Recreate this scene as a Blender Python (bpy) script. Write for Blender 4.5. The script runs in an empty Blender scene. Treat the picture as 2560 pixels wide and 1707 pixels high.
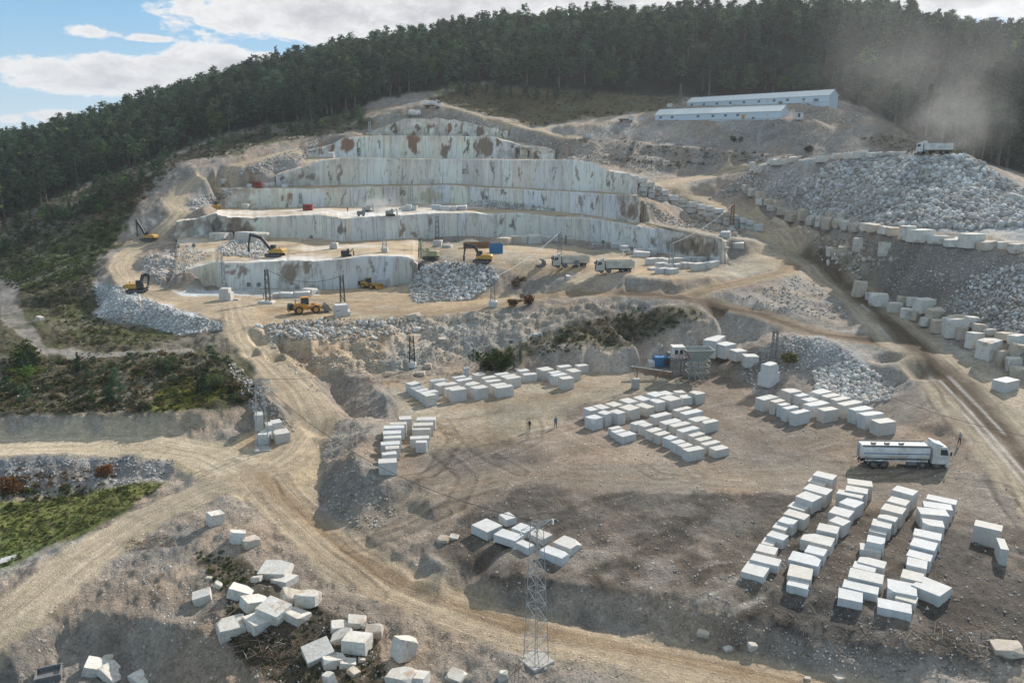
import bpy, math, random
import numpy as np
from mathutils import Vector, Matrix, geometry
from mathutils.bvhtree import BVHTree
R = math.radians
rng = np.random.default_rng(7); random.seed(7)
SC = bpy.context.scene
COL = SC.collection
# ---------------------------------------------------------------- camera
CH, TH, FP = 39.0, R(13.05), 2000.0
CT, ST = math.cos(TH), math.sin(TH)
cam = bpy.data.objects.new('camera', bpy.data.cameras.new('camera'))
COL.objects.link(cam)
cam.location = (0, 0, CH); cam.rotation_euler = (R(90)-TH, 0, 0)
cam.data.sensor_width = 36; cam.data.lens = FP/2560*36
cam.data.clip_start = 1; cam.data.clip_end = 30000
SC.camera = cam
# ---------------------------------------------------------------- light
SUN_EL, SUN_AZ = R(30), R(36)          # azimuth to the right of the view direction
sd = Vector((math.sin(SUN_AZ)*math.cos(SUN_EL), math.cos(SUN_AZ)*math.cos(SUN_EL), math.sin(SUN_EL)))
sl = bpy.data.lights.new('sun', 'SUN'); sl.energy = 4.3; sl.angle = R(.9); sl.color = (1, .94, .86)
so = bpy.data.objects.new('sun', sl); COL.objects.link(so)
so.rotation_euler = sd.to_track_quat('Z', 'Y').to_euler(); so.location = sd*300
SC.view_settings.view_transform = 'Standard'; SC.view_settings.look = 'None'
SC.view_settings.exposure = 0.44; SC.view_settings.gamma = 1
HAZE = .00011

class NT:
    """small helper that writes node trees"""
    def __init__(s, tree): s.t = tree; s.n = tree.nodes; s.l = tree.links
    def __call__(s, typ, ins=None, **kw):
        nd = s.n.new(typ)
        for k, v in kw.items(): setattr(nd, k, v)
        for k, v in (ins or {}).items(): s.set(nd.inputs[k], v)
        return nd
    def set(s, sock, v):
        if isinstance(v, bpy.types.NodeSocket): s.l.new(v, sock)
        elif isinstance(v, bpy.types.Node): s.l.new(v.outputs[0], sock)
        else:
            if isinstance(v, tuple) and len(v) == 3 and len(sock.default_value) == 4: v = (*v, 1)
            sock.default_value = v
    def math(s, op, a, b=0.0, c=None):
        d = {0: a, 1: b}
        if c is not None: d[2] = c
        return s('ShaderNodeMath', d, operation=op).outputs[0]
    def mix(s, f, a, b, bt='MIX'):
        m = s('ShaderNodeMix', data_type='RGBA', blend_type=bt)
        s.set(m.inputs[0], f); s.set(m.inputs[6], a); s.set(m.inputs[7], b)
        return m.outputs[2]
    def ramp(s, f, a, b, c0=0.0, c1=1.0):
        return s('ShaderNodeMapRange', {0: f, 1: a, 2: b, 3: c0, 4: c1}, clamp=True).outputs[0]
    def noise(s, scale, detail=4, rough=.55, vec=None, dist=0.0, dim='3D'):
        d = {'Scale': scale, 'Detail': detail, 'Roughness': rough, 'Distortion': dist}
        if vec is not None: d['Vector'] = vec
        return s('ShaderNodeTexNoise', d, noise_dimensions=dim).outputs[0]
    def mapping(s, vec, sc=(1, 1, 1), loc=(0, 0, 0)):
        return s('ShaderNodeMapping', {'Vector': vec, 'Scale': sc, 'Location': loc}).outputs[0]

# ---------------------------------------------------------------- sky with clouds
W = bpy.data.worlds.new('World'); SC.world = W; W.use_nodes = True
W.node_tree.nodes.clear()
N = NT(W.node_tree)
sky = N('ShaderNodeTexSky', sky_type='NISHITA', sun_disc=False, sun_elevation=SUN_EL, sun_rotation=SUN_AZ,
        altitude=900, air_density=1.0, dust_density=.8, ozone_density=1.2)
tc = N('ShaderNodeTexCoord').outputs['Generated']
sp = N('ShaderNodeSeparateXYZ', {0: tc})
X, Y, Z = sp.outputs[0], sp.outputs[1], sp.outputs[2]
az = N.math('ARCTAN2', X, Y)                        # radians right of the view
el = N.math('ARCSINE', Z)
def pix_dir(px, py):
    u, v = (px-1280)/FP, (py-853.5)/FP
    d = Vector((u, CT - v*ST, -ST - v*CT)).normalized()
    return math.atan2(d.x, d.y), math.asin(d.z)
vec = N('ShaderNodeCombineXYZ', {0: N.math('MULTIPLY', az, 3.2), 1: N.math('MULTIPLY', el, 7.0), 2: 0.0}).outputs[0]
n1 = N.noise(2.1, 8, .6, vec, .25)
n2 = N.noise(7.5, 8, .65, N.mapping(vec, loc=(3, 7, 1)), .3)
# cloud banks: centre pixel, half width, half height (pixels)
banks = [(800, 50, 390, 100), (1120, 60, 340, 150), (1500, 0, 420, 110), (2200, -20, 700, 130), (330, 205, 330, 62), (560, 175, 170, 60),
         (215, 82, 85, 20), (370, 98, 52, 11), (150, 295, 62, 24), (20, 300, 40, 18), (1700, -330, 900, 200), (900, -420, 700, 180), (-500, 100, 300, 90), (3200, 100, 500, 220), (2700, -500, 500, 200), (-400, -500, 500, 150)]
dens = None
for (px, py, rx, ry) in banks:
    wt = .5 if ry < 30 else 1.0
    a0, e0 = pix_dir(px, py)
    dx = N.math('MULTIPLY', N.math('SUBTRACT', az, a0), FP/rx)
    dy = N.math('MULTIPLY', N.math('SUBTRACT', el, e0), FP/ry)
    # flat base: the lower half falls off faster
    dy = N.math('MULTIPLY', dy, N.math('ADD', 1.0, N.math('MULTIPLY', N.math('LESS_THAN', dy, 0.0), .5)))
    q = N.math('SUBTRACT', 1.0, N.math('SQRT', N.math('ADD', N.math('MULTIPLY', dx, dx), N.math('MULTIPLY', dy, dy))))
    if wt < 1: q = N.math('MULTIPLY', q, wt)
    dens = q if dens is None else N.math('MAXIMUM', dens, q)
dens = N.math('ADD', dens, N.math('ADD', N.math('MULTIPLY', N.math('SUBTRACT', n1, .5), 1.15), N.math('MULTIPLY', N.math('SUBTRACT', n2, .5), 1.1)))
back = N.ramp(N.math('ABSOLUTE', N.math('SUBTRACT', az, SUN_AZ)), .5, 2.2, 1.0, .8)
cover = N.ramp(dens, .12, .27)
thick = N.ramp(N.math('ADD', dens, N.math('MULTIPLY', N.math('SUBTRACT', n2, .5), 1.1)), .3, 1.0)
cl = N.mix(thick, (6.6, 6.6, 6.65), (4.2, 4.25, 4.5))
skc = N.mix(1.0, sky.outputs[0], (1.5, 1.5, 1.45), 'MULTIPLY')
hz = N.ramp(el, .0, .17, 1.0, 0.0)
skc = N.mix(.9, skc, N.mix(hz, (1.35, 3.45, 5.6), (3.7, 5.1, 6.1)))
skc = N.mix(N.ramp(N.math('ADD', el, N.math('MULTIPLY', N.math('SUBTRACT', n1, .5), .8)), .34, .6, 0, .65), skc, (5.2, 5.1, 5.0))   # unseen cloud added above the view to make the ambient light more neutral
colr = N.mix(cover, skc, cl)
bg = N('ShaderNodeBackground', {'Color': colr, 'Strength': .098})
N('ShaderNodeOutputWorld', {'Surface': bg.outputs[0]})

# ---------------------------------------------------------------- small helpers
def at(px, py, z=None, Y=None):
    """point seen at a pixel of the photograph, on a level z or at a distance Y"""
    u, v = (px-1280)/FP, (py-853.5)/FP
    dx, dy, dz = u, CT - v*ST, -ST - v*CT
    t = (z-CH)/dz if z is not None else Y/dy
    return Vector((dx*t, dy*t, CH + dz*t))
def pix(P):
    """numpy (n,3) world -> pixel"""
    x, y, z = P[:, 0], P[:, 1], P[:, 2]-CH
    d = np.maximum(y*CT - z*ST, 1e-3); up = y*ST + z*CT
    return 1280 + FP*x/d, 853.5 - FP*up/d
def line(s):
    out = []
    for q in s.split():
        a = q.split(',')
        out.append(at(float(a[0]), float(a[1]), Y=float(a[2][1:])) if a[2][0] == 'Y' else at(float(a[0]), float(a[1]), z=float(a[2])))
    return out
def poly(s): return [tuple(map(float, q.split(','))) for q in s.split()]
def densify(pts, step=4.0):
    out = []
    for a, b in zip(pts[:-1], pts[1:]):
        n = max(1, int((b-a).length/step))
        out += [a.lerp(b, i/n) for i in range(n)]
    return out + [pts[-1]]
def _h(ix, iy, s):
    n = (ix.astype(np.int64)*374761393 + iy.astype(np.int64)*668265263 + s*144665) & 0x7fffffff
    n = ((n ^ (n >> 13))*1274126177) & 0x7fffffff
    return ((n ^ (n >> 16)) & 0xffff)/65535.0
def vnoise(x, y, s=0):
    ix, iy = np.floor(x), np.floor(y); fx, fy = x-ix, y-iy
    fx, fy = fx*fx*(3-2*fx), fy*fy*(3-2*fy)
    a, b, c, d = _h(ix, iy, s), _h(ix+1, iy, s), _h(ix, iy+1, s), _h(ix+1, iy+1, s)
    return (a*(1-fx)+b*fx)*(1-fy) + (c*(1-fx)+d*fx)*fy
def fbm(x, y, o=4, s=0, g=.5):
    r = 0; A = 1; T = 0
    for k in range(o):
        r = r + A*(vnoise(x*2**k + 17.3*k, y*2**k - 9.1*k, s+k) - .5); T += A; A *= g
    return r/T*2
def inpoly(px, py, pl):
    r = np.zeros(px.shape, bool); n = len(pl)
    for i in range(n):
        x1, y1 = pl[i][:2]; x2, y2 = pl[(i+1) % n][:2]
        if y1 == y2: continue
        c = ((y1 > py) != (y2 > py)) & (px < (x2-x1)*(py-y1)/(y2-y1) + x1)
        r ^= c
    return r
def linedist(x, y, pts):
    """distance to a plan polyline and signed side"""
    D = np.full(x.shape, 1e9); S = np.zeros(x.shape)
    for a, b in zip(pts[:-1], pts[1:]):
        ux, uy = b.x-a.x, b.y-a.y; L = ux*ux+uy*uy+1e-9
        t = np.clip(((x-a.x)*ux + (y-a.y)*uy)/L, 0, 1)
        ex, ey = x-a.x-t*ux, y-a.y-t*uy; d = np.hypot(ex, ey)
        m = d < D; D[m] = d[m]; S[m] = np.sign(ux*ey-uy*ex)[m]
    return D, S
def np_mesh(name, V, F, attrs=None, smooth=False):
    """mesh from numpy vertices and equal-sized faces"""
    me = bpy.data.meshes.new(name)
    V = np.asarray(V, np.float32); F = np.asarray(F, np.int32); k = F.shape[1]
    me.vertices.add(len(V)); me.vertices.foreach_set('co', V.ravel())
    me.loops.add(F.size); me.loops.foreach_set('vertex_index', F.ravel())
    me.polygons.add(len(F)); me.polygons.foreach_set('loop_start', np.arange(0, F.size, k, dtype=np.int32))
    me.polygons.foreach_set('loop_total', np.full(len(F), k, np.int32))
    if smooth: me.polygons.foreach_set('use_smooth', np.ones(len(F), bool))
    me.update(calc_edges=True)
    for an, (ty, a) in (attrs or {}).items():
        at_ = me.attributes.new(an, ty, 'POINT')
        if ty == 'FLOAT': at_.data.foreach_set('value', np.asarray(a, np.float32).ravel())
        elif ty == 'FLOAT_COLOR':
            c = np.ones((len(V), 4), np.float32); c[:, :3] = a
            at_.data.foreach_set('color', c.ravel())
    return me
def obj(name, me, mat=None, parent=None, loc=None, rot=None):
    o = bpy.data.objects.new(name, me); COL.objects.link(o)
    if mat is not None and me is not None and len(me.materials) == 0: me.materials.append(mat)
    if parent is not None: o.parent = parent
    if loc is not None: o.location = loc
    if rot is not None: o.rotation_euler = rot
    return o
def tag(o, label=None, cat=None, group=None, kind=None):
    if label: o['label'] = label
    if cat: o['category'] = cat
    if group: o['group'] = group
    if kind: o['kind'] = kind
    return o
def thing(name, label, cat, loc, rz=0.0, group=None):
    o = obj(name, None, loc=loc, rot=(0, 0, rz)); return tag(o, label, cat, group)
def copy_tree(o, parent=None):
    c = o.copy(); COL.objects.link(c)
    if parent is not None: c.parent = parent
    for ch in list(o.children): copy_tree(ch, c)
    return c
MATS = {}
def mat(name, col, rough=.8, metal=0.0, var=.25, scale=3.0, bump=0.0, spec=.3, dirt=0.0):
    """plain surface with procedural variation"""
    if name in MATS: return MATS[name]
    m = bpy.data.materials.new(name); m.use_nodes = True; m.node_tree.nodes.clear(); n = NT(m.node_tree)
    oc = n('ShaderNodeTexCoord').outputs['Object']
    a = n.noise(scale, 5, .6, oc); c = n.mix(n.ramp(a, .3, .7), tuple(x*(1-var) for x in col), tuple(min(1, x*(1+var)) for x in col))
    if dirt:
        d = n.ramp(n.noise(scale*.6, 6, .7, n.mapping(oc, loc=(5, 2, 9))), .62-dirt*.3, .75)
        c = n.mix(n.math('MULTIPLY', d, .75), c, (.3, .23, .16))
    p = n('ShaderNodeBsdfPrincipled', {'Base Color': c, 'Roughness': rough, 'Metallic': metal, 'Specular IOR Level': spec})
    if bump: n.set(p.inputs['Normal'], n('ShaderNodeBump', {'Strength': bump, 'Distance': .1, 'Height': n.noise(scale*4, 5, .6, oc)}).outputs[0])
    n('ShaderNodeOutputMaterial', {0: p.outputs[0]})
    MATS[name] = m; return m
# ---------------------------------------------------------------- quarry walls (pixel x, pixel y of top, of foot, distance)
WALLS = [
 '419,718,721,203 436,688,719,204 470,673,717,206 533,655,713,209 540,655,713,209 553,657,724,202 619,658,721,203 661,654,720,204 725,654,723,202.5 800,653,722,203 850,648,721,203.5 924,640,718,205 1002,641,712,209 1030,648,705,206 1045,662,690,203',
 '440,556,592,257 480,548,592,257 527,536,593,257 576,540,593,256 649,543,593,256 717,540,595,255 780,537,594,256 804,537,596,254 864,547,604,245 900,544,602,247 988,539,597,252 1067,534,594,257 1089,533,592,260 1187,532,590,263 1218,537,592,261 1300,533,591,263 1388,543,592,260 1466,546,602,248 1546,558,613,236 1637,572,629,219 1720,583,643,208 1794,594,655,196 1806,600,657,193 1816,604,650,197',
 '541,470,518,300 563,471,520,298 612,472,519,299 710,471,519,299 780,472,518,300 890,468,516,304 1001,466,511,312 1023,465,510,314 1112,462.5,509,314 1200,468,512,306 1250,471,518,297 1300,473.5,521,290 1360,477,526,279 1388,478,528,273 1449,481,533.6,261 1499,484,540,250 1557,489,549,238 1600,493,556,230',
 '690,437,466,305 718,430,465,307 755,418,463,309 799,402,463,309 864,394.5,462,312 1001,397,459,318 1125,398,458,319 1222,399,465,308 1300,399.7,468.5,297 1388,399.5,474,280 1424,399.6,475.5,274 1479,406,478,266 1521,427,480,258 1570,435,485,250 1592,448,487,246',
 '765,376,393,334 809,372,393,336 857,345,394,338 961,339,395,339 1125,340,397,341 1233,342,397,341 1266,353,398,340 1305,366,398,339 1388,373,399,334',
 '915,332,338,350 930,328,338,350 1007,297,339,353 1106,295,340,354 1161,304,341,354 1233,320,342,352 1270,328,345,349']
class Wall:
    def __init__(s, txt):
        a = np.array(poly(txt)); s.a = a; s.x0, s.x1 = a[0, 0], a[-1, 0]
    def g(s, px):
        return [np.interp(px, s.a[:, 0], s.a[:, k]) for k in (1, 2, 3)]
    def top(s, px): yt, yb, Y = s.g(px); return at(px, yt, Y=Y)
    def bot(s, px): yt, yb, Y = s.g(px); return at(px, yb, Y=Y)
WL = [Wall(t) for t in WALLS]
FLOORS = []                                    # plan polygon of each bench floor with mean height
for i in range(5):
    a, b = WL[i], WL[i+1]
    x0, x1 = max(a.x0, b.x0), min(a.x1, b.x1)
    xs = np.linspace(x0, x1, 60)
    FLOORS.append(([a.top(x) for x in xs], [b.bot(x) for x in xs], xs))

# ---------------------------------------------------------------- roads: centre line and half width
ROADS = {
 'A': ('-120,1112,-2.3 0,1116,-2.3 200,1112,-2.2 400,1112,-2 520,1134,-2 640,1190,-2', 4.2),
 'B': ('-60,1620,-5.2 60,1520,-4.6 200,1400,-4 350,1300,-3.4 500,1230,-2.6 640,1195,-2', 3.3),
 'C': ('640,1190,-2 740,1290,-2.3 860,1390,-2.6 1000,1470,-2.9 1200,1545,-3 1400,1595,-3 1700,1660,-3 2000,1725,-3 2250,1790,-3', 3.2),
 'D': ('640,1190,-2 740,1130,-1.6 795,1050,-.4 751,980,1.2 675,903,3 620,849,4.5 599,795,6 590,760,6.3', 3.6),
 'E': ('860,1390,-2.6 925,1345,-2 1045,1280,-.9 1143,1219,-.1 1306,1181,0 1633,1197,0 2068,1181,0 2350,1200,0', 3.5),
 'F': ('2800,1420,-.5 2560,1150,1 2450,1030,2.5 2300,880,5.5 2180,770,8.5 2090,700,11 2010,640,13.7', 5.4),
 'G': ('2010,640,13.7 1960,680,12.9 1850,705,12 1710,738,10.6 1553,734,10 1368,741,8.2 1220,767,6.7 1100,782,6.2 924,778,6 850,770,6', 3.2),
 'g': ('1340,745,8 1423,708,10.8 1497,682,12.6 1560,674,13.2', 3.0),
 'H': ('1560,735,10 1710,746,10.2 1885,782,8.4 2033,830,6.6 2181,854,5.8 2300,880,5.5', 3.2),
 'I': ('2010,640,13.7 1980,600,16 1915,567,18.6 1850,540,21.3 1775,510,24.5 1700,481,Y264 1664,458,Y275 1720,448,Y290 1800,438,Y298 1880,428,Y296', 5.2),
 'J': ('1585,553,20.4 1665,570,19.9 1794,588,19 1880,600,17 1960,622,14.8', 3.4),
 'L': ('1100,262,Y372 1142,270,Y365 1216,292,Y360 1307,317,Y352 1398,337,Y345 1440,344,Y341', 2.6),
 'l': ('1345,322,Y352 1400,314,Y362 1500,296,Y368 1600,285,Y372', 2.4),
 'M': ('700,760,6 420,745,6.3 325,705,7.3 300,668,8.6 320,632,10.3 372,603,12.6 420,560,Y262 452,530,Y270 430,507,Y278 460,472,Y288 503,433,Y294 546,423,Y300 600,410,Y310 690,388,Y324 745,374,Y334', 3.6),
}
ROADP = {k: (line(s), w) for k, (s, w) in ROADS.items()}
# ---------------------------------------------------------------- terrain control lines (pixel x, pixel y, height or Y distance)
TL = '''
870,935,.6 930,955,.6 965,1000,.4 975,1040,.4 925,1080,1.0 880,1125,1.3 905,1180,1.7 965,1200,1.4 1050,1238,.8
1000,1030,.1 985,1100,.1 1000,1160,.2
835,985,-2.4 860,1032,-2.7 900,1062,-2.4
800,1095,-2.2 800,1208,-2.4 830,1320,-2.6 915,1342,-2.4 1003,1306,-1.4 1080,1250,-.3
1000,950,0 1150,945,0 1300,930,0 1450,935,0 1600,935,0 1700,950,0
1050,1040,0 1300,1060,0 1600,1060,0 1900,1060,0 2200,1050,.2 2350,1090,.4
1100,1150,0 1500,1280,0 1900,1300,0 2300,1300,0 2560,1330,0
1300,1340,-.3 1600,1400,-.2 1900,1460,0 2200,1500,0 2500,1480,.1
1052,1368,-1.5 1120,1400,-.7 1230,1430,-.6 1400,1450,-.7 1620,1480,-.7 1850,1530,-.8 2050,1580,-.8 2300,1620,-.6 2700,1620,-.4
1035,1400,-2.1 1095,1455,-2.4 1230,1500,-2.6 1400,1540,-2.9 1620,1580,-3 1850,1640,-3 2100,1700,-2.9
2300,1680,-1.8 2560,1680,-1.5 2700,1720,-1.8 2300,1800,-2.6
0,1140,-2.3 300,1135,-2.2 430,1150,-2.1 500,1185,-2.2
-60,1230,-5 0,1235,-5 150,1240,-4.8 300,1205,-4.2 400,1200,-3.6
0,1430,-5 150,1360,-4.4 300,1285,-3.6
-60,1450,-5.2 0,1440,-5.1
540,1290,-2 640,1340,-2.2 760,1430,-2.6 860,1490,-2.8
350,1365,-3.7 220,1450,-4.2 90,1580,-4.9
480,1390,-2.6 560,1350,-1.9
300,1540,-4.2 420,1560,-3.8 500,1580,-3.6 600,1640,-3.8 660,1720,-4
60,1640,-5.6 150,1640,-6.4 260,1640,-7 350,1680,-7.2 420,1760,-7.4
60,1720,-7 200,1720,-7.4 350,1760,-7.5
560,1500,-2.9 700,1560,-3 850,1590,-3 950,1640,-3.2 750,1700,-3.6 1100,1690,-3.3 1350,1660,-3 1500,1707,-3
640,816,6 762,800,6.1 893,797,6 1045,786,6 1176,775,6.5 1306,764,7.4 1448,750,9 1567,742,10 1698,756,10 1790,778,8.8
640,846,4.5 700,842,4.7 770,850,4.4
655,888,1.0 700,906,.3 760,908,.3
640,905,1.8 690,930,.2 850,935,0 947,930,0 1078,918,0 1175,898,.8 1260,884,2.2 1360,876,3 1460,876,3.3
1040,858,3 1250,830,4.6 1400,820,5.6 1560,800,6.8 1690,800,7.6
1460,878,3.4 1527,885,3.2 1590,864,4.2 1650,840,5.6 1712,815,7.6 1790,800,8.2
1470,925,0 1540,930,0 1610,925,0 1690,920,0 1780,935,0
1600,908,Y149 1720,880,Y150 1790,868,Y149
1800,920,Y146 1850,930,0 1800,850,Y156 1860,830,7.6
2051,841,Y139 1960,838,Y141 1905,870,Y140
2150,893,Y134 2220,930,2.2
1830,945,.2 1900,985,.3 2000,1012,.2 2150,1012,.3 2240,975,1.2 2300,960,2
1900,930,Y135 1960,930,Y133 2060,940,Y131
380,768,6.2 470,790,6 545,800,5.8
250,760,Y204 250,800,Y182 350,818,Y171 450,838,Y161 545,826,Y158
280,720,7 310,750,6.6
100,800,Y180 200,850,Y161 420,846,Y157 480,870,Y148
-60,880,Y151 0,870,Y151 130,880,Y150 250,885,Y147 420,872,Y148 560,880,Y139
20,720,Y222 40,790,Y190 -60,760,Y210
60,1000,Y124 300,975,Y127 550,955,Y130 650,985,Y122
-80,1045,Y115 0,1045,Y115 200,1035,Y115.5 400,1035,Y115 550,1012,Y119 625,1003,Y121.5
-80,1090,-2 0,1091,-2 200,1088,-1.9 400,1086,-1.7 540,1072,-1.3 640,1060,-1
690,1000,Y118 730,1060,-1
240,700,Y219 170,620,Y255 250,560,Y268 330,500,Y284 380,440,Y298 450,403,Y308 550,393,Y316 690,352,Y345 800,342,Y352
0,700,Y232 100,700,Y226 0,560,Y298 100,560,Y285 200,500,Y300 -200,560,Y290 -200,700,Y240
0,440,Y390 200,425,Y375 400,385,Y376 640,318,Y396 800,312,Y378 900,282,Y382 -300,470,Y400
300,470,Y315 500,380,Y345 620,350,Y362
380,680,9.5 450,660,12.4 520,640,13 
372,640,11 400,625,13
400,598,13.4 440,592,14 560,615,13.3 700,625,13.2 840,625,13.2
470,560,Y256 500,520,Y262 560,505,Y285
440,610,13.2 500,640,13
470,500,Y283 520,485,Y289 560,470,Y297
540,462,Y292 560,448,Y300 640,440,Y304 690,436,Y306
740,400,Y316 800,385,Y330
700,395,Y320 780,368,Y336 850,340,Y342 920,325,Y352
1050,620,13.4 1200,640,13.4 1400,660,13.3 1600,672,13.3 1780,680,12.8 1880,670,12.8
1060,652,12.9 1150,655,12.9 1230,664,12.8 1270,680,11.4 1330,690,10.9 1400,690,11.2 1480,688,12.2 1560,690,12.9 1700,705,12.6 1840,690,12.6
1020,712,6.3 1080,750,6.2 1200,750,6.5 1300,738,7.4
1420,725,9.4 1560,718,11 1700,722,11.2
1810,660,13.2 1830,640,14 1850,600,17.6
1830,620,16 1880,635,14.6
1930,720,11.6 2050,760,9.2 1850,745,10.2 2000,790,8.2
1600,495,27.4 1660,512,Y249
1640,525,Y238 1700,557,Y243 1760,572,Y237 1830,582,Y231
1612,545,Y232 1660,552,Y237
1592,450,31.8 1570,437,33.4 1525,428,34.4 1480,407,Y268 1424,400,Y278
1600,436,Y300 1500,420,Y310 1450,402,Y318
1700,440,Y306 1800,425,Y310 1650,420,Y318 1550,405,Y322
1440,384,Y330 1560,378,Y322 1700,393,Y314 1850,404,Y300 1900,408,Y290
1440,362,Y334 1560,354,Y331 1700,366,Y322 1850,382,Y306 2000,398,Y294 2120,395,Y290
1390,344,Y344 1480,345,Y340 1600,352,Y338 1750,365,Y326 1900,380,Y312 2060,384,Y300 2200,385,Y296
1400,310,Y352 1640,305,Y357 1800,304,Y340 1960,302,Y323 2040,300,Y322
2040,300,Y326 2140,345,Y312 2250,380,Y300
1690,272,Y386 1850,266,Y364 2080,260,Y334 2170,292,Y330
1640,290,Y366 1800,288,Y352 1980,287,Y334 2100,300,Y328
1500,290,Y372 1620,272,Y378 1690,250,Y400 2080,236,Y395
1300,300,Y370 1400,285,Y385 1270,280,Y388
1180,250,Y398 1300,225,Y410 1450,222,Y416 1600,230,Y412 1750,232,Y408 2000,232,Y404 2150,250,Y396
1000,270,Y364 1060,258,Y368 1100,252,Y374
960,290,Y360 930,280,Y375 1080,248,Y392
2300,330,Y345 2420,370,Y300 2560,420,Y270 2760,440,Y270
2240,400,Y275 2400,430,Y255 2560,455,Y235 2760,480,Y230
1880,500,25.5 1905,519,24 1956,541,22 2018,563,20.5 2065,574,20.8 2160,585,21.5 2250,590,22.3 2340,600,22 2430,612,21.5 2560,632,20.8 2760,650,20
1800,470,Y292 1880,490,Y276 1870,470,Y285
1885,418,Y268 1925,403,Y262 2000,398,Y250 2060,393,Y240 2150,386,Y230 2250,382,Y222 2330,385,Y214 2400,386,Y210 2460,410,Y206
2460,410,Y206 2520,460,Y202 2600,500,Y196 2700,520,Y190
1960,420,Y275 2100,388,Y255 2250,384,Y240 2340,384,Y232 2420,390,Y224
2300,470,Y195 2450,500,Y188 2200,470,Y206 2050,470,Y226
2138,715,Y175 2240,745,Y163 2336,775,Y150 2425,800,Y142 2499,840,Y131 2560,875,Y127 2760,1000,Y110
2138,736,10 2199,762,9 2240,780,8.3 2277,795,7.8 2336,828,7 2425,865,6 2499,906,5 2560,950,4 2760,1100,2
2050,660,13.2 2100,690,12 
2060,600,Y199 2100,640,Y190 2150,690,Y178
2250,610,Y172 2380,700,Y158 2500,740,Y146
2360,900,5.4 2500,1000,3.4
'''
OUT = [(-420, 60, -4), (-420, 150, 0), (-420, 260, 5), (-420, 380, 18), (-300, 90, -4), (-160, 40, -8), (0, 36, -5), (160, 40, -3), (300, 70, 4), (300, 150, 16), (320, 220, 34), (380, 300, 50), (460, 400, 70),
       (220, 40, -3), (-90, 44, -8), (90, 40, -4)]
# forest ground ridge: pixel of the ground under the ridge trees, and distance
RIDGE = '-500,420,Y560 -200,430,Y560 0,392,Y560 150,362,Y560 330,296,Y560 480,258,Y560 660,212,Y560 830,168,Y560 1000,140,Y560 1180,104,Y560 1350,92,Y550 1450,85,Y540 1640,84,Y520 1860,82,Y500 2060,66,Y480 2200,74,Y460 2330,112,Y440 2470,140,Y420 2600,150,Y400 2900,160,Y380'
pts = []
for s in TL.strip().split('\n'): pts += densify(line(s), 3.5)
for k, (p, w) in ROADP.items():
    for i, q in enumerate(p):
        a, b = p[max(i-1, 0)], p[min(i+1, len(p)-1)]
        t = Vector((b.x-a.x, b.y-a.y, 0)).normalized(); nrm = Vector((-t.y, t.x, 0))
        pts.append(q)
    dp = densify(p, 4)
    for i, q in enumerate(dp):
        a, b = dp[max(i-1, 0)], dp[min(i+1, len(dp)-1)]
        t = Vector((b.x-a.x, b.y-a.y, 0)).normalized(); nrm = Vector((-t.y, t.x, 0))
        pts += [q, q+nrm*w, q-nrm*w]
rd = line(RIDGE)
pts += densify(rd, 12)
for q in rd:                                   # back of the ridge drops away
    f = 1 + 160/q.y
    pts.append(Vector((q.x*f, q.y*f, q.z-45))); f = 1+420/q.y
    pts.append(Vector((q.x*f, q.y*f, 0)))
    pts.append(Vector((q.x*.86, q.y*.86, q.z*.80+CH*.2-2)))
# the block retaining wall along the ramp: foot and head
PL = [(1565, 252), (1620, 254), (1690, 262), (1775, 244), (1850, 236), (1915, 231)]
TOPL = [(1572, 437), (1612, 446), (1651, 467), (1692, 492), (1739, 507), (1789, 518), (1828, 533), (1886, 554), (1900, 562)]
BOTL = [(1572, 481), (1612, 492), (1651, 503), (1668, 505), (1690, 540), (1734, 549), (1790, 557), (1828, 568), (1886, 578), (1900, 580)]
fy = lambda L, x: float(np.interp(x, [p[0] for p in L], [p[1] for p in L]))
RW = []
for x in range(1600, 1900, 8):
    q = at(x, fy(BOTL, x), Y=fy(PL, x)); h = at(x, fy(TOPL, x), Y=fy(PL, x)); RW.append((q, h))
    pts += [q+Vector((0, d, -.4)) for d in (-1.2, -2.8, -4.4)] + [h+Vector((0, d, -.5)) for d in (3.0, 4.6)]
for x, y, z in OUT: pts.append(Vector((x, y, z)))
for a in range(-60, 61, 6):                    # far country
    for r, z in ((1500, 0), (2600, 10), (5800, 40)):
        pts.append(Vector((r*math.sin(R(a)), r*math.cos(R(a)), z)))
for px, py in ((-900, 330), (-500, 322), (-200, 318), (0, 317), (40, 320), (100, 325), (170, 345), (300, 370)):
    q = at(px, py, Y=4200); pts.append(q); pts.append(Vector((q.x*1.2, q.y*1.2, 60))); pts.append(Vector((q.x*.85, q.y*.85, 20)))
# bench floors: terrain runs a little below them
wall_pts = []
co = np.array([(p.x, p.y) for p in pts])
keep = np.ones(len(pts), bool)
for (fr, bk, xs) in FLOORS:
    pl = [(p.x, p.y) for p in fr] + [(p.x, p.y) for p in reversed(bk)]
    keep &= ~inpoly(co[:, 0], co[:, 1], pl)
    for a, b in zip(fr, bk):
        for t in (.25, .5, .75): wall_pts.append(a.lerp(b, t) - Vector((0, 0, 1.2)))
# foot and head of every wall
for i, w in enumerate(WL):
    for x in np.linspace(w.x0, w.x1, 90):
        q = w.bot(x); h = 0 if i == 0 or (i == 1 and x > 1040) else -1.1
        for d in (1.3, 3.5): wall_pts.append(q + Vector((0, -d, h)))
        q = w.top(x); wall_pts.append(q + Vector((0, 3.5, -1.2)))
pts = [p for p, k in zip(pts, keep) if k] + wall_pts
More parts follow.
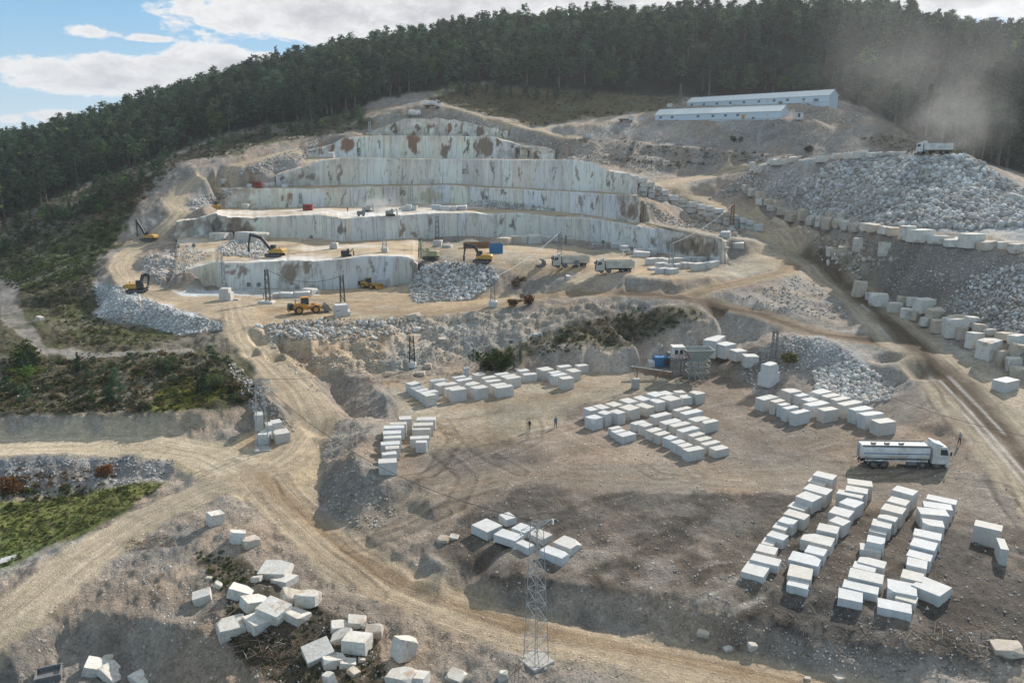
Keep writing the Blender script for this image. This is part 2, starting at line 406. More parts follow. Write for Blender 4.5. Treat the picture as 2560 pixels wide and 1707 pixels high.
# thin out points that lie almost on one another
seen = {}
for p in pts:
    k = (round(p.x/1.7), round(p.y/1.7)) if p.y < 420 else (round(p.x/8), round(p.y/8), 1)
    seen.setdefault(k, []).append(p)
P2 = [sum(v, Vector((0, 0, 0)))/len(v) for v in seen.values()]
res = geometry.delaunay_2d_cdt([Vector((p.x, p.y)) for p in P2], [], [], 0, 1e-5)
tv = [Vector((v.x, v.y, P2[o[0]].z if o else 0)) for v, o in zip(res[0], res[3])]
TIN = BVHTree.FromPolygons(tv, [tuple(f) for f in res[2]])
NA = 1300
rr = np.concatenate([42*np.exp(np.arange(0, 600)*.0046), 42*math.exp(600*.0046)*np.exp(np.arange(0, 58)*.037)])
aa = np.radians(np.linspace(-43, 43, NA))
RR, AA = np.meshgrid(rr, aa, indexing='ij')
GX, GY = RR*np.sin(AA), RR*np.cos(AA)
GZ = np.zeros(GX.size)
down = Vector((0, 0, -1))
for i, (x, y) in enumerate(zip(GX.ravel().tolist(), GY.ravel().tolist())):
    h = TIN.ray_cast(Vector((x, y, 3000)), down)[0]
    GZ[i] = h.z if h else -8.0
GZ = GZ.reshape(GX.shape)
for _ in range(3):
    Z = np.pad(GZ, 1, mode='edge'); GZ = (Z[1:-1, 1:-1]*2 + Z[:-2, 1:-1] + Z[2:, 1:-1] + Z[1:-1, :-2] + Z[1:-1, 2:])/6
Z = None
# keep the terrain clear of the sawn faces
def clear_walls():
    gx, gy = GX.ravel(), GY.ravel(); gz = GZ.ravel()
    for i, w in enumerate(WL):
        P = [w.top(x) for x in np.linspace(w.x0, w.x1, 160)]; B = np.array([w.bot(x).z for x in np.linspace(w.x0, w.x1, 160)])
        xs = [p.x for p in P]; ys = [p.y for p in P]
        idx = np.nonzero((gx > min(xs)-6) & (gx < max(xs)+6) & (gy > min(ys)-8) & (gy < max(ys)+8))[0]
        x, y = gx[idx], gy[idx]; D = np.full(len(idx), 1e9); S = np.zeros(len(idx)); K = np.zeros(len(idx))
        for k in range(len(P)-1):
            a, b = P[k], P[k+1]; ux, uy = b.x-a.x, b.y-a.y; L = ux*ux+uy*uy+1e-9
            t = np.clip(((x-a.x)*ux+(y-a.y)*uy)/L, 0, 1); ex, ey = x-a.x-t*ux, y-a.y-t*uy; d = np.hypot(ex, ey)
            m = d < D; D[m] = d[m]; S[m] = np.sign(ux*ey-uy*ex)[m]; K[m] = (k+t)[m]
        inner = (K > .02) & (K < len(P)-1.02)
        kz = np.interp(K, np.arange(len(B)), B); pxk = w.x0 + (w.x1-w.x0)*K/(len(P)-1)
        covered = np.ones(len(idx), bool) if i > 1 else (np.zeros(len(idx), bool) if i == 0 else pxk < 1040)
        lim = np.where((S > 0) | covered, kz-1.0, kz+.05)
        m = inner & (((S > 0) & (D < 3.2)) | ((S <= 0) & (D < 5)))
        gz[idx[m]] = np.minimum(gz[idx[m]], lim[m])
    for i, (fr, bk, xs) in enumerate(FLOORS):
        pl = [(p.x, p.y) for p in fr] + [(p.x, p.y) for p in reversed(bk)]
        m = inpoly(gx, gy, pl); zf = np.interp(gx, [p.x for p in fr], [p.z for p in fr])
        zb = np.interp(gx, [p.x for p in bk], [p.z for p in bk])
        gz[m] = np.minimum(gz[m], np.minimum(zf, zb)[m]-.9)
    for a, b in zip(RW[:-1], RW[1:]):
        m = (gx >= min(a[0].x, b[0].x)-.3) & (gx <= max(a[0].x, b[0].x)+.3) & (gy > a[0].y-5) & (gy < a[0].y+1.2); gz[m] = np.minimum(gz[m], a[0].z+.1)
    return gz.reshape(GX.shape)
GZ = clear_walls()
def ground(x, y):
    """height of the finished terrain at a plan point"""
    r = math.hypot(x, y); a = math.atan2(x, y)
    i = min(max(np.searchsorted(rr, r)-1, 0), len(rr)-2); j = min(max(int((a-aa[0])/(aa[1]-aa[0])), 0), NA-2)
    fi = (r-rr[i])/(rr[i+1]-rr[i]); fj = (a-aa[j])/(aa[1]-aa[0])
    return float((GZ[i, j]*(1-fj)+GZ[i, j+1]*fj)*(1-fi) + (GZ[i+1, j]*(1-fj)+GZ[i+1, j+1]*fj)*fi)
# ---------------------------------------------------------------- ground surfaces
def blur(a, k=1):
    for _ in range(k):
        p = np.pad(a, 1, mode='edge'); a = (p[1:-1, 1:-1]*2 + p[:-2, 1:-1] + p[2:, 1:-1] + p[1:-1, :-2] + p[1:-1, 2:])/6
    return a
FOREST = poly('-400,620 -200,600 0,560 100,520 200,470 330,420 400,395 520,345 640,318 800,300 900,270 960,245 1080,228 1200,205 1330,222 1500,230 1700,245 2080,240 2190,280 2260,330 2350,380 2560,430 2900,440 2900,-400 -400,-400')
REG = [  # polygon, albedo, grain of loose stone, roughness of the relief, ragged edge in pixels
 ('scrub', '-400,600 0,560 100,520 330,420 640,318 900,270 945,312 800,342 700,350 550,392 450,403 385,440 345,510 292,600 252,660 232,720 245,790 350,812 450,836 550,822 600,870 655,960 640,1000 600,1012 400,1032 0,1042 -400,1050', (.105, .095, .058), .4, .7, 14),
 ('cutwood', '1060,245 1200,208 1500,228 1720,245 1640,278 1450,300 1330,316 1150,268', (.125, .105, .060), .4, .5, 8),
 ('forest', None, (.045, .045, .028), .1, .6, 6),
 ('grass', '0,690 100,640 330,530 285,610 200,690 60,730', (.070, .085, .030), .1, .4, 16),
 ('grass', '390,965 470,945 540,935 560,985 480,1020 385,1032', (.150, .160, .035), .05, .3, 10),
 ('grass', '270,840 400,800 470,815 430,845 330,860', (.085, .090, .034), .1, .3, 10),
 ('grass', '130,800 200,740 230,800 300,820 200,850', (.080, .085, .034), .2, .3, 10),
 ('grass', '-60,1270 150,1240 330,1205 420,1205 300,1285 150,1356 -60,1445', (.135, .15, .052), .05, .3, 8),
 ('litter', '0,1150 300,1140 440,1150 420,1200 250,1225 0,1240', (.26, .25, .24), .9, .6, 8),
 ('brush', '1190,930 1210,872 1400,822 1560,770 1700,765 1795,790 1710,812 1590,858 1460,874 1340,866 1290,905', (.165, .145, .10), .6, .6, 12),
 ('forebrush', '480,1400 560,1480 560,1600 700,1720 1000,1720 900,1560 760,1500 700,1470 600,1400', (.105, .090, .066), .5, .4, 14),
 ('gully', '0,690 50,700 40,760 120,870 250,885 480,868 480,878 240,898 100,890 0,800', (.30, .27, .24), .6, .3, 6),
 ('yard', '960,950 1150,940 1460,925 1700,935 1850,950 1900,1000 2150,1030 2300,960 2560,1120 2760,1300 2760,1660 2300,1640 2050,1590 1620,1490 1400,1455 1230,1445 1040,1380 1090,1290 1150,1215 980,1190 950,1100 1000,1040', (.265, .212, .165), .3, .06, 6),
 ('yardsand', '975,955 1150,945 1460,930 1700,945 1650,985 1440,1010 1420,1060 1250,1100 1100,1120 960,1130 1000,1040', (.355, .29, .21), .12, .05, 14),
 ('yardsoil', '1050,1375 1150,1300 1300,1220 1500,1235 1900,1230 2400,1300 2760,1350 2760,1660 2300,1640 2050,1590 1620,1490 1400,1455 1230,1445', (.152, .127, .104), .6, .26, 18),
 ('shelf', '300,690 420,722 800,724 1040,714 1300,740 1310,762 1045,788 640,818 560,800 420,766 320,742', (.42, .325, .22), .15, .05, 4),
 ('shelfwhite', '400,722 800,724 800,738 620,742 420,740', (.60, .58, .54), .1, .04, 5),
 ('junction', '560,1120 660,1040 760,1060 810,1100 800,1240 700,1290 560,1230 420,1160', (.43, .345, .235), .1, .04, 6),
 ('truckbench', '1060,612 1300,600 1640,640 1810,662 1860,690 1700,700 1500,680 1300,690 1200,650 1060,640', (.40, .315, .22), .2, .05, 5),
 ('heap', '1900,405 2060,395 2250,384 2420,388 2480,430 2560,480 2700,520 2700,600 2560,600 2400,580 2250,575 2060,560 1960,530 1900,480 1930,440', (.40, .385, .365), .8, .5, 8),
 ('heapdark', '1960,420 2120,395 2200,430 2080,470', (.30, .26, .22), .7, .4, 16),
 ('fill', '2110,606 2250,600 2560,632 2760,650 2760,980 2560,900 2425,820 2336,790 2190,735 2150,680', (.215, .188, .16), .7, .35, 8),
 ('spoil', '1830,930 1905,865 1960,836 2051,838 2150,880 2240,970 2150,1015 1990,1015 1900,985', (.31, .285, .26), .9, .4, 6),
 ('padbank', '1390,316 1640,305 2040,300 2150,360 2200,390 2060,385 1850,378 1600,356 1400,345', (.33, .29, .25), .8, .35, 4),
 ('pitslope', '640,830 900,805 1300,775 1560,752 1690,770 1560,780 1400,825 1220,870 1180,905 950,935 720,930 690,880', (.37, .32, .26), .9, .95, 8),
 ('tanearth', '690,850 800,820 930,815 985,830 960,925 850,935 720,930 680,890', (.43, .335, .235), .7, 1.0, 10),
 ('leftbank', '-60,1048 200,1038 400,1038 550,1016 625,1006 640,1060 540,1072 400,1086 -60,1091', (.40, .34, .27), .4, .45, 3),
 ('cutface', '290,1560 420,1565 500,1590 600,1650 640,1760 300,1760 330,1650', (.36, .31, .255), .4, .6, 8),
 ('cutface', '1440,880 1600,862 1712,815 1800,810 1820,920 1600,930 1470,930', (.42, .37, .32), .3, .5, 4),
 ('talus', '232,720 300,715 400,760 470,785 545,800 560,820 450,836 350,812 250,795', (.50, .49, .48), .9, .5, 8),
 ('rimslope', '345,660 372,640 470,610 520,640 440,700 400,715', (.33, .29, .26), .8, .6, 6),
 ('rimslope', '440,520 520,480 560,470 690,438 720,440 600,470 540,520', (.33, .30, .27), .7, .6, 6),
 ('shoulder', '2025,610 2085,640 2140,715 2240,785 2340,838 2430,880 2500,922 2560,968 2760,1130 2760,1250 2560,1125 2420,985 2300,880 2180,775 2080,700 2030,660', (.38, .325, .255), .15, .05, 6),
 ('bend', '1700,478 1760,492 1840,520 1920,560 1975,600 2040,660 2075,700 2040,705 1990,690 1930,672 1850,692 1800,668 1880,628 1890,590 1850,565 1780,530 1700,500', (.43, .355, .26), .06, .03, 5),
 ('wetroad', '1988,610 2008,600 2022,645 2040,672 2020,680 1975,685 1988,650', (.19, .14, .095), .05, .05, 8),
]
V = np.stack([GX.ravel(), GY.ravel(), GZ.ravel()], 1)
px0, py0 = pix(V)
nz1 = fbm(V[:, 0]*.22, V[:, 1]*.22, 4, 3); nz2 = fbm(V[:, 0]*.22, V[:, 1]*.22, 4, 91)
colr = np.tile(np.array([.31, .262, .215]), (len(V), 1)); grav = np.full(len(V), .6); rgh = np.full(len(V), .45)
shape = GX.shape
REGM = {}
far = (V[:, 1] > 300)
for nm, pl, c, g, r_, rag in REG:
    pl = FOREST if pl is None else poly(pl)
    m = inpoly(px0+nz1*rag*2.2, py0+nz2*rag*1.4, pl)
    if nm == 'forest': m |= (V[:, 1] > 600) | ((V[:, 1] > 445) & (py0 < 420))
    if nm in ('yard', 'yardsoil', 'yardsand', 'spoil', 'fill', 'pitslope', 'cutface'): m &= V[:, 1] < 260
    f = blur(m.astype(np.float32).reshape(shape), 2).ravel()
    REGM[nm] = np.maximum(REGM.get(nm, 0), f)
    colr = colr*(1-f[:, None]) + np.array(c)*f[:, None]; grav = grav*(1-f)+g*f; rgh = rgh*(1-f)+r_*f
# broad natural variation of soil
b1 = fbm(V[:, 0]*.05, V[:, 1]*.05, 5, 11); b2 = fbm(V[:, 0]*.35, V[:, 1]*.35, 4, 37); b3 = fbm(V[:, 0]*.11+40, V[:, 1]*.11, 4, 5)
veg = np.maximum(REGM['scrub'], np.maximum(REGM['forest'], REGM['brush']))
colr *= (1 + .45*b1 + .35*b2)[:, None]
warm = np.clip(b3*1.6, -.6, .6)[:, None]*(1-veg[:, None])
colr *= 1 + warm*np.array([.12, .0, -.12])
s_ = np.clip((b1+b2*.6-.12)*2.6, 0, 1)*REGM['scrub']; colr = colr*(1-s_[:, None]*.75) + np.array([.22, .19, .155])*s_[:, None]*.75
s_ = np.clip((b3-.1)*2.2, 0, 1)*REGM['scrub']; colr = colr*(1-s_[:, None]*.6) + np.array([.06, .075, .028])*s_[:, None]*.6
s_ = np.clip((b3+b2*.5-.15)*2.6, 0, 1)*np.maximum(REGM['yardsoil'], .6*REGM['yard']); colr = colr*(1-s_[:, None]*.55) + np.array([.30, .27, .235])*s_[:, None]*.65
s_ = np.clip((b1*1.3-b2*.6-.1)*3, 0, 1)*REGM['yardsoil']; colr = colr*(1-s_[:, None]*.6) + np.array([.075, .063, .052])*s_[:, None]*.6
# cut banks and steep ground show paler clay and run with the slope
rl = np.full(len(V), 99.0); ra = np.zeros(len(V)); rm = np.zeros(len(V))
xs_, ys_ = V[:, 0], V[:, 1]
order = 'LlAMBDEJgGIHCF'
for k in order:
    p, w = ROADP[k]
    dp = densify(p, 3)
    bx = [min(q.x for q in p)-12, max(q.x for q in p)+12, min(q.y for q in p)-12, max(q.y for q in p)+12]
    idx = np.nonzero((xs_ > bx[0]) & (xs_ < bx[1]) & (ys_ > bx[2]) & (ys_ < bx[3]))[0]
    D = np.full(len(idx), 1e9); S = np.zeros(len(idx)); A = np.zeros(len(idx)); acc = 0
    x, y = xs_[idx], ys_[idx]
    for a, b in zip(dp[:-1], dp[1:]):
        ux, uy = b.x-a.x, b.y-a.y; L = math.hypot(ux, uy)+1e-9
        t = np.clip(((x-a.x)*ux+(y-a.y)*uy)/L/L, 0, 1); ex, ey = x-a.x-t*ux, y-a.y-t*uy; d = np.hypot(ex, ey)
        m = d < D; D[m] = d[m]; S[m] = np.sign(ux*ey-uy*ex)[m]; A[m] = (acc+t*L)[m]; acc += L
    d_ = D + fbm(x*.35, y*.35, 3, 50)*1.3
    f = np.clip((w+.5-d_)/1.2, 0, 1)
    c0 = {'F': (.36, .30, .225), 'H': (.25, .195, .14), 'G': (.35, .27, .185), 'E': (.27, .225, .175), 'B': (.42, .345, .25), 'A': (.50, .415, .30), 'J': (.36, .32, .265)}.get(k, (.43, .345, .245))
    cc = np.tile(np.array(c0), (len(idx), 1))*(1+.25*fbm(x*.12, y*.12, 4, 71))[:, None]
    if k in 'FHGEC':                                        # damp brown band worn by the trucks
        wet = np.clip(1.15-np.abs(D*S + {'F': .3, 'H': 0, 'G': 0, 'E': 0, 'C': -.6}[k])/(w*{'F': .5, 'H': .75, 'G': .55, 'E': .3, 'C': .45}[k]) + fbm(x*.15, y*.15, 3, 9)*.5, 0, 1)*{'F': .9, 'H': .9, 'G': .45, 'E': .3, 'C': .6}[k]
        wc = np.array([.09, .064, .043]) if k in 'FH' else np.array([.24, .155, .085])
        cc = cc*(1-wet[:, None]) + wc*wet[:, None]
    if k == 'F':                                          # water standing in the ruts
        for off in (1.3, -.6, 2.4):
            pud = np.exp(-((D*S-off)/.22)**2)*np.clip((fbm(A*.09+off*7, A*0, 2, 33)-.1)*6, 0, 1)*(y < 165)
            cc = cc*(1-.8*pud[:, None]) + np.array([.60, .57, .53])*.8*pud[:, None]
    if k == 'E': f = f*.55
    colr[idx] = colr[idx]*(1-f[:, None]) + cc*f[:, None]; grav[idx] = grav[idx]*(1-f)+.08*f; rgh[idx] = rgh[idx]*(1-f)+.03*f
    s = f > rm[idx]*.999; j = idx[s]; rl[j] = (D*S)[s]; ra[j] = A[s] + ord(k)*53; rm[j] = np.maximum(rm[j], f[s])
# pale scrape marks of dragged blocks, wheel tracks
xr, yr = xs_*.86+ys_*.5, ys_*.86-xs_*.5
sc_ = np.clip((fbm(xr*.10, yr*.75, 4, 201)-.30)*5, 0, 1)*np.clip(fbm(xs_*.05, ys_*.05, 3, 203)*3+.3, 0, 1)*REGM['yard']*(1-rm)
colr = colr*(1-.6*sc_[:, None]) + np.array([.42, .385, .33])*.6*sc_[:, None]
dk = np.clip((fbm(xr*.09+7, yr*.5, 4, 207)-.22)*4, 0, 1)*np.maximum(REGM['yardsoil'], .35*REGM['yard'])*(1-rm)
colr *= (1-.38*dk)[:, None]
TRK = '1060,1060,0 1150,1090,0 1230,1150,0 1300,1180,0|1090,1050,0 1130,1100,0 1120,1150,0 1080,1190,0|1000,1230,0 1200,1120,0 1450,1060,0 1550,1000,0|1420,1075,0 1650,1190,0 1900,1215,0 2150,1205,0|1500,1010,0 1580,985,0 1660,945,0|1110,1130,0 1180,1190,0 1150,1260,-.1 1040,1310,-1|2080,1195,0 2300,1190,0 2480,1220,0 2700,1290,0|2300,1000,1 2420,1120,.4 2520,1260,0|2330,990,1 2480,1180,.4 2560,1320,0|1900,1260,0 2200,1215,0 2400,1150,.3|700,1190,-2 820,1330,-2.4 1000,1455,-2.9 1300,1560,-3|640,1240,-2.2 760,1360,-2.6 950,1490,-2.9|1700,1230,0 1500,1300,-.1 1300,1290,-.1|1240,1140,0 1330,1100,0 1340,1050,0|960,1330,-2 1100,1260,-.3 1250,1210,0|870,1370,-2.6 1000,1330,-1.6 1120,1280,-.5'
for q in TRK.split('|'):
    dp = densify(line(q), 2); xs2 = [p.x for p in dp]; ys2 = [p.y for p in dp]
    idx = np.nonzero((xs_ > min(xs2)-4) & (xs_ < max(xs2)+4) & (ys_ > min(ys2)-4) & (ys_ < max(ys2)+4))[0]
    D, _ = linedist(xs_[idx] + fbm(xs_[idx]*.1, ys_[idx]*.1, 2, 5)*1.2, ys_[idx], dp)
    f = np.exp(-((D-1.0)/.28)**2)*np.clip(fbm(xs_[idx]*.2, ys_[idx]*.2, 3, 8)*1.5+.6, 0, 1)
    lt = np.exp(-((D-1.5)/.25)**2)*.5
    colr[idx] *= (1 - .34*f + .28*lt)[:, None]
# relief
amp = blur(rgh.reshape(shape), 3).ravel()
hz_ = amp*(fbm(V[:, 0]*.16, V[:, 1]*.16, 4, 21)*1.7 + fbm(V[:, 0]*.7, V[:, 1]*.7, 4, 23)*1.0)
fade = np.clip(1.6-V[:, 1]/900, .0, 1); V[:, 2] += hz_*fade
V[:, 2] -= rm*.05*np.abs(np.sin(rl*2.1))
# soften the steps of cuts with erosion gullies
gz = np.abs(np.gradient(GZ, axis=0)/np.gradient(rr)[:, None]).ravel()
ero = np.clip(gz-.45, 0, 1.2)*np.clip(1.5-V[:, 1]/250, 0, 1)
V[:, 2] += ero*fbm(V[:, 0]*.6, V[:, 1]*.15, 3, 77)*.55*(1-rm)*(V[:, 1] > 95)
GZ = V[:, 2].reshape(shape); GZ = clear_walls(); V[:, 2] = GZ.ravel()
colr = np.clip(colr, .01, .8)
ii = np.arange(shape[0]-1)[:, None]*NA + np.arange(NA-1)[None, :]
F = np.stack([ii, ii+1, ii+NA+1, ii+NA], -1).reshape(-1, 4)

def ground_mat():
    m = bpy.data.materials.new('ground'); m.use_nodes = True; m.node_tree.nodes.clear(); n = NT(m.node_tree)
    A = lambda k, o=2: n('ShaderNodeAttribute', attribute_name=k).outputs[o]
    P = n('ShaderNodeNewGeometry').outputs['Position']
    c = A('col', 0); g = A('grav'); rl_, ra_, rm_ = A('rl'), A('ra'), A('rm')
    f1 = n.noise(.9, 6, .65, P); f2 = n.noise(5.0, 4, .7, P)
    c = n.mix(1.0, c, n.mix(n.ramp(f1, .25, .75), (.72, .72, .72), (1.28, 1.28, 1.28)), 'MULTIPLY')
    c = n.mix(1.0, c, n.mix(n.ramp(f2, .3, .7), (.74, .74, .74), (1.26, 1.26, 1.26)), 'MULTIPLY')
    vec = n('ShaderNodeCombineXYZ', {0: n.math('MULTIPLY', rl_, 1.0), 1: n.math('MULTIPLY', ra_, .045), 2: 0.0}).outputs[0]
    rut = n.noise(1.0, 5, .62, vec, .7)
    rc = n.mix(n.ramp(rut, .32, .68), (.76, .74, .71), (1.2, 1.2, 1.2))
    c = n.mix(rm_, c, n.mix(1.0, c, rc, 'MULTIPLY'))
    f3 = n.noise(2.1, 3, .75, n.mapping(P, loc=(11, 5, 2)))
    c = n.mix(n.math('MULTIPLY', n.ramp(f3, .50, .66), n.math('SUBTRACT', 1.0, n.math('MULTIPLY', rm_, .85))), c, n.mix(1.0, c, (.70, .67, .64), 'MULTIPLY'))
    c = n.mix(n.ramp(n.noise(3.3, 3, .75, n.mapping(P, loc=(1, 25, 2))), .58, .70), c, n.mix(1.0, c, (1.5, 1.5, 1.5), 'MULTIPLY'))
    # loose stones of two sizes
    hgt = f2
    for sc, lo, hi, w in ((1.1, .26, .16, 1.0), (2.6, .30, .18, .9)):
        v = n('ShaderNodeTexVoronoi', {'Vector': P, 'Scale': sc, 'Randomness': 1.0}); d = v.outputs[0]; vc = v.outputs[1]
        rs = n('ShaderNodeSeparateColor', {0: vc})
        pick = n.math('LESS_THAN', rs.outputs[0], n.math('MULTIPLY', g, .62))
        s = n.math('MULTIPLY', n.math('MULTIPLY', n.ramp(d, lo, hi), pick), w)
        sc_ = n.mix(1.0, c, n.mix(rs.outputs[1], (1.0, 1.0, 1.0), (1.9, 1.95, 2.0)), 'MULTIPLY')
        sc_ = n.mix(n.math('MULTIPLY', rs.outputs[2], .35), sc_, (.55, .53, .5))
        c = n.mix(n.math('MULTIPLY', s, .8), c, sc_)
        hgt = n.math('ADD', hgt, n.math('MULTIPLY', s, .8))
    hgt = n.math('ADD', hgt, n.math('MULTIPLY', n.math('MULTIPLY', rut, rm_), .8))
    bmp = n('ShaderNodeBump', {'Strength': .8, 'Distance': .3, 'Height': hgt}).outputs[0]
    p = n('ShaderNodeBsdfPrincipled', {'Base Color': c, 'Roughness': .95, 'Specular IOR Level': .12, 'Normal': bmp})
    n('ShaderNodeOutputMaterial', {0: p.outputs[0]})
    return m
GM = ground_mat()
g = obj('ground', np_mesh('ground', V, F, {'col': ('FLOAT_COLOR', colr), 'grav': ('FLOAT', grav), 'rl': ('FLOAT', np.clip(rl, -60, 60)), 'ra': ('FLOAT', ra), 'rm': ('FLOAT', rm)}, True), GM)
tag(g, kind='structure')

# ---------------------------------------------------------------- marble benches
STAIN = [  # pixel x, y, half width, half height, colour
 '871,364,20,20,r 903,366,2.5,27,d 948,355,4,15,d 1032,362,15,25,r 1112,377,12,19,b 1125,357,6,13,b 1166,366,3,28,d 1213,370,17,26,b 1189,366,4,27,b 1120,322,7,17,r 1041,318,4,12,b 1253,350,5,14,b 830,372,8,10,r 1290,378,4,18,d 1320,383,3,16,d 1345,385,4,14,b 985,318,6,14,b 1150,322,5,14,b 1200,328,12,12,b 1075,315,4,16,b',
 '824,433,3,28,d 848,433,5,26,b 1010,452,2,9,d 1024,455,3,8,d 1232,433,4.5,32,d 1163,421,2.5,18,b 1385,438,3,26,b 1446,438,5,28,b 1477,449,3,20,d 1523,449,3,25,d 1269,444,3,20,b 1540,455,3,20,b 1555,452,3,22,b 755,438,6,22,b 775,440,10,12,b 710,452,8,8,d 1300,425,2,18,b 1340,430,2,26,b 1195,430,2,25,b',
 '1211,486,5,18,d 1260,479,4,8,b 1358,502,5,20,d 1454,510,6,24,b 1477,510,3,24,b 1496,504,5,22,b 718,491,11,15,r 722,510,6,9,b 1078,488,30,20,y 913,490,2.5,20,b 1005,479,3,12,d 672,492,1.5,16,d 820,488,2,22,b 860,495,2,22,b 1335,485,6,6,b 1555,520,10,22,b 1585,525,20,26,b',
 '1005,570,7,24,r 855,570,10,26,d 1070,558,3,22,b 1286,557,5,20,d 1258,557,6,15,r 1700,612,50,24,b 1760,625,40,26,b 1480,570,3,14,b 1590,592,4,20,b 1640,605,5,18,b 590,565,22,24,b 545,560,14,20,d 620,570,12,24,b 650,548,4,12,d 790,560,3,18,b 560,585,18,8,b 1780,620,3,28,d 1735,615,4,22,d 1550,585,3,14,b 1420,565,2.5,14,b 1040,585,8,8,b',
 '578,684,12,6,r 608,675,9,17,b 600,690,5,12,b 721,686,18,32,b 763,672,10,16,b 700,690,4,18,b 565,664,6,10,d 780,680,3,18,d 740,665,6,10,b 930,665,2.5,18,b 960,668,2,18,b 1035,680,12,30,b 852,680,2,20,b']
STC = {'r': (.27, .12, .07), 'b': (.21, .15, .10), 'd': (.085, .065, .05), 'y': (.50, .43, .30)}
STL = []
for s in STAIN:
    for q in s.split():
        a = q.split(','); STL.append((float(a[0]), float(a[1]), float(a[2]), float(a[3]), STC[a[4]]))
def rock_mat():
    m = bpy.data.materials.new('marble_cut'); m.use_nodes = True; m.node_tree.nodes.clear(); n = NT(m.node_tree)
    A = lambda k, o=2: n('ShaderNodeAttribute', attribute_name=k).outputs[o]
    P = n('ShaderNodeNewGeometry').outputs['Position']; u, v, fl = A('u'), A('v'), A('fl')
    c = A('col', 0)
    vec = n('ShaderNodeCombineXYZ', {0: u, 1: n.math('MULTIPLY', v, .12), 2: 0.0}).outputs[0]
    s1 = n.noise(.55, 6, .65, vec, .4); s2 = n.noise(2.2, 5, .7, vec, .3); f2 = n.noise(3.0, 5, .7, P)
    wall = n.mix(1.0, c, n.mix(n.ramp(s1, .3, .7), (.93, .935, .95), (1.05, 1.045, 1.035)), 'MULTIPLY')
    wall = n.mix(1.0, wall, n.mix(n.ramp(s2, .3, .7), (.93, .925, .92), (1.05, 1.05, 1.05)), 'MULTIPLY')
    crk = n.ramp(n.math('ABSOLUTE', n.math('SUBTRACT', n.noise(.35, 5, .6, n.mapping(vec, loc=(31, 3, 0)), .8), .5)), .0, .018, 1.0, 0.0)
    wall = n.mix(n.math('MULTIPLY', crk, .6), wall, (.2, .15, .11))
    flo = n.mix(1.0, c, n.mix(n.ramp(n.noise(.25, 6, .65, P), .3, .7), (.78, .75, .72), (1.2, 1.2, 1.2)), 'MULTIPLY')
    flo = n.mix(1.0, flo, n.mix(n.ramp(f2, .3, .7), (.88, .87, .86), (1.12, 1.12, 1.12)), 'MULTIPLY')
    c = n.mix(fl, wall, flo)
    h = n.math('ADD', n.math('MULTIPLY', s2, .5), f2)
    b = n('ShaderNodeBump', {'Strength': .4, 'Distance': .15, 'Height': h}).outputs[0]
    p = n('ShaderNodeBsdfPrincipled', {'Base Color': c, 'Roughness': .85, 'Specular IOR Level': .2, 'Normal': b})
    n('ShaderNodeOutputMaterial', {0: p.outputs[0]}); return m
RM = rock_mat()
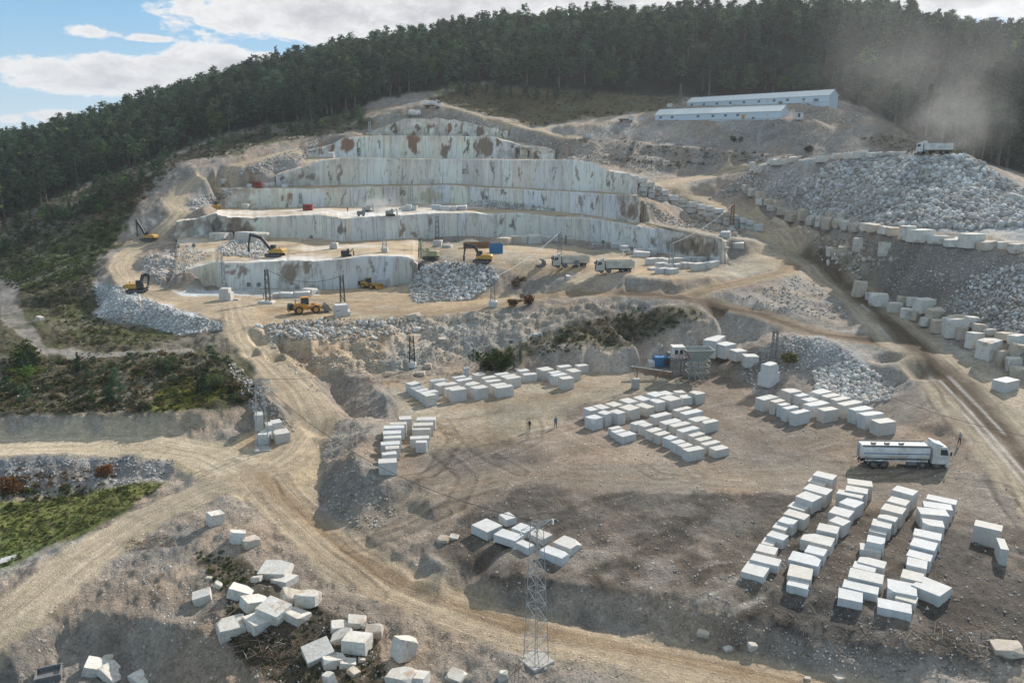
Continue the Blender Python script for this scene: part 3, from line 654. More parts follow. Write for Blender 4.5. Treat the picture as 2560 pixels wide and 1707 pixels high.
# rough (unsawn) stretches of wall as pixel spans
ROUGH = {0: [(415, 470, .5), (690, 790, .9), (1030, 1050, 1)], 1: [(430, 640, 1.6), (1640, 1830, .8)], 2: [(535, 640, .9), (1540, 1610, 1.2)], 3: [(680, 800, .8), (1560, 1600, .6)], 4: [(760, 850, .6), (1240, 1450, .9)], 5: [(900, 1280, .9)]}
for i, w in enumerate(WL):
    P = densify([w.top(x) for x in np.linspace(w.x0, w.x1, 400)], 3)
    # resample evenly in plan
    xs = np.linspace(w.x0, w.x1, 4000); T = np.array([w.top(x) for x in xs]); L = np.concatenate([[0], np.cumsum(np.hypot(np.diff(T[:, 0]), np.diff(T[:, 1])))])
    nS = int(L[-1]/.45); us = np.linspace(0, L[-1], nS); px = np.interp(us, L, xs)
    top = np.array([w.top(x) for x in px]); bot = np.array([w.bot(x) for x in px]); bot[:, 2] -= 1.0
    tx = np.gradient(top[:, 0]); ty = np.gradient(top[:, 1]); ln = np.hypot(tx, ty)
    k = np.ones(9)/9; tx = np.convolve(np.pad(tx/ln, 4, mode='edge'), k, 'valid'); ty = np.convolve(np.pad(ty/ln, 4, mode='edge'), k, 'valid')
    nx, ny = ty, -tx                                    # towards the camera
    rg = np.full(nS, .10)
    for a, b, r_ in ROUGH[i]: rg = np.maximum(rg, r_*np.clip(np.minimum(px-a, b-px)/10+.3, 0, 1))
    # sawn panels: each steps in or out a little and has its own tint
    cuts = [0.0]
    while cuts[-1] < L[-1]: cuts.append(cuts[-1] + rng.choice([2.5, 4, 6, 9, 14])*rng.uniform(.8, 1.2))
    pid = np.searchsorted(cuts, us, 'right'); po = rng.normal(0, .22, len(cuts)+2)[pid]
    warmth = rng.uniform(-1, 1, len(cuts)+2)[pid]; val = rng.normal(0, .075, len(cuts)+2)[pid]
    seam = np.zeros(nS)
    for c_ in cuts: seam = np.maximum(seam, (np.abs(us-c_) < .25)*rng.choice([.1, .4, .8, 1], p=[.3, .3, .25, .15]))
    NR = 16; rows = []; cols = []; vv = []; fl = []
    base = np.array([.81, .75, .655])
    for r in range(NR+1):
        t = r/NR; Q = bot*(1-t) + top*t
        hgt = Q[:, 2]
        off = po*1.0 + rg*fbm(us*.5, hgt*.35, 4, 5+i)*1.6 + .12*fbm(us*.25, hgt*.2, 3, 60+i)
        off = off - .012*(hgt-bot[:, 2])                 # slight batter
        Q = Q.copy(); Q[:, 0] += nx*off; Q[:, 1] += ny*off
        if r == NR: Q[:, 2] += rg*fbm(us*.4, us*0+i, 4, 8)*.6 + .12*fbm(us*.8, us*0, 3, 88)
        rows.append(Q)
        c = np.tile(base, (nS, 1))*(1+val)[:, None]
        c *= 1 + np.clip(warmth, -1, 1)[:, None]*np.array([.05, .0, -.085]) - np.abs(warmth)[:, None]*np.array([0, .015, 0])
        bl = np.clip(fbm(us*.035+i*7, hgt*.03, 3, 130+i)*2.6, -1, 1)[:, None]; c *= 1 + bl*np.array([-.045, -.005, .04])
        c *= (1 + .10*fbm(us*.15, hgt*.25, 4, 30+i))[:, None]
        rgk = np.clip(rg-.15, 0, 1)*.75*np.clip(.6+fbm(us*.5, hgt*.5, 4, 15)*1.4, 0, 1)
        c = c*(1-rgk[:, None]) + np.array([.36, .30, .24])*rgk[:, None]
        c = c*(1-.5*seam[:, None]) + np.array([.25, .19, .14])*.5*seam[:, None]
        # earth washed down from the edge
        wash = np.clip((t-.72)*2.2 + fbm(us*.9, us*0+3, 4, 44+i)*1.3 - .25, 0, 1)*.5*(t > .4)
        c = c*(1-wash[:, None]) + np.array([.42, .34, .26])*wash[:, None]
        qx, qy = pix(Q); qx = qx + fbm(us*.45, hgt*.3, 5, 12)*17; qy = qy + fbm(us*.45, hgt*.3, 5, 13)*14
        for sx, sy, rx, ry, sc in STL:
            f = np.clip(((1.15 if i > 3 else .95)-np.hypot((qx-sx)/rx, (qy-sy)/ry)+.35*fbm(us*1.6, hgt*.25, 3, 91))*4, 0, 1)*(.92 if i > 3 else .78)
            if f.max() > 0: c = c*(1-f[:, None]) + np.array(sc)*(1+.25*fbm(us*1.3, hgt*.8, 3, 3))[:, None]*f[:, None]
        cols.append(c); vv.append(hgt); fl.append(np.zeros(nS))
    front = rows[-1]
    if i < 5:
        nb = WL[i+1]; back = np.array([nb.bot(x) for x in np.clip(px, nb.x0, nb.x1)]); back[:, 1] += .8
        kw = np.ones(21)/21
        for a_ in range(3): back[:, a_] = np.where(np.abs(np.arange(nS)-nS/2) < nS/2-12, np.convolve(np.pad(back[:, a_], 10, mode='edge'), kw, 'valid'), back[:, a_])
        back[:, 1] += .7
    else:
        back = front.copy(); back[:, 1] += 14
    NF = 24
    for r in range(NF+1):
        t = max(r/NF, .0008); Q = front*(1-t) + back*t
        e = min(t*8, 1, (1-t)*8+.2)
        Q[:, 2] = Q[:, 2] + e*(.16*fbm(Q[:, 0]*.25, Q[:, 1]*.25, 4, 61)-.03)
        rows.append(Q)
        s = fbm(Q[:, 0]*.07, Q[:, 1]*.10, 5, 40+i)
        sand = np.array([.43, .335, .225]); white = np.array([.66, .635, .59])
        edge = np.clip(1.1-t*5, 0, 1)*.8
        if i == 1: edge = np.maximum(edge, np.clip(1-np.hypot((px-900)/160, (t-.25)/.45), 0, 1)*1.6)
        f = np.clip(edge + s*1.1 + (.15 if i in (1, 3) else -.05), 0, 1)[:, None]
        c = sand*(1-f) + white*f
        c = c*(1+.25*fbm(Q[:, 0]*.4, Q[:, 1]*.4, 4, 9))[:, None]
        d = np.clip(fbm(Q[:, 0]*.12+9, Q[:, 1]*.2, 4, 19)*2-.45, 0, .6)[:, None]; c = c*(1-d) + np.array([.27, .19, .12])*d
        if i == 0: cx = np.clip((px-1050)/120, 0, 1)[:, None]*.55; c = c*(1-cx) + np.array([.34, .255, .165])*cx
        cols.append(c); vv.append(Q[:, 2]); fl.append(np.ones(nS))
    Vb = np.concatenate(rows); nr = len(rows)
    jj = np.arange(nr-1)[:, None]*nS + np.arange(nS-1)[None, :]
    Fb = np.stack([jj, jj+1, jj+nS+1, jj+nS], -1).reshape(-1, 4)
    me = np_mesh('quarry_bench', Vb, Fb, {'col': ('FLOAT_COLOR', np.clip(np.concatenate(cols), .02, .8)), 'u': ('FLOAT', np.tile(us, nr)+i*300), 'v': ('FLOAT', np.concatenate(vv)), 'fl': ('FLOAT', np.concatenate(fl))}, False)
    o = obj('quarry_terrain', me, RM); tag(o, kind='structure')
SURF = None
def build_surf():
    """ray-castable ground: terrain and benches together"""
    global SURF
    vs, fs, k = [], [], 0
    for o in COL.objects:
        if o.name.startswith('quarry_terrain') or o.name == 'ground':
            me = o.data; n = len(me.vertices); a = np.empty(n*3, np.float32); me.vertices.foreach_get('co', a)
            f = np.empty(len(me.polygons)*4, np.int32); me.loops.foreach_get('vertex_index', f)
            if o.name == 'ground':
                lim = NA*600; a = a[:lim*3]; f = f.reshape(-1, 4); f = f[(f < lim).all(1)].ravel(); n = lim
            vs.append(a.reshape(-1, 3)); fs.append(f.reshape(-1, 4)+k); k += n
    V_ = np.concatenate(vs); F_ = np.concatenate(fs)
    SURF = BVHTree.FromPolygons(V_.tolist(), F_.tolist(), all_triangles=False)
build_surf()
def hit(px, py):
    """first point of the ground seen at a pixel"""
    u, v = (px-1280)/FP, (py-853.5)/FP
    d = Vector((u, CT - v*ST, -ST - v*CT)).normalized()
    h = SURF.ray_cast(Vector((0, 0, CH)), d)[0]
    return h if h else at(px, py, Y=400)
def gz_at(x, y):
    h = SURF.ray_cast(Vector((x, y, 400)), Vector((0, 0, -1)))[0]
    return h.z if h else ground(x, y)
def scale_at(P):
    """photo pixels per metre at a point"""
    return FP/((P.y)*CT - (P.z-CH)*ST)
# ---------------------------------------------------------------- rubble
def rock_shapes(n=10, flat=1.0):
    t = (1+5**.5)/2
    v = np.array([(-1, t, 0), (1, t, 0), (-1, -t, 0), (1, -t, 0), (0, -1, t), (0, 1, t), (0, -1, -t), (0, 1, -t), (t, 0, -1), (t, 0, 1), (-t, 0, -1), (-t, 0, 1)], float)/1.9
    f = np.array([(0, 11, 5), (0, 5, 1), (0, 1, 7), (0, 7, 10), (0, 10, 11), (1, 5, 9), (5, 11, 4), (11, 10, 2), (10, 7, 6), (7, 1, 8), (3, 9, 4), (3, 4, 2), (3, 2, 6), (3, 6, 8), (3, 8, 9), (4, 9, 5), (2, 4, 11), (6, 2, 10), (8, 6, 7), (9, 8, 1)])
    out = []
    for i in range(n):
        w = v*rng.uniform(.75, 1.15, (12, 1)); w = np.clip(w, -rng.uniform(.6, .9, 3), rng.uniform(.6, .9, 3))
        out.append(w)
    return out, f
RS, RF = rock_shapes()
def rand_rot(n):
    q = rng.normal(size=(n, 4)); q /= np.linalg.norm(q, axis=1)[:, None]; a, b, c, d = q.T
    return np.stack([np.stack([1-2*(c*c+d*d), 2*(b*c-a*d), 2*(b*d+a*c)], -1), np.stack([2*(b*c+a*d), 1-2*(b*b+d*d), 2*(c*d-a*b)], -1), np.stack([2*(b*d-a*c), 2*(c*d+a*b), 1-2*(b*b+c*c)], -1)], 1)
def stone_mat(name='loose_stone'):
    m = bpy.data.materials.new(name); m.use_nodes = True; m.node_tree.nodes.clear(); n = NT(m.node_tree)
    c = n('ShaderNodeAttribute', attribute_name='col').outputs[0]; P = n('ShaderNodeNewGeometry').outputs['Position']
    f = n.noise(2.5, 5, .65, P)
    c = n.mix(1.0, c, n.mix(n.ramp(f, .3, .7), (.78, .76, .73), (1.15, 1.15, 1.15)), 'MULTIPLY')
    p = n('ShaderNodeBsdfPrincipled', {'Base Color': c, 'Roughness': .9, 'Specular IOR Level': .15})
    n('ShaderNodeOutputMaterial', {0: p.outputs[0]}); return m
STONE = stone_mat()
def sample_px(pl, n, bias=None):
    a = np.array(pl); lo, hi = a[:, :2].min(0), a[:, :2].max(0); out = []
    while len(out) < n:
        q = rng.uniform(lo, hi, (n, 2)); m = inpoly(q[:, 0], q[:, 1], pl); out += q[m].tolist()
    return out[:n]
def rubble(name, label, pl, n, s0, s1, cols, sink=.25, pw=2.2, clump=0.0):
    """heap of broken stone, one object"""
    P, S = [], []
    for x, y in sample_px(poly(pl), int(n*1.5)):
        if clump and fbm(np.array([x*.012]), np.array([y*.022]), 3, 5)[0] < clump-.6: continue
        h = hit(x, y)
        if h.y > 420: continue
        P.append(h); S.append((s0 + (s1-s0)*rng.random()**pw)*.62)
    n = len(P); P = np.array([tuple(p) for p in P]); S = np.array(S)
    M = rand_rot(n); sc = rng.uniform(.6, 1.2, (n, 3))*S[:, None]
    base = np.stack([RS[i] for i in rng.integers(0, len(RS), n)])*sc[:, None, :]
    V = np.einsum('nij,nkj->nki', M, base) + P[:, None, :]; V[:, :, 2] += (S*(.5-sink))[:, None]
    F = RF[None]+np.arange(n)[:, None, None]*12
    ca = np.array(cols)[rng.integers(0, len(cols), n)]*rng.uniform(.7, 1.15, (n, 1))*(1+.55*fbm(P[:, 0]*.11, P[:, 1]*.11+P[:, 2]*.2, 4, 31))[:, None]
    me = np_mesh(name, V.reshape(-1, 3), F.reshape(-1, 3), {'col': ('FLOAT_COLOR', np.repeat(np.clip(ca, 0, .85), 12, 0))})
    return tag(obj(name, me, STONE), label, 'rubble', kind='stuff')
WHT = [(.55, .545, .53), (.61, .605, .59), (.49, .475, .45), (.44, .405, .36)]
GRY = [(.44, .40, .36), (.36, .32, .28), (.52, .50, .47)]
TAN = [(.46, .39, .31), (.55, .50, .44), (.40, .33, .26)]
rubble('rubble_heap', 'huge heap of broken white marble below the tipping dump truck', '1990,470 2080,405 2170,400 2300,395 2420,388 2480,428 2570,480 2600,560 2420,575 2250,570 2100,565 2030,545', 9000, .22, 1.6, WHT+[(.44, .42, .39), (.36, .33, .30)], .25, 3.6)
rubble('rubble_heap', 'brown dusty rubble on the left flank of the big heap', '1760,505 1880,425 1990,430 2030,520 1960,530 1900,505 1880,480', 900, .25, .9, GRY)
rubble('rubble_heap', 'grey stony fill slope above the boulder wall', '2010,590 2250,605 2560,640 2560,860 2430,800 2300,750 2150,700', 2600, .12, .5, GRY+[(.30, .27, .24)], .3, 3)
rubble('rubble_heap', 'loose boulders spread below the boulder row at road bend', '1990,560 2080,590 2250,650 2150,700 2060,660', 200, .2, 1.3, TAN+GRY, .2, 2.4)
rubble('rubble_heap', 'white marble rubble on the fill above the retaining boulders', '2350,770 2430,690 2560,660 2560,860 2460,820', 700, .25, .9, WHT+GRY)
rubble('rubble_heap', 'spoil heap of mixed stones beside the crusher', '1850,930 1910,865 1960,838 2051,842 2140,885 2100,930 1960,930 1890,985', 1300, .08, .5, GRY+WHT, .3, 2.6)
rubble('rubble_heap', 'fan of white boulders at the foot of the spoil heap', '2030,930 2140,900 2235,965 2225,1000 2150,1012 2040,985', 800, .3, 1.1, [(.52, .49, .45), (.44, .41, .37), (.58, .56, .53)], .2, 2)
rubble('rubble_heap', 'white marble spill down the left edge of the shelf', '235,720 300,715 400,760 470,788 548,806 560,826 450,838 350,812 252,795', 2200, .15, .8, WHT, .3, 2.4)
rubble('rubble_heap', 'white marble rubble between the two quarry shelves', '1030,690 1060,665 1130,655 1230,668 1250,700 1180,750 1040,758 1020,735', 1100, .3, 1.15, WHT, .2, 1.8)
rubble('rubble_heap', 'white rubble pile under the raised excavator arm', '540,625 590,598 660,602 690,632 640,645 560,640', 520, .3, .95, WHT, .1, 1.8)
rubble('rubble_heap', 'broken marble along the foot of the middle wall', '1160,515 1180,500 1250,503 1330,515 1390,522 1385,530 1250,524', 420, .3, 1.2, WHT, .1, 1.8)
rubble('rubble_heap', 'stony pit slope with pale gravel', '640,830 760,806 900,803 1045,792 1176,780 1306,770 1500,752 1560,765 1400,822 1220,868 1170,905 950,928 730,925 690,880', 3600, .08, .5, TAN+GRY, .35, 3.5, .55)
rubble('rubble_heap', 'pale boulders along the crest of the pit slope', '640,815 800,795 950,800 1060,790 1060,830 850,850 700,850', 600, .25, 1.0, WHT+TAN, .2, 2)
rubble('rubble_heap', 'stony bank below the white prefab sheds', '1400,318 1640,308 2040,305 2140,355 2190,385 2060,383 1850,376 1600,354', 2000, .15, .6, GRY+TAN, .3, 2.6)
rubble('rubble_heap', 'stones on the bank behind the lower shed', '1990,262 2080,258 2170,292 2140,310 1990,300', 420, .2, .8, GRY+TAN, .3)
rubble('rubble_heap', 'rocky debris on the left rim of the quarry', '345,662 372,640 470,612 530,640 440,690 400,712', 500, .2, .9, WHT+GRY, .3)
rubble('rubble_heap', 'debris slope left of the middle walls', '445,520 520,484 600,470 560,498 500,512', 300, .25, .9, GRY+WHT, .3)
rubble('rubble_heap', 'debris left of the upper walls', '560,440 640,410 700,385 800,350 800,375 700,430', 450, .25, .9, GRY+WHT, .3)
rubble('rubble_heap', 'debris on the slope between the upper road and the benches', '1250,330 1320,345 1450,365 1640,375 1700,420 1600,430 1500,410 1390,375 1280,352', 700, .2, .9, GRY+TAN, .3)
rubble('rubble_heap', 'dirt and stones beside the block retaining wall', '1600,500 1690,545 1800,565 1900,580 1800,585 1660,560', 420, .2, .8, GRY+TAN, .3)
rubble('rubble_heap', 'litter of grey stones below the left road', '0,1150 300,1140 450,1150 420,1195 300,1215 100,1235 0,1250', 1200, .06, .42, GRY+WHT, .35, 3, .5)
rubble('rubble_heap', 'stones on the bank beside the winding dirt road', '640,880 700,930 790,985 840,960 860,1040 800,1100 810,1210 830,1290 925,1330 1000,1290 940,1180 900,1080 960,960 800,940', 1100, .05, .4, GRY+TAN, .35, 3.2, .5)
rubble('rubble_heap', 'stones spilling onto the road bank behind the pylon blocks', '560,880 640,960 700,1030 740,1080 690,1090 640,1040 590,960', 420, .12, .6, GRY+TAN, .3, 2.4)
rubble('rubble_heap', 'loose stones on the foreground mound', '330,1380 480,1300 560,1280 700,1420 860,1500 1000,1560 1000,1700 660,1707 300,1560 150,1500', 2000, .03, .24, GRY+WHT, .35, 3.4, .55)
rubble('rubble_heap', 'stones at the foot of the yard bank', '1030,1370 1200,1440 1400,1470 1700,1520 2050,1600 2500,1640 2500,1700 2100,1690 1600,1570 1250,1490 1090,1450', 1300, .03, .24, GRY+TAN, .35, 3.4, .55)
rubble('rubble_heap', 'stones scattered on the green hillside', '0,640 300,560 290,610 230,720 250,800 420,840 560,880 620,980 400,1020 0,1030 200,850', 420, .08, .42, GRY+WHT, .3, 3)
rubble('rubble_heap', 'small stones on the triangle between the haul roads', '1850,745 1990,690 2060,720 2150,790 2100,800 1950,780', 420, .12, .6, GRY+WHT, .3, 2.6)
rubble('rubble_heap', 'stones below the top bench road', '930,300 1010,285 1120,285 1230,310 1280,330 1240,322 1100,292 1000,295', 320, .2, .8, GRY+WHT, .3)

rubble('stone_chips', 'small stone chips strewn over the yard soil', '1060,1060 1300,1010 1700,1000 2150,1040 2400,1120 2560,1250 2560,1640 2300,1610 2050,1570 1620,1470 1300,1430 1100,1360 1150,1220', 3200, .04, .26, GRY+WHT, .3, 4.0)
rubble('stone_chips', 'stone chips along the edges of the dirt roads', '560,1240 660,1250 800,1400 1000,1520 1300,1610 1600,1670 1500,1707 1200,1640 900,1540 700,1400 600,1300', 500, .03, .18, GRY+TAN, .3, 4.0)
# ---------------------------------------------------------------- trees
def leaf_mat(name, c0, c1):
    m = bpy.data.materials.new(name); m.use_nodes = True; m.node_tree.nodes.clear(); n = NT(m.node_tree)
    g = n('ShaderNodeNewGeometry'); oi = n('ShaderNodeObjectInfo'); c = n('ShaderNodeAttribute', attribute_name='col').outputs[0]
    r = n.math('FRACT', n.math('ADD', g.outputs['Random Per Island'], oi.outputs['Random']))
    t = n.mix(r, c0, c1); t = n.mix(1.0, t, c, 'MULTIPLY')
    t = n.mix(1.0, t, n.mix(oi.outputs['Random'], (.62, .68, .64), (1.5, 1.4, 1.15)), 'MULTIPLY')
    d = n('ShaderNodeBsdfDiffuse', {'Color': t, 'Roughness': .6}); tr = n('ShaderNodeBsdfTranslucent', {'Color': t})
    x = n('ShaderNodeMixShader', {0: .28, 1: d.outputs[0], 2: tr.outputs[0]}); n('ShaderNodeOutputMaterial', {0: x.outputs[0]}); return m
LEAF = leaf_mat('pine_needles', (.032, .066, .047), (.080, .118, .080))
BARK = mat('bark', (.20, .15, .115), .9, var=.3)
def pads_to_leaves(pads, per, size):
    """pads: list of centre, radii; returns triangles of leaf clumps through each pad's volume"""
    V = []
    for (c, r) in pads:
        k = max(3, int(per*rng.uniform(.7, 1.3)))
        d = rng.normal(size=(k, 3)); d /= np.linalg.norm(d, axis=1)[:, None]; d *= rng.uniform(.35, 1.05, (k, 1))
        p = np.array(c) + d*np.array(r)
        s = size*rng.uniform(.6, 1.5, (k, 1, 1))
        t = rng.normal(size=(k, 3, 3)); t[:, :, 2] *= .55; t /= np.linalg.norm(t, axis=2)[:, :, None]
        V.append(p[:, None, :] + t*s)
    return np.concatenate(V)
def crown_pads(kind, H, r):
    P = []
    if kind == 'pine':                         # open crown of flat layered pads on a bare stem
        lo = r.uniform(.2, .42); n = int(r.integers(20, 30)); W = H*r.uniform(.20, .31)
        for i in range(n):
            t = (i+r.random())/n; h = H*(lo + (1-lo)*t); w = W*(math.sin(math.pi*min(1, .25+.78*t))**.7)*(1-.35*t)+.3
            a = r.random()*6.28; d = w*math.sqrt(r.random())
            P.append(((d*math.cos(a), d*math.sin(a), h-.3), (H*.085*r.uniform(.8, 1.4), H*.085*r.uniform(.8, 1.4), H*.034*r.uniform(.7, 1.4))))
    elif kind == 'fir':
        n = 24
        for i in range(n):
            t = (i+r.random())/n; h = H*(.10+.9*t); w = H*.19*(1-t)**.8+.1
            a = r.random()*6.28; d = w*r.uniform(.3, .85)
            P.append(((d*math.cos(a), d*math.sin(a), h), (w*.6+.25, w*.6+.25, H*.035)))
    else:                                      # broadleaf
        n = 22
        for i in range(n):
            v = r.normal(size=3); v /= np.linalg.norm(v); v *= r.uniform(.4, 1)
            P.append(((v[0]*H*.27, v[1]*H*.27, H*.55+v[2]*H*.36), (H*.13, H*.13, H*.11)))
    return P
def trunk_mesh(H, kind, r, limbs=5):
    V, F = [], []
    def cone(a, b, r0, r1, n=6):
        k = len(V); d = (Vector(b)-Vector(a)).normalized(); u = d.orthogonal().normalized(); w = d.cross(u)
        for p, q in ((a, r0), (b, r1)):
            for i in range(n):
                t = i/n*6.2832; V.append(tuple(Vector(p)+(u*math.cos(t)+w*math.sin(t))*q))
        for i in range(n): F.append((k+i, k+(i+1) % n, k+n+(i+1) % n, k+n+i))
    b = H*.018+.05; mid = (r.normal()*.15, r.normal()*.15, H*.5)
    cone((0, 0, -.8), mid, b, b*.65); cone(mid, (mid[0]*1.3, mid[1]*1.3, H*.93), b*.65, b*.15)
    for i in range(limbs):
        h = H*r.uniform(.4, .85); a = r.random()*6.28; l = H*r.uniform(.07, .16)
        cone((mid[0], mid[1], h), (mid[0]+l*math.cos(a), mid[1]+l*math.sin(a), h+l*.25), b*.28, b*.08, 4)
    return np_mesh('trunk', V, F)
def tri_mesh(name, T, col=None):
    n = len(T); c = np.repeat(rng.uniform(.75, 1.25, (n, 1)), 3, 0)*np.ones((1, 3)) if col is None else np.repeat(col, 3, 0)
    return np_mesh(name, T.reshape(-1, 3), np.arange(n*3).reshape(-1, 3), {'col': ('FLOAT_COLOR', c)})
r_ = np.random.default_rng(11)
TREES = []
for k, kind in enumerate(['pine']*7 + ['fir']*3 + ['broad']*2):
    T = pads_to_leaves(crown_pads(kind, 16, r_), 62 if kind != 'broad' else 60, .42)
    tint = {'pine': (1, 1, 1), 'fir': (.95, 1, 1), 'broad': (1.9, 1.9, .8)}[kind]
    cc = rng.uniform(.8, 1.2, (len(T), 1))*np.array(tint)
    TREES.append((kind, tri_mesh('crown', T, cc), trunk_mesh(16, kind, r_)))
# where the forest stands: jittered grid in plan, kept where the photograph shows it
cand = []
for gx in np.arange(-420, 420, 4.8):
    for gy in np.arange(255, 610, 4.8):
        cand.append((gx + rng.uniform(-2.4, 2.4), gy + rng.uniform(-2.4, 2.4)))
cand = np.array(cand); zz = np.array([ground(x, y) for x, y in cand]); P = np.column_stack([cand, zz])
px, py = pix(P)
ok = (px > -160) & (px < 2720) & (inpoly(px, py, FOREST) | (P[:, 1] > 470)) & ~((fbm(P[:, 0]*.03, P[:, 1]*.03, 3, 4) > .42) & (P[:, 1] < 470))
P = P[ok]; px, py = px[ok], py[ok]
Hs = np.clip(rng.normal(13.8, 3.0, len(P)), 6, 21) - 3*(px < 500)
vis = []
for i, (p, h) in enumerate(zip(P, Hs)):
    top = Vector((p[0], p[1], p[2]+h)); d = top-Vector((0, 0, CH)); L = d.length
    q = SURF.ray_cast(Vector((0, 0, CH)), d.normalized(), L-6)[0]
    if q is None: vis.append(i)
P, Hs, px, py = P[vis], Hs[vis], px[vis], py[vis]
near = np.argsort(-Hs/P[:, 1] - 1e-9*(px > 0) + 9*((px < 0) | (px > 2560)))
kinds = rng.choice(12, len(P), p=[.115]*7+[.055]*3+[.015]*2)
light = (np.hypot((px-1190)/110, (py-200)/70) < 1) | (np.hypot((px-1620)/90, (py-200)/50) < 1) | (np.hypot((px-2330)/60, (py-300)/60) < 1)
kinds[light & (rng.random(len(P)) < .35)] = 11
solo = [i for i in near if 0 <= px[i] <= 2560][:300]; solo_set = set(solo)
protos = {}
for i in solo:
    k = int(kinds[i]); kind, cm, tm = TREES[k]
    broad = kind == 'broad'
    if k not in protos:
        t = thing('pine_tree' if not broad else 'broadleaf_tree', '', 'tree', (0, 0, 0)); obj('crown', cm, LEAF, t); obj('trunk', tm, BARK, t); protos[k] = t; o = t
    else: o = copy_tree(protos[k])
    o.location = P[i]; s = Hs[i]/16*(.8 if broad else 1); o.scale = (s*rng.uniform(.85, 1.25), s*rng.uniform(.85, 1.25), s); o.rotation_euler = (0, 0, rng.uniform(0, 6.28))
    tag(o, 'bright green broadleaf tree among the dark pines at the forest edge' if broad else ('slender dark conifer at the lower edge of the hillside forest' if kind == 'fir' else 'tall dark pine at the lower edge of the hillside forest'), 'tree',
        'broadleaf trees at the forest edge' if broad else ('conifers along the forest edge' if kind == 'fir' else 'pines along the forest edge'))
rest = [i for i in range(len(P)) if i not in solo_set]
LO = []
for k in range(10):
    kind = 'fir' if k in (7, 8) else ('broad' if k == 9 else 'pine'); T = pads_to_leaves(crown_pads(kind, 16, r_), 18, .72)
    LO.append((T, rng.uniform(.75, 1.25, (len(T), 1))*np.array((1.7, 1.7, .8) if k == 9 else (1, 1, 1))))
TT, CC = [], []
for i in rest:
    T, c = LO[int(rng.choice(10, p=[.13]*7+[.04, .035, .015]))]; a = rng.uniform(0, 6.28); s = Hs[i]/16; ca, sa = math.cos(a)*s*rng.uniform(.9, 1.3), math.sin(a)*s*rng.uniform(.9, 1.3)
    Q = np.stack([T[..., 0]*ca - T[..., 1]*sa, T[..., 0]*sa + T[..., 1]*ca, T[..., 2]*s], -1) + P[i]
    TT.append(Q); CC.append(c*rng.uniform(.5, 1.5)*np.array((rng.uniform(.85, 1.15), 1, rng.uniform(.85, 1.15))))
# saplings and half grown pines below the forest edge
for x, y in sample_px(poly('0,565 60,540 200,485 330,430 500,365 640,325 800,312 900,290 900,320 760,340 560,385 440,400 350,470 250,540 120,600 0,640'), 190) + sample_px(poly('0,900 250,895 560,900 620,985 400,1010 0,1020'), 40) + sample_px(poly('1080,245 1200,215 1330,228 1500,240 1450,262 1200,250'), 40):
    h_ = hit(x, y); T, c = LO[int(rng.choice(10))]; s = rng.uniform(2, 6)/16*(.6 if h_.y < 200 else 1); a = rng.uniform(0, 6.28)
    Q = np.stack([(T[..., 0]*math.cos(a)-T[..., 1]*math.sin(a))*s*1.3, (T[..., 0]*math.sin(a)+T[..., 1]*math.cos(a))*s*1.3, T[..., 2]*s*1.1-1.5*s], -1) + np.array(h_)
    TT.append(Q); CC.append(c*rng.uniform(.6, 1.4))
tag(obj('forest', tri_mesh('forest', np.concatenate(TT), np.concatenate(CC)), LEAF), 'dense dark pine forest covering the hill up to the ridge', 'forest', kind='stuff')
print('trees', len(P), 'leaf tris', sum(len(t) for t in TT))
# far wooded hill on the left horizon
TT = []
for i in range(2600):
    x, y = rng.uniform(-4200, -1700), rng.uniform(3300, 4600); z = ground(x, y)
    p = np.array((x, y, z)); q = pix(p[None]); 
    if not (-100 < q[0][0] < 420): continue
    TT.append(p + rng.normal(size=(6, 3, 3))*np.array([9, 9, 6]) + np.array([0, 0, 6]))
if TT: tag(obj('distant_forest', tri_mesh('distant_forest', np.concatenate(TT)), LEAF), 'hazy wooded hill on the left horizon', 'forest', kind='stuff')

# ---------------------------------------------------------------- low growth, cut branches
def bushes(name, label, spec):
    """spec: list of polygon, count, size range, colour"""
    T_, C_ = [], []
    for pl, n, s0, s1, c in spec:
        for x, y in sample_px(poly(pl), n):
            h = hit(x, y)
            if h.y > 420: continue
            s = s0+(s1-s0)*rng.random()**2.2; k = int(10+26*min(1, s))
            T = pads_to_leaves([((h.x, h.y, h.z+s*.35), (s*.6, s*.6, s*.5)), ((h.x+rng.normal()*s*.5, h.y+rng.normal()*s*.5, h.z+s*.25), (s*.5, s*.5, s*.35))], k*.6, .13*s+.10)
            T_.append(T); C_.append(np.array(c)[None]*rng.uniform(.6, 1.4)*rng.uniform(.8, 1.2, (len(T), 1)))
    return tag(obj(name, tri_mesh(name, np.concatenate(T_), np.concatenate(C_)), LEAF2), label, 'undergrowth', kind='stuff')
LEAF2 = leaf_mat('shrub_leaves', (.8, .8, .8), (1.15, 1.15, 1.15))
DG, MG, BG, BR, YG = (.05, .068, .034), (.085, .105, .045), (.12, .145, .05), (.15, .11, .075), (.17, .18, .045)
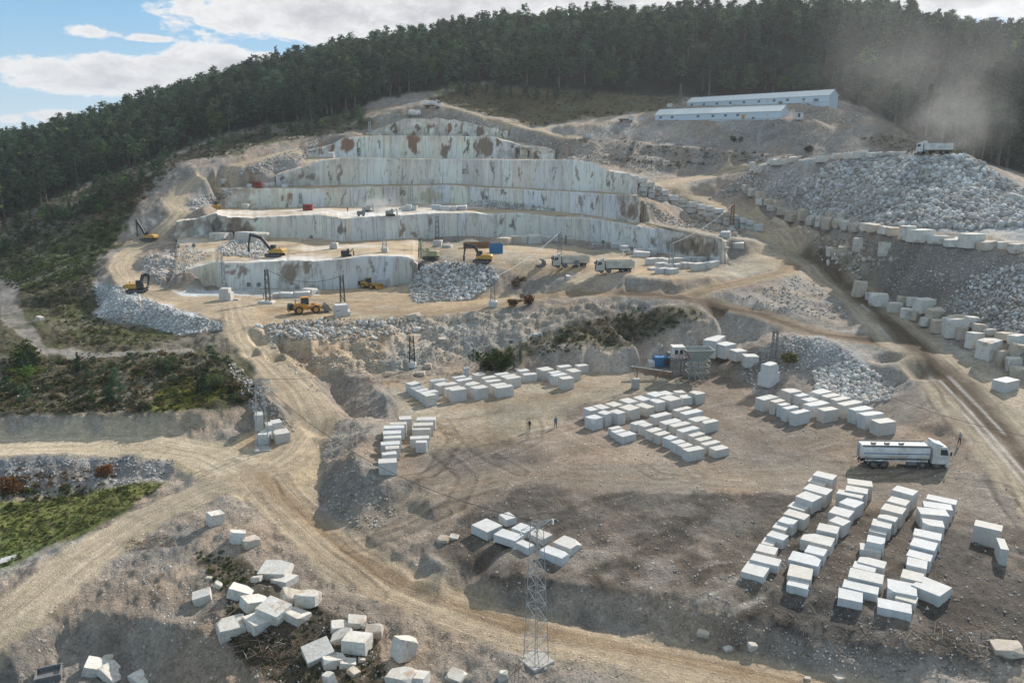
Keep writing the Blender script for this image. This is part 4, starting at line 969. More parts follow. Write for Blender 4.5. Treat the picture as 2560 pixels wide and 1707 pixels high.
bushes('undergrowth', 'low dark scrub and bushes covering the left hillside', [
    ('0,570 100,525 330,425 640,322 800,306 900,285 930,318 800,345 700,352 550,395 450,405 340,520 285,610 200,700 60,740 0,700', 1300, .4, 2.0, DG),
    ('0,600 320,500 285,610 200,700 0,700', 500, .4, 1.5, MG), ('200,560 420,410 640,330 640,355 450,405 340,520', 300, .5, 1.5, BR),
    ('60,720 230,680 250,800 430,845 300,870 150,860', 260, .3, 1.2, MG), ('60,720 230,680 250,800 430,845 300,870 150,860', 160, .3, 1.0, BR),
    ('0,900 250,895 420,880 560,890 640,970 620,1005 400,1030 0,1035', 420, .25, 1.3, DG), ('0,900 250,895 420,880 560,890 640,970 620,1005 400,1030 0,1035', 350, .3, 1.1, BR), ('0,900 250,895 560,890 620,1000 0,1035', 200, .3, 1.0, MG),
    ('390,965 470,945 550,935 570,985 480,1020 385,1030', 150, .3, .8, YG), ('30,870 80,860 110,930 60,980 20,940', 60, .5, 1.8, BG),
    ('1060,250 1200,215 1500,232 1720,250 1640,278 1450,300 1330,316', 420, .4, 1.5, MG), ('1060,250 1200,215 1500,232 1720,250 1640,278 1450,300 1330,316', 420, .3, 1.2, BR),
    ('1190,905 1215,872 1400,825 1560,772 1700,768 1790,790 1700,815 1590,860 1460,876', 210, .3, 1.1, DG), ('1190,905 1290,880 1300,905 1250,930 1200,925', 60, .5, 1.6, MG), ('1300,870 1500,800 1680,775 1600,850', 200, .2, .8, BR),
    ('0,1270 150,1245 330,1210 420,1208 300,1280 150,1350 0,1420', 700, .06, .34, BG), ('0,1270 150,1245 330,1210 420,1208 300,1280 150,1350 0,1420', 240, .08, .3, BR), ('0,1230 150,1215 300,1210 330,1230 0,1290', 150, .2, .8, MG), ('60,1190 300,1165 300,1195 60,1230', 70, .2, .6, (.16, .105, .06)), ('0,1180 60,1170 70,1230 0,1240', 40, .3, .8, (.14, .095, .06)),
    ('480,1400 560,1480 560,1600 700,1720 1000,1720 900,1560 760,1500 700,1470 600,1400', 220, .08, .35, DG), ('480,1380 560,1480 620,1450 560,1380', 60, .15, .5, MG),
    ('1400,345 1700,360 2000,395 2100,390 1900,410 1600,385', 160, .4, 1.3, (.07, .07, .05)), ('1300,372 1440,388 1640,400 1800,410 1700,420 1500,400', 120, .3, 1.2, (.07, .07, .05)), ('2150,350 2300,330 2450,380 2300,390', 160, .5, 1.8, MG)])
def sticks(name, label, spec):
    V, F, C = [], [], []
    for pl, n, l0, l1, c in spec:
        for x, y in sample_px(poly(pl), n):
            h = hit(x, y); l = rng.uniform(l0, l1); a = rng.random()*6.28; e = rng.uniform(-.1, .45); w = l*.016+.012
            d = np.array((math.cos(a)*math.cos(e), math.sin(a)*math.cos(e), math.sin(e))); p0 = np.array(h)+(0, 0, .1)-d*l*.3
            u = np.cross(d, (0, 0, 1)); u /= np.linalg.norm(u)+1e-9; v = np.cross(u, d); k = len(V)
            for q, s in ((p0, 1), (p0+d*l*.6+u*l*.05*rng.normal(), .7), (p0+d*l, .25)):
                for i in range(3): V.append(q+(u*math.cos(i*2.094)+v*math.sin(i*2.094))*w*s)
            for b in (0, 3):
                for i in range(3): F.append((k+b+i, k+b+(i+1) % 3, k+b+3+(i+1) % 3, k+b+3+i))
            C += [np.array(c)*rng.uniform(.7, 1.3)]*9
    return tag(obj(name, np_mesh(name, V, F, {'col': ('FLOAT_COLOR', np.array(C))}), STONE), label, 'branches', kind='stuff')
DRY, PALE = (.17, .125, .09), (.36, .31, .25)
sticks('cut_branches', 'cut branches and twigs strewn over the cleared slopes', [
    ('0,900 250,895 560,890 620,1000 400,1030 0,1035', 420, .6, 2.6, DRY), ('300,920 560,900 600,960 380,990', 160, .6, 2.5, PALE),
    ('480,1450 560,1600 700,1707 1000,1707 900,1560 760,1500', 420, .3, 1.6, DRY), ('500,1480 700,1560 720,1640 560,1640', 60, .5, 2.0, PALE),
    ('1900,1520 2200,1580 2500,1560 2560,1680 2100,1680', 160, .4, 1.8, DRY), ('1850,1480 2050,1540 2500,1600 2500,1660', 40, .5, 2.2, PALE),
    ('1060,250 1200,215 1500,232 1720,250 1640,278 1330,316', 260, 1.0, 4.0, PALE), ('200,560 420,410 640,330 800,345 550,395 300,560', 260, 1.0, 4.0, DRY),
    ('60,700 230,680 250,800 430,845', 120, .6, 2.5, PALE), ('1200,900 1400,830 1600,780 1700,810 1460,876', 160, .6, 2.4, DRY),
    ('0,1180 300,1170 330,1230 0,1260', 100, .5, 1.8, DRY), ('860,930 1150,930 1150,960 870,960', 120, .4, 1.8, DRY), ('310,1350 430,1335 440,1365 320,1380', 120, .4, 1.4, DRY)])
# ---------------------------------------------------------------- marble blocks
def marble_mat():
    m = bpy.data.materials.new('marble_block'); m.use_nodes = True; m.node_tree.nodes.clear(); n = NT(m.node_tree)
    oc = n('ShaderNodeTexCoord').outputs['Object']; oi = n('ShaderNodeObjectInfo'); rnd = oi.outputs['Random']
    v = n('ShaderNodeVectorMath', {0: oc, 1: n('ShaderNodeCombineXYZ', {0: n.math('MULTIPLY', rnd, 91), 1: n.math('MULTIPLY', rnd, 37), 2: 0.0}).outputs[0]}, operation='ADD').outputs[0]
    base = n.mix(rnd, (.58, .55, .50), (.61, .615, .615))
    c = n.mix(n.ramp(n.noise(1.1, 6, .65, v, .6), .38, .72), base, n.mix(rnd, (.51, .465, .40), (.52, .525, .52)))
    st = n.noise(3.5, 5, .7, n.mapping(v, (1, 1, .15)), .5)
    c = n.mix(1.0, c, n.mix(n.ramp(st, .3, .7), (.90, .89, .87), (1.06, 1.06, 1.06)), 'MULTIPLY')
    vein = n.ramp(n.math('ABSOLUTE', n.math('SUBTRACT', n.noise(.6, 6, .62, n.mapping(v, loc=(7, 1, 3)), 1.2), .5)), 0.0, .02, 1.0, 0.0)
    c = n.mix(n.math('MULTIPLY', vein, .35), c, (.38, .31, .24))
    d = n.ramp(n.noise(.75, 6, .7, n.mapping(v, loc=(2, 8, 5))), .60, .72)
    c = n.mix(n.math('MULTIPLY', d, .5), c, (.44, .36, .27))
    z = n('ShaderNodeSeparateXYZ', {0: oc}).outputs[2]            # splashed mud at the foot
    mud = n.ramp(n.math('ADD', z, n.math('MULTIPLY', n.noise(3.0, 4, .6, v), .35)), .06, .30, .45, 0.0)
    c = n.mix(mud, c, (.33, .27, .2))
    b = n('ShaderNodeBump', {'Strength': .3, 'Distance': .06, 'Height': n.noise(6, 5, .7, v)}).outputs[0]
    p = n('ShaderNodeBsdfPrincipled', {'Base Color': c, 'Roughness': .75, 'Specular IOR Level': .25, 'Normal': b})
    n('ShaderNodeOutputMaterial', {0: p.outputs[0]}); return m
MARBLE = marble_mat()
def rough_mat(name, c0, c1):
    m = bpy.data.materials.new(name); m.use_nodes = True; m.node_tree.nodes.clear(); n = NT(m.node_tree)
    oc = n('ShaderNodeTexCoord').outputs['Object']; rnd = n('ShaderNodeObjectInfo').outputs['Random']
    v = n('ShaderNodeVectorMath', {0: oc, 1: n('ShaderNodeCombineXYZ', {0: n.math('MULTIPLY', rnd, 91), 1: n.math('MULTIPLY', rnd, 37), 2: 0.0}).outputs[0]}, operation='ADD').outputs[0]
    c = n.mix(n.ramp(n.noise(.8, 6, .65, v, .5), .36, .66), c0, c1)
    c = n.mix(1.0, c, n.mix(n.ramp(n.noise(4, 5, .7, v), .3, .7), (.8, .78, .75), (1.15, 1.15, 1.15)), 'MULTIPLY')
    st = n.ramp(n.noise(.55, 6, .65, n.mapping(v, loc=(4, 4, 9))), .56, .66)
    c = n.mix(n.math('MULTIPLY', st, .7), c, (.36, .22, .13))
    b = n('ShaderNodeBump', {'Strength': .5, 'Distance': .1, 'Height': n.noise(4, 6, .7, v)}).outputs[0]
    p = n('ShaderNodeBsdfPrincipled', {'Base Color': c, 'Roughness': .85, 'Specular IOR Level': .15, 'Normal': b})
    n('ShaderNodeOutputMaterial', {0: p.outputs[0]}); return m
BOULDER = rough_mat('boulder_white', (.62, .60, .56), (.50, .45, .38))
BOULDT = rough_mat('boulder_tan', (.48, .40, .31), (.56, .50, .43))
def cube_grid(k):
    V, F, ix = [], [], {}
    def vid(p):
        if p not in ix: ix[p] = len(V); V.append(p)
        return ix[p]
    for ax in range(3):
        for s in (0, k):
            for i in range(k):
                for j in range(k):
                    q = []
                    for di, dj in ((0, 0), (1, 0), (1, 1), (0, 1)):
                        p = [0, 0, 0]; p[ax] = s; p[(ax+1) % 3] = i+di; p[(ax+2) % 3] = j+dj; q.append(vid(tuple(p)))
                    F.append(q if s else q[::-1])
    return np.array(V, float)/k, np.array(F)
CG = cube_grid(5)
def block_mesh(name, w, d, h, chip=.05, skew=.04, big=.3):
    """sawn block, origin at the middle of its foot, with chipped arrises"""
    V, F = CG[0].copy(), CG[1]
    e = ((V < .01) | (V > .99)).sum(1)
    C = V-.5
    sk = rng.normal(0, skew, (8, 3)); W = np.ones(len(V))
    out = np.zeros_like(C); k = 0
    for a in (0, 1):
        for b in (0, 1):
            for c in (0, 1):
                wt = (V[:, 0] if a else 1-V[:, 0])*(V[:, 1] if b else 1-V[:, 1])*(V[:, 2] if c else 1-V[:, 2]); out += wt[:, None]*sk[k]*(np.array([1, 1, .6]) if c else np.array([1, 1, 0])); k += 1
    P = C*np.array([w, d, h]) + out*min(w, d, h)*1.6
    n_in = np.sign(C)*((np.abs(C) > .49))
    r = np.where(e >= 2, rng.random(len(V))**3*chip*.8 + (rng.random(len(V)) < .03)*big*rng.random(len(V)), rng.random(len(V))*chip*.1)
    r = np.where(V[:, 2] < .01, r*.2, r)
    P -= n_in*r[:, None]
    P[:, 2] += h/2
    return np_mesh(name, P, F)
def boulder_mesh(name, w, d, h, rough=.16, cuts=3):
    """split quarry stone: a lumpy block with a few flat broken faces"""
    V, F = CG; C = (V-.5)*2
    L = np.linalg.norm(C, axis=1)[:, None]; S = C/L
    P = C*.84 + S*.14
    o = rng.uniform(0, 99, 3)
    nz = fbm(P[:, 0]*1.3+o[0]+P[:, 2]*.7, P[:, 1]*1.3+o[1]-P[:, 2]*.9, 3, 2)
    P = P*(1+rough*.9*nz)[:, None]
    for i in range(cuts+4):
        nrm = rng.normal(size=3); nrm[2] = abs(nrm[2])*.7; nrm /= np.linalg.norm(nrm); c = rng.uniform(.5, .82)
        q = P@nrm; m = q > c; P[m] -= ((q-c)[m]*.98)[:, None]*nrm
    P = P/np.abs(P).max(0)*.5*np.array([w, d, h]); P[:, 2] += h/2 - h*.06
    return np_mesh(name, P, F)
def hull_mesh(name, w, d, h, j, cut):
    """angular stone: the hull of a box whose corners are broken off unevenly"""
    import bmesh
    b = bmesh.new()
    for cx in (-1, 1):
        for cy in (-1, 1):
            for cz in (-1, 1):
                big = rng.random() < cut
                for k in range(3):
                    q = np.array([cx, cy, cz], float); q[k] *= 1-(rng.uniform(.35, .9) if big else rng.uniform(.02, j)); q *= rng.uniform(1-j*.5, 1, 3)
                    b.verts.new((q[0]*w/2, q[1]*d/2, q[2]*h/2+h/2-h*.05))
    r = bmesh.ops.convex_hull(b, input=b.verts); bmesh.ops.delete(b, geom=[v for v in r['geom_interior'] if isinstance(v, bmesh.types.BMVert)], context='VERTS')
    me = bpy.data.meshes.new(name); b.to_mesh(me); b.free(); return me
def split_mesh(name, w, d, h): return hull_mesh(name, w, d, h, .10, .22)
SPLIT = rough_mat('split_marble', (.66, .645, .61), (.58, .54, .47))
def px_frame(x0, y0, x1, y1, z=None):
    """foot edge of a face given by two pixels; both ends at the level of the first"""
    a = hit(x0, y0) if z is None else at(x0, y0, z=z); b = hit(x1, y1) if z is None else at(x1, y1, z=z)
    m = (a.z+b.z)/2; a = at(x0, y0, z=m); b = at(x1, y1, z=m)
    return a, b
def height_px(P, hp):
    """metres that show as hp photo pixels of upright height at P"""
    s = scale_at(P); ang = math.atan2(CH-P.z, P.y); return hp/(s*math.cos(ang))
ORD = ['first', 'second', 'third', 'fourth', 'fifth', 'sixth', 'seventh', 'eighth', 'ninth', 'tenth', 'eleventh', 'twelfth', 'thirteenth', 'fourteenth', 'fifteenth', 'sixteenth', 'seventeenth', 'eighteenth', 'nineteenth', 'twentieth', 'twenty-first', 'twenty-second', 'twenty-third', 'twenty-fourth', 'twenty-fifth', 'twenty-sixth', 'twenty-seventh', 'twenty-eighth', 'twenty-ninth', 'thirtieth']
NB = [0]
GR = 'white marble blocks set out in rows on the yard'
def block(x0, y0, x1, y1, hp, d, label, group, z=None, dz=0.0, chip=.05, m=None):
    a, b = px_frame(x0, y0, x1, y1, z)
    d = d*(1.28 if group == GR else 1.15)
    u = Vector((b.x-a.x, b.y-a.y, 0)); w = u.length; u.normalize(); n = Vector((-u.y, u.x, 0))
    h = max(.5, height_px((a+b)/2, hp)); c = (a+b)/2 + n*d/2
    o = obj('marble_block', hull_mesh('marble_block', w, d, h*1.05, .03+chip*.3, .05), m or MARBLE, loc=(c.x, c.y, c.z-.06+dz), rot=(0, 0, math.atan2(u.y, u.x)))
    o['h'] = h*1.05
    tag(o, label, 'marble block', group); NB[0] += 1
    return o
def rows(txt, ox, oy, s, lab, group, chip=.05, off=0):
    for i, q in enumerate(txt.split()):
        a = list(map(float, q.split(',')))
        o = block(ox+a[0]/s, oy+a[1]/s, ox+a[2]/s, oy+a[3]/s, a[4]/s, a[5], lab.format(ORD[i+off]), group, chip=chip)
        del o['h']
rows('42,1110,265,1172,66,1.9 128,1010,408,1080,82,1.2 185,915,375,960,75,1.3 238,835,360,865,66,1.2 290,785,460,838,94,1.1 348,690,480,725,78,1.1 397,660,545,705,108,1.2 452,585,660,648,105,1.3 497,470,665,520,65,1.3 570,435,740,495,126,1.7 642,362,875,428,128,1.6 687,250,860,296,90,1.3 735,230,935,280,128,1.4',
     1840, 1160, 3.92, '{} white block from the near end of the leftmost long front row', GR)
rows('488,1250,695,1300,76,1.2 492,1165,728,1215,82,1.9 500,1030,795,1105,103,1.6 660,955,850,1005,105,1.3 620,835,920,910,105,1.7 777,755,980,800,120,1.4 895,672,1035,725,124,1.3 893,580,1095,635,114,1.6',
     1840, 1160, 3.92, '{} white block from the near end of the second long front row', GR)
rows('100,365,275,425,134,1.7 72,285,345,345,152,1.1 165,262,400,305,160,1.3 190,185,460,222,152,1.4', 2070, 1200, 4.238, '{} white block from the near end of the second long front row', GR, off=8)
rows('95,1325,358,1380,86,1.5 142,1205,520,1295,84,1.2 202,1110,570,1195,95,1.5 250,985,490,1045,72,1.1 300,935,590,1010,78,1.2 333,810,555,845,82,1.2 392,775,580,815,132,1.3 420,630,605,675,100,1.0 443,600,650,645,132,1.4 507,530,700,580,142,1.0 540,450,770,510,150,1.5 605,365,808,420,150,1.4 655,265,880,330,168,1.4',
     2070, 1200, 4.238, '{} white block from the near end of the third long front row', GR)
rows('515,1420,880,1497,84,1.3 697,1325,920,1390,85,1.0 617,1260,935,1325,98,1.8 752,1130,985,1190,110,1.4 812,1030,1030,1080,138,1.4 812,915,1070,985,124,1.3 848,810,1115,880,130,1.6 885,695,1180,760,120,1.4 990,605,1220,640,140,1.3 965,490,1275,520,138,1.4 1000,405,1310,450,130,1.3 1020,320,1340,390,130,1.2',
     2070, 1200, 4.238, '{} white block from the near end of the rightmost long front row', GR)
for q, l in (('1520,650,1815,720,176,1.3', 'tall white slab block standing alone right of the four front rows'), ('1803,893,1895,908,168,2.0', 'narrow tall block end-on beside the slab at far right'), ('1170,1337,1305,1240,106,2.0', 'single white block set cornerwise beside the rightmost front row')):
    a = list(map(float, q.split(','))); o = block(2070+a[0]/4.238, 1200+a[1]/4.238, 2070+a[2]/4.238, 1200+a[3]/4.238, a[4]/4.238, a[5], l, GR); del o['h']
GC = 'white marble blocks grouped in the middle of the yard'
rows('250,745,395,705,165,1.6 205,615,330,590,165,1.6 435,690,530,652,186,1.4 370,585,498,556,160,1.9 615,665,725,635,170,1.7 555,545,688,510,158,1.8 780,610,945,562,165,2 765,500,905,468,165,2 1045,545,1150,512,132,2.2 1200,468,1315,440,134,2 985,440,1100,410,140,2 1385,445,1550,404,140,2.2 1165,380,1305,346,140,2 1570,378,1715,360,114,1.5 1480,300,1615,288,112,1.3 1775,362,1900,336,152,1.7 1330,330,1440,306,115,1.8',
     1440, 950, 5.88, '{} big block, counted rightward, in the back cluster mid yard', GC)
rows('680,935,885,888,106,1.3 575,870,740,830,96,.9 525,825,680,790,102,.8', 1440, 950, 5.88, '{} block from the near end of the small trio mid yard', GC)
rows('870,765,1050,720,112,1.0 1005,830,1130,792,146,1.1 1110,900,1270,852,136,1.1 1215,950,1385,905,136,1.0 1375,1010,1495,965,136,1.1 1470,1085,1615,1045,150,1.0 1560,1125,1720,1085,140,1.0 1635,1205,1885,1158,158,1.1',
     1440, 950, 5.88, '{} block from the far end of the slanting front row mid yard', GC)
rows('1160,670,1400,610,122,1.1 1320,770,1560,712,122,1.3 1440,805,1690,748,118,1.1 1560,895,1815,830,132,1.1 1710,950,1895,900,122,.9 1820,1020,2005,972,126,1.0 1900,1090,2125,1035,134,.9 2050,1150,2250,1106,118,1.2',
     1440, 950, 5.88, '{} block from the far end of the slanting second row mid yard', GC)
rows('1480,560,1700,505,106,.9 1610,620,1868,560,114,1.2 1760,720,1975,668,112,1.5 1890,785,2095,742,150,1.0', 1440, 950, 5.88, '{} block from the far end of the short back row mid yard', GC)
GD = 'white marble blocks along the back of the yard'
rows('190,445,300,415,106,1.5 210,482,345,455,92,1.2 265,522,400,492,104,1.1 320,562,505,525,116,1.2 360,598,482,576,128,1.2', 990, 890, 4.704, '{} block from the far end of the leftmost back yard row', GD)
rows('430,412,600,385,110,1.3 510,462,640,435,112,1.6 575,455,730,428,110,1.3 600,503,780,470,112,1.0 655,545,835,520,140,1.2', 990, 890, 4.704, '{} block from the far end of the second back yard row', GD)
rows('690,352,835,328,92,1.1 740,392,905,362,98,1.1 870,475,1000,440,126,1.6 935,518,1090,490,130,1.6', 990, 890, 4.704, '{} block from the far end of the third back yard row', GD)
rows('950,330,1060,310,102,1.5 1030,372,1190,345,106,1.2 1080,412,1245,388,106,1.2 1140,465,1315,438,112,1.2 1190,497,1388,470,120,1.2', 990, 890, 4.704, '{} block from the far end of the fourth back yard row', GD)
rows('1190,322,1340,300,100,1.1 1260,352,1430,328,104,1.2 1310,385,1475,360,116,1.1 1460,272,1575,254,92,1.2 1510,308,1660,293,86,1.1', 990, 890, 4.704, '{} block of the loose fifth row at the back of the yard', GD)
rows('1730,290,1860,268,118,2 1830,312,1950,290,108,1.1 1860,352,2020,324,116,1.2 1960,402,2095,384,130,1.5 1930,240,2070,222,108,1.3 2075,300,2180,283,112,2 2150,207,2265,190,88,1.5', 990, 890, 4.704, '{} block of the right hand cluster at the back of the yard', GD)
a = block(990+800/4.704, 890+255/4.704, 990+862/4.704, 890+250/4.704, 115/4.704, .6, 'thin upright white slab beside the lattice tower at the yard edge', GD); del a['h']
GE = 'white marble blocks in two columns at the left of the yard'
rows('235,1480,635,1455,285,1.3 330,1270,645,1232,250,.9 390,1130,690,1110,245,1.0 290,1060,710,1032,262,1.1 350,900,730,882,245,.9 330,800,730,780,240,1.2 345,690,800,670,250,1.2 475,600,840,590,250,.9 690,490,960,472,245,1.4', 920, 1020, 8.71, '{} block from the near end of the left column beside the spoil bank', GE, chip=.04)
rows('1040,972,1280,970,228,.8 920,880,1340,860,215,1.0 965,690,1365,682,226,.6 990,620,1420,607,245,1.1 1060,490,1475,482,235,1.2', 920, 1020, 8.71, '{} block from the near end of the right column by the spoil bank', GE, chip=.04)
GF = 'white marble blocks in three rows at the right of the yard'
rows('220,465,440,415,173,1.5 390,515,540,480,188,1.0 485,555,615,530,182,.9 560,617,740,578,192,.9 690,680,900,630,186,1.0', 1870, 950, 5.88, '{} block from the far end of the front row beside the boulder fan', GF)
rows('610,350,780,320,166,1.9 740,380,890,355,142,1.2 880,460,1035,430,150,1.4 930,560,1190,500,172,1.5 1105,630,1320,598,178,1.3', 1870, 950, 5.88, '{} block from the far end of the middle row beside boulder fan', GF)
rows('1030,342,1230,300,140,1.7 1150,392,1360,356,140,1.3 1290,440,1500,400,140,1.3 1400,570,1670,515,196,1.3 1580,655,1830,608,200,1.4 1710,730,1985,688,206,1.3 1915,825,2170,795,192,1.6', 1870, 950, 5.88, '{} block from the far end of the back row behind tanker truck', GF)
GP = 'eight loose blocks on the dark soil behind the tall pylon'
for q, l in (('1130,508,1200,488,50,1.4', 'farthest small block of the eight behind the tall pylon'), ('1000,598,1105,550,56,2.2', 'leftmost large block of the eight behind the tall pylon'),
             ('1190,650,1250,608,48,2.4', 'brown topped block in the middle of the eight behind the pylon'), ('1255,590,1320,552,45,1.6', 'white block directly left of the tall pylon top'),
             ('1378,640,1445,603,48,1.9', 'block half hidden behind the lattice of the tall pylon'), ('1275,700,1322,676,50,1.5', 'small block in front of the eight, left of the pylon'),
             ('1565,705,1645,655,50,2.0', 'upper of the two blocks right of the tall pylon'), ('1505,775,1560,738,55,2.4', 'lower of the two blocks right of the tall pylon')):
    a = list(map(float, q.split(','))); o = block(850+a[0]/2.717, 1130+a[1]/2.717, 850+a[2]/2.717, 1130+a[3]/2.717, a[4]/2.717, a[5], l, GP, chip=.1); del o['h']
o = block(2512, 982, 2547, 974, 26, 1.9, 'single white block beside the haul road below the boulder wall', GF); del o['h']
# two stacked blocks by the spoil heap and the blocks behind the hopper
b1 = block(1921, 968, 1948, 960, 31, 1.9, 'lower wide block of the two stacked beside the spoil heap', 'stacked pair by the spoil heap')
o = block(1921, 968, 1944, 961, 22, 1.5, 'upper small block of the two stacked beside the spoil heap', 'stacked pair by the spoil heap', dz=b1['h']-.04); del b1['h'], o['h']
for i, q in enumerate('1862,918,1897,918,27,2 1840,903,1868,900,24,2 1812,896,1840,890,32,2.2 1788,895,1812,880,42,2.2'.split()):
    a = list(map(float, q.split(','))); o = block(*a, ORD[i]+' block from the right of the ramp wall behind the hopper', 'ramp blocks behind the hopper', chip=.12); del o['h']
# blocks on the truck bench
rows('1362,1312,1440,1302,56,1.6 1450,1297,1515,1290,46,1.5 1515,1312,1585,1302,50,1.5 1590,1302,1665,1298,52,1.5 1670,1292,1725,1288,46,1.5 1735,1290,1815,1284,46,1.5 1812,1290,1875,1284,46,1.5 1590,1346,1660,1340,42,1.5 1665,1342,1715,1338,50,1.5 1720,1342,1768,1336,46,1.5 1775,1366,1860,1356,66,1.5 1864,1340,1892,1336,42,1.5 1910,1346,1985,1326,58,1.6 1375,1362,1430,1355,24,1.3 1440,1337,1520,1330,42,1.5 1530,1346,1580,1340,40,1.4 1455,1392,1530,1380,48,1.6 1550,1397,1620,1386,48,1.6 1620,1262,1700,1258,34,1.5 1560,1264,1618,1260,26,1.5 1712,1268,1780,1262,30,1.5',
     1250, 300, 3.618, '{} block of the bluish white cluster on the dump truck bench', 'white blocks on the truck bench', chip=.05)
rows('600,1440,640,1440,30,2 ', 1250, 300, 3.618, '{} low white block beside the parked dump truck', 'white blocks on the truck bench')
# loose blocks and split stones on the benches: pixel foot, width px, height px, stone kind, label
def stone(px, py, wp, hp, label, group=None, kind='w', depth=None, rz=None, cat='boulder', tilt=0.0, cuts=3):
    p = hit(px, py); s = scale_at(p); w = wp/s; an = math.atan2(CH-p.z, p.y); dd = depth or w*.8; h = max(.62*hp/s, (hp/s - dd*math.sin(an))/math.cos(an))
    if kind == 's':
        me = split_mesh('split_block', w, dd, h); m = SPLIT
    elif kind == 'b': me = block_mesh('stone_block', w, depth or w*.75, h, chip=.08, skew=.06); m = MARBLE
    else: me = hull_mesh('boulder', w, dd, h, .30, .45); m = BOULDER if kind == 'w' else BOULDT
    dpt = depth or w*.8
    rz_ = rng.uniform(-.5, .5) if rz is None else rz
    o = obj('marble_block' if kind in 'bs' else 'boulder', me, m, loc=(p.x, p.y+dpt*.4, p.z-.1), rot=(tilt*rng.normal()*.6, tilt*rng.normal(), rz_))
    return tag(o, label, cat if kind not in 'bs' else 'marble block', group)
GB = 'split stones below the second wall'
for a in ((1262, 612, 34, 22, 'tan split boulder left in the row below the second wall', GB, 't'), (1290, 610, 30, 24, 'brownish split boulder below the second wall', GB, 't'), (1312, 611, 18, 24, 'narrow upright split block below the second wall', GB, 'b'),
          (1336, 611, 38, 26, 'large white slanted block below the second wall', GB, 'b'), (1319, 611, 15, 13, 'small white boulder before the large slanted block', GB, 'w'), (1367, 608, 24, 20, 'pale boulder right of the large slanted block', GB, 'w'), (1390, 606, 16, 20, 'square white block at the foot of the second wall', GB, 'b'),
          (1424, 612, 28, 20, 'low brownish block before the second wall', GB, 't'), (1514, 614, 24, 12, 'brownish low block beside white pipes', GB, 't'), (1545, 622, 34, 17, 'long bluish block below the second wall', GB, 'b'), (1562, 629, 22, 17, 'bluish block behind the striped slab', GB, 'b'),
          (1592, 635, 36, 16, 'pale boulder between bluish blocks on the truck bench', GB, 'w'), (1605, 643, 42, 17, 'striped long slab with brown band on the truck bench', GB, 'b'), (1632, 638, 24, 18, 'pale square block beside the striped slab', GB, 'b'),
          (548, 601, 48, 24, 'large rough block with brown patch below the left wall', GB, 'w'), (622, 606, 66, 30, 'big white flat topped block behind the rubble pile', GB, 'b'),
          (1118, 620, 22, 10, 'low white block left of the rusty container', GB, 'b'), (1065, 590, 12, 8, 'small rubble boulder under the second wall', GB, 'w')):
    stone(a[0], a[1], a[2], a[3], a[4], a[5], a[6])
GL = 'white stones before the lowest wall'
for a in ((712, 745, 34, 18, 'bigger left block of the pair before the lowest wall', GL, 'b'), (752, 743, 40, 18, 'bigger right block of the pair before the lowest wall', GL, 'b'), (770, 737, 34, 20, 'white block behind the pair before the lowest wall', GL, 'b'), (664, 760, 34, 12, 'low white block at foot of the lamp pole', GL, 'b'), (690, 743, 22, 14, 'small low block left of the pair', GL, 'w'),
          (590, 751, 15, 7, 'small grey box shaped stone right of the stacked blocks', GL, 'b'), (944, 716, 44, 26, 'block being cut loose beside the middle loader', GL, 'b'), (730, 724, 14, 14, 'pale boulder leaning at the lowest wall', GL, 'w')):
    stone(a[0], a[1], a[2], a[3], a[4], a[5], a[6])
b1 = block(548, 752, 577, 752, 20, 2, 'lower cube of the stacked pair on the loader shelf', GL); o = block(551, 752, 573, 752, 10, 1.8, 'upper flat block of the stacked pair on the loader shelf', GL, dz=b1['h']-.04); del b1['h'], o['h']
b1 = block(840, 793, 877, 790, 17, 2.2, 'lower block of the stacked pair at the pit crest', GL); o = block(842, 793, 872, 790, 12, 1.9, 'upper block of the stacked pair at the pit crest', GL, dz=b1['h']-.04); del b1['h'], o['h']
GU = 'white blocks on the upper benches'
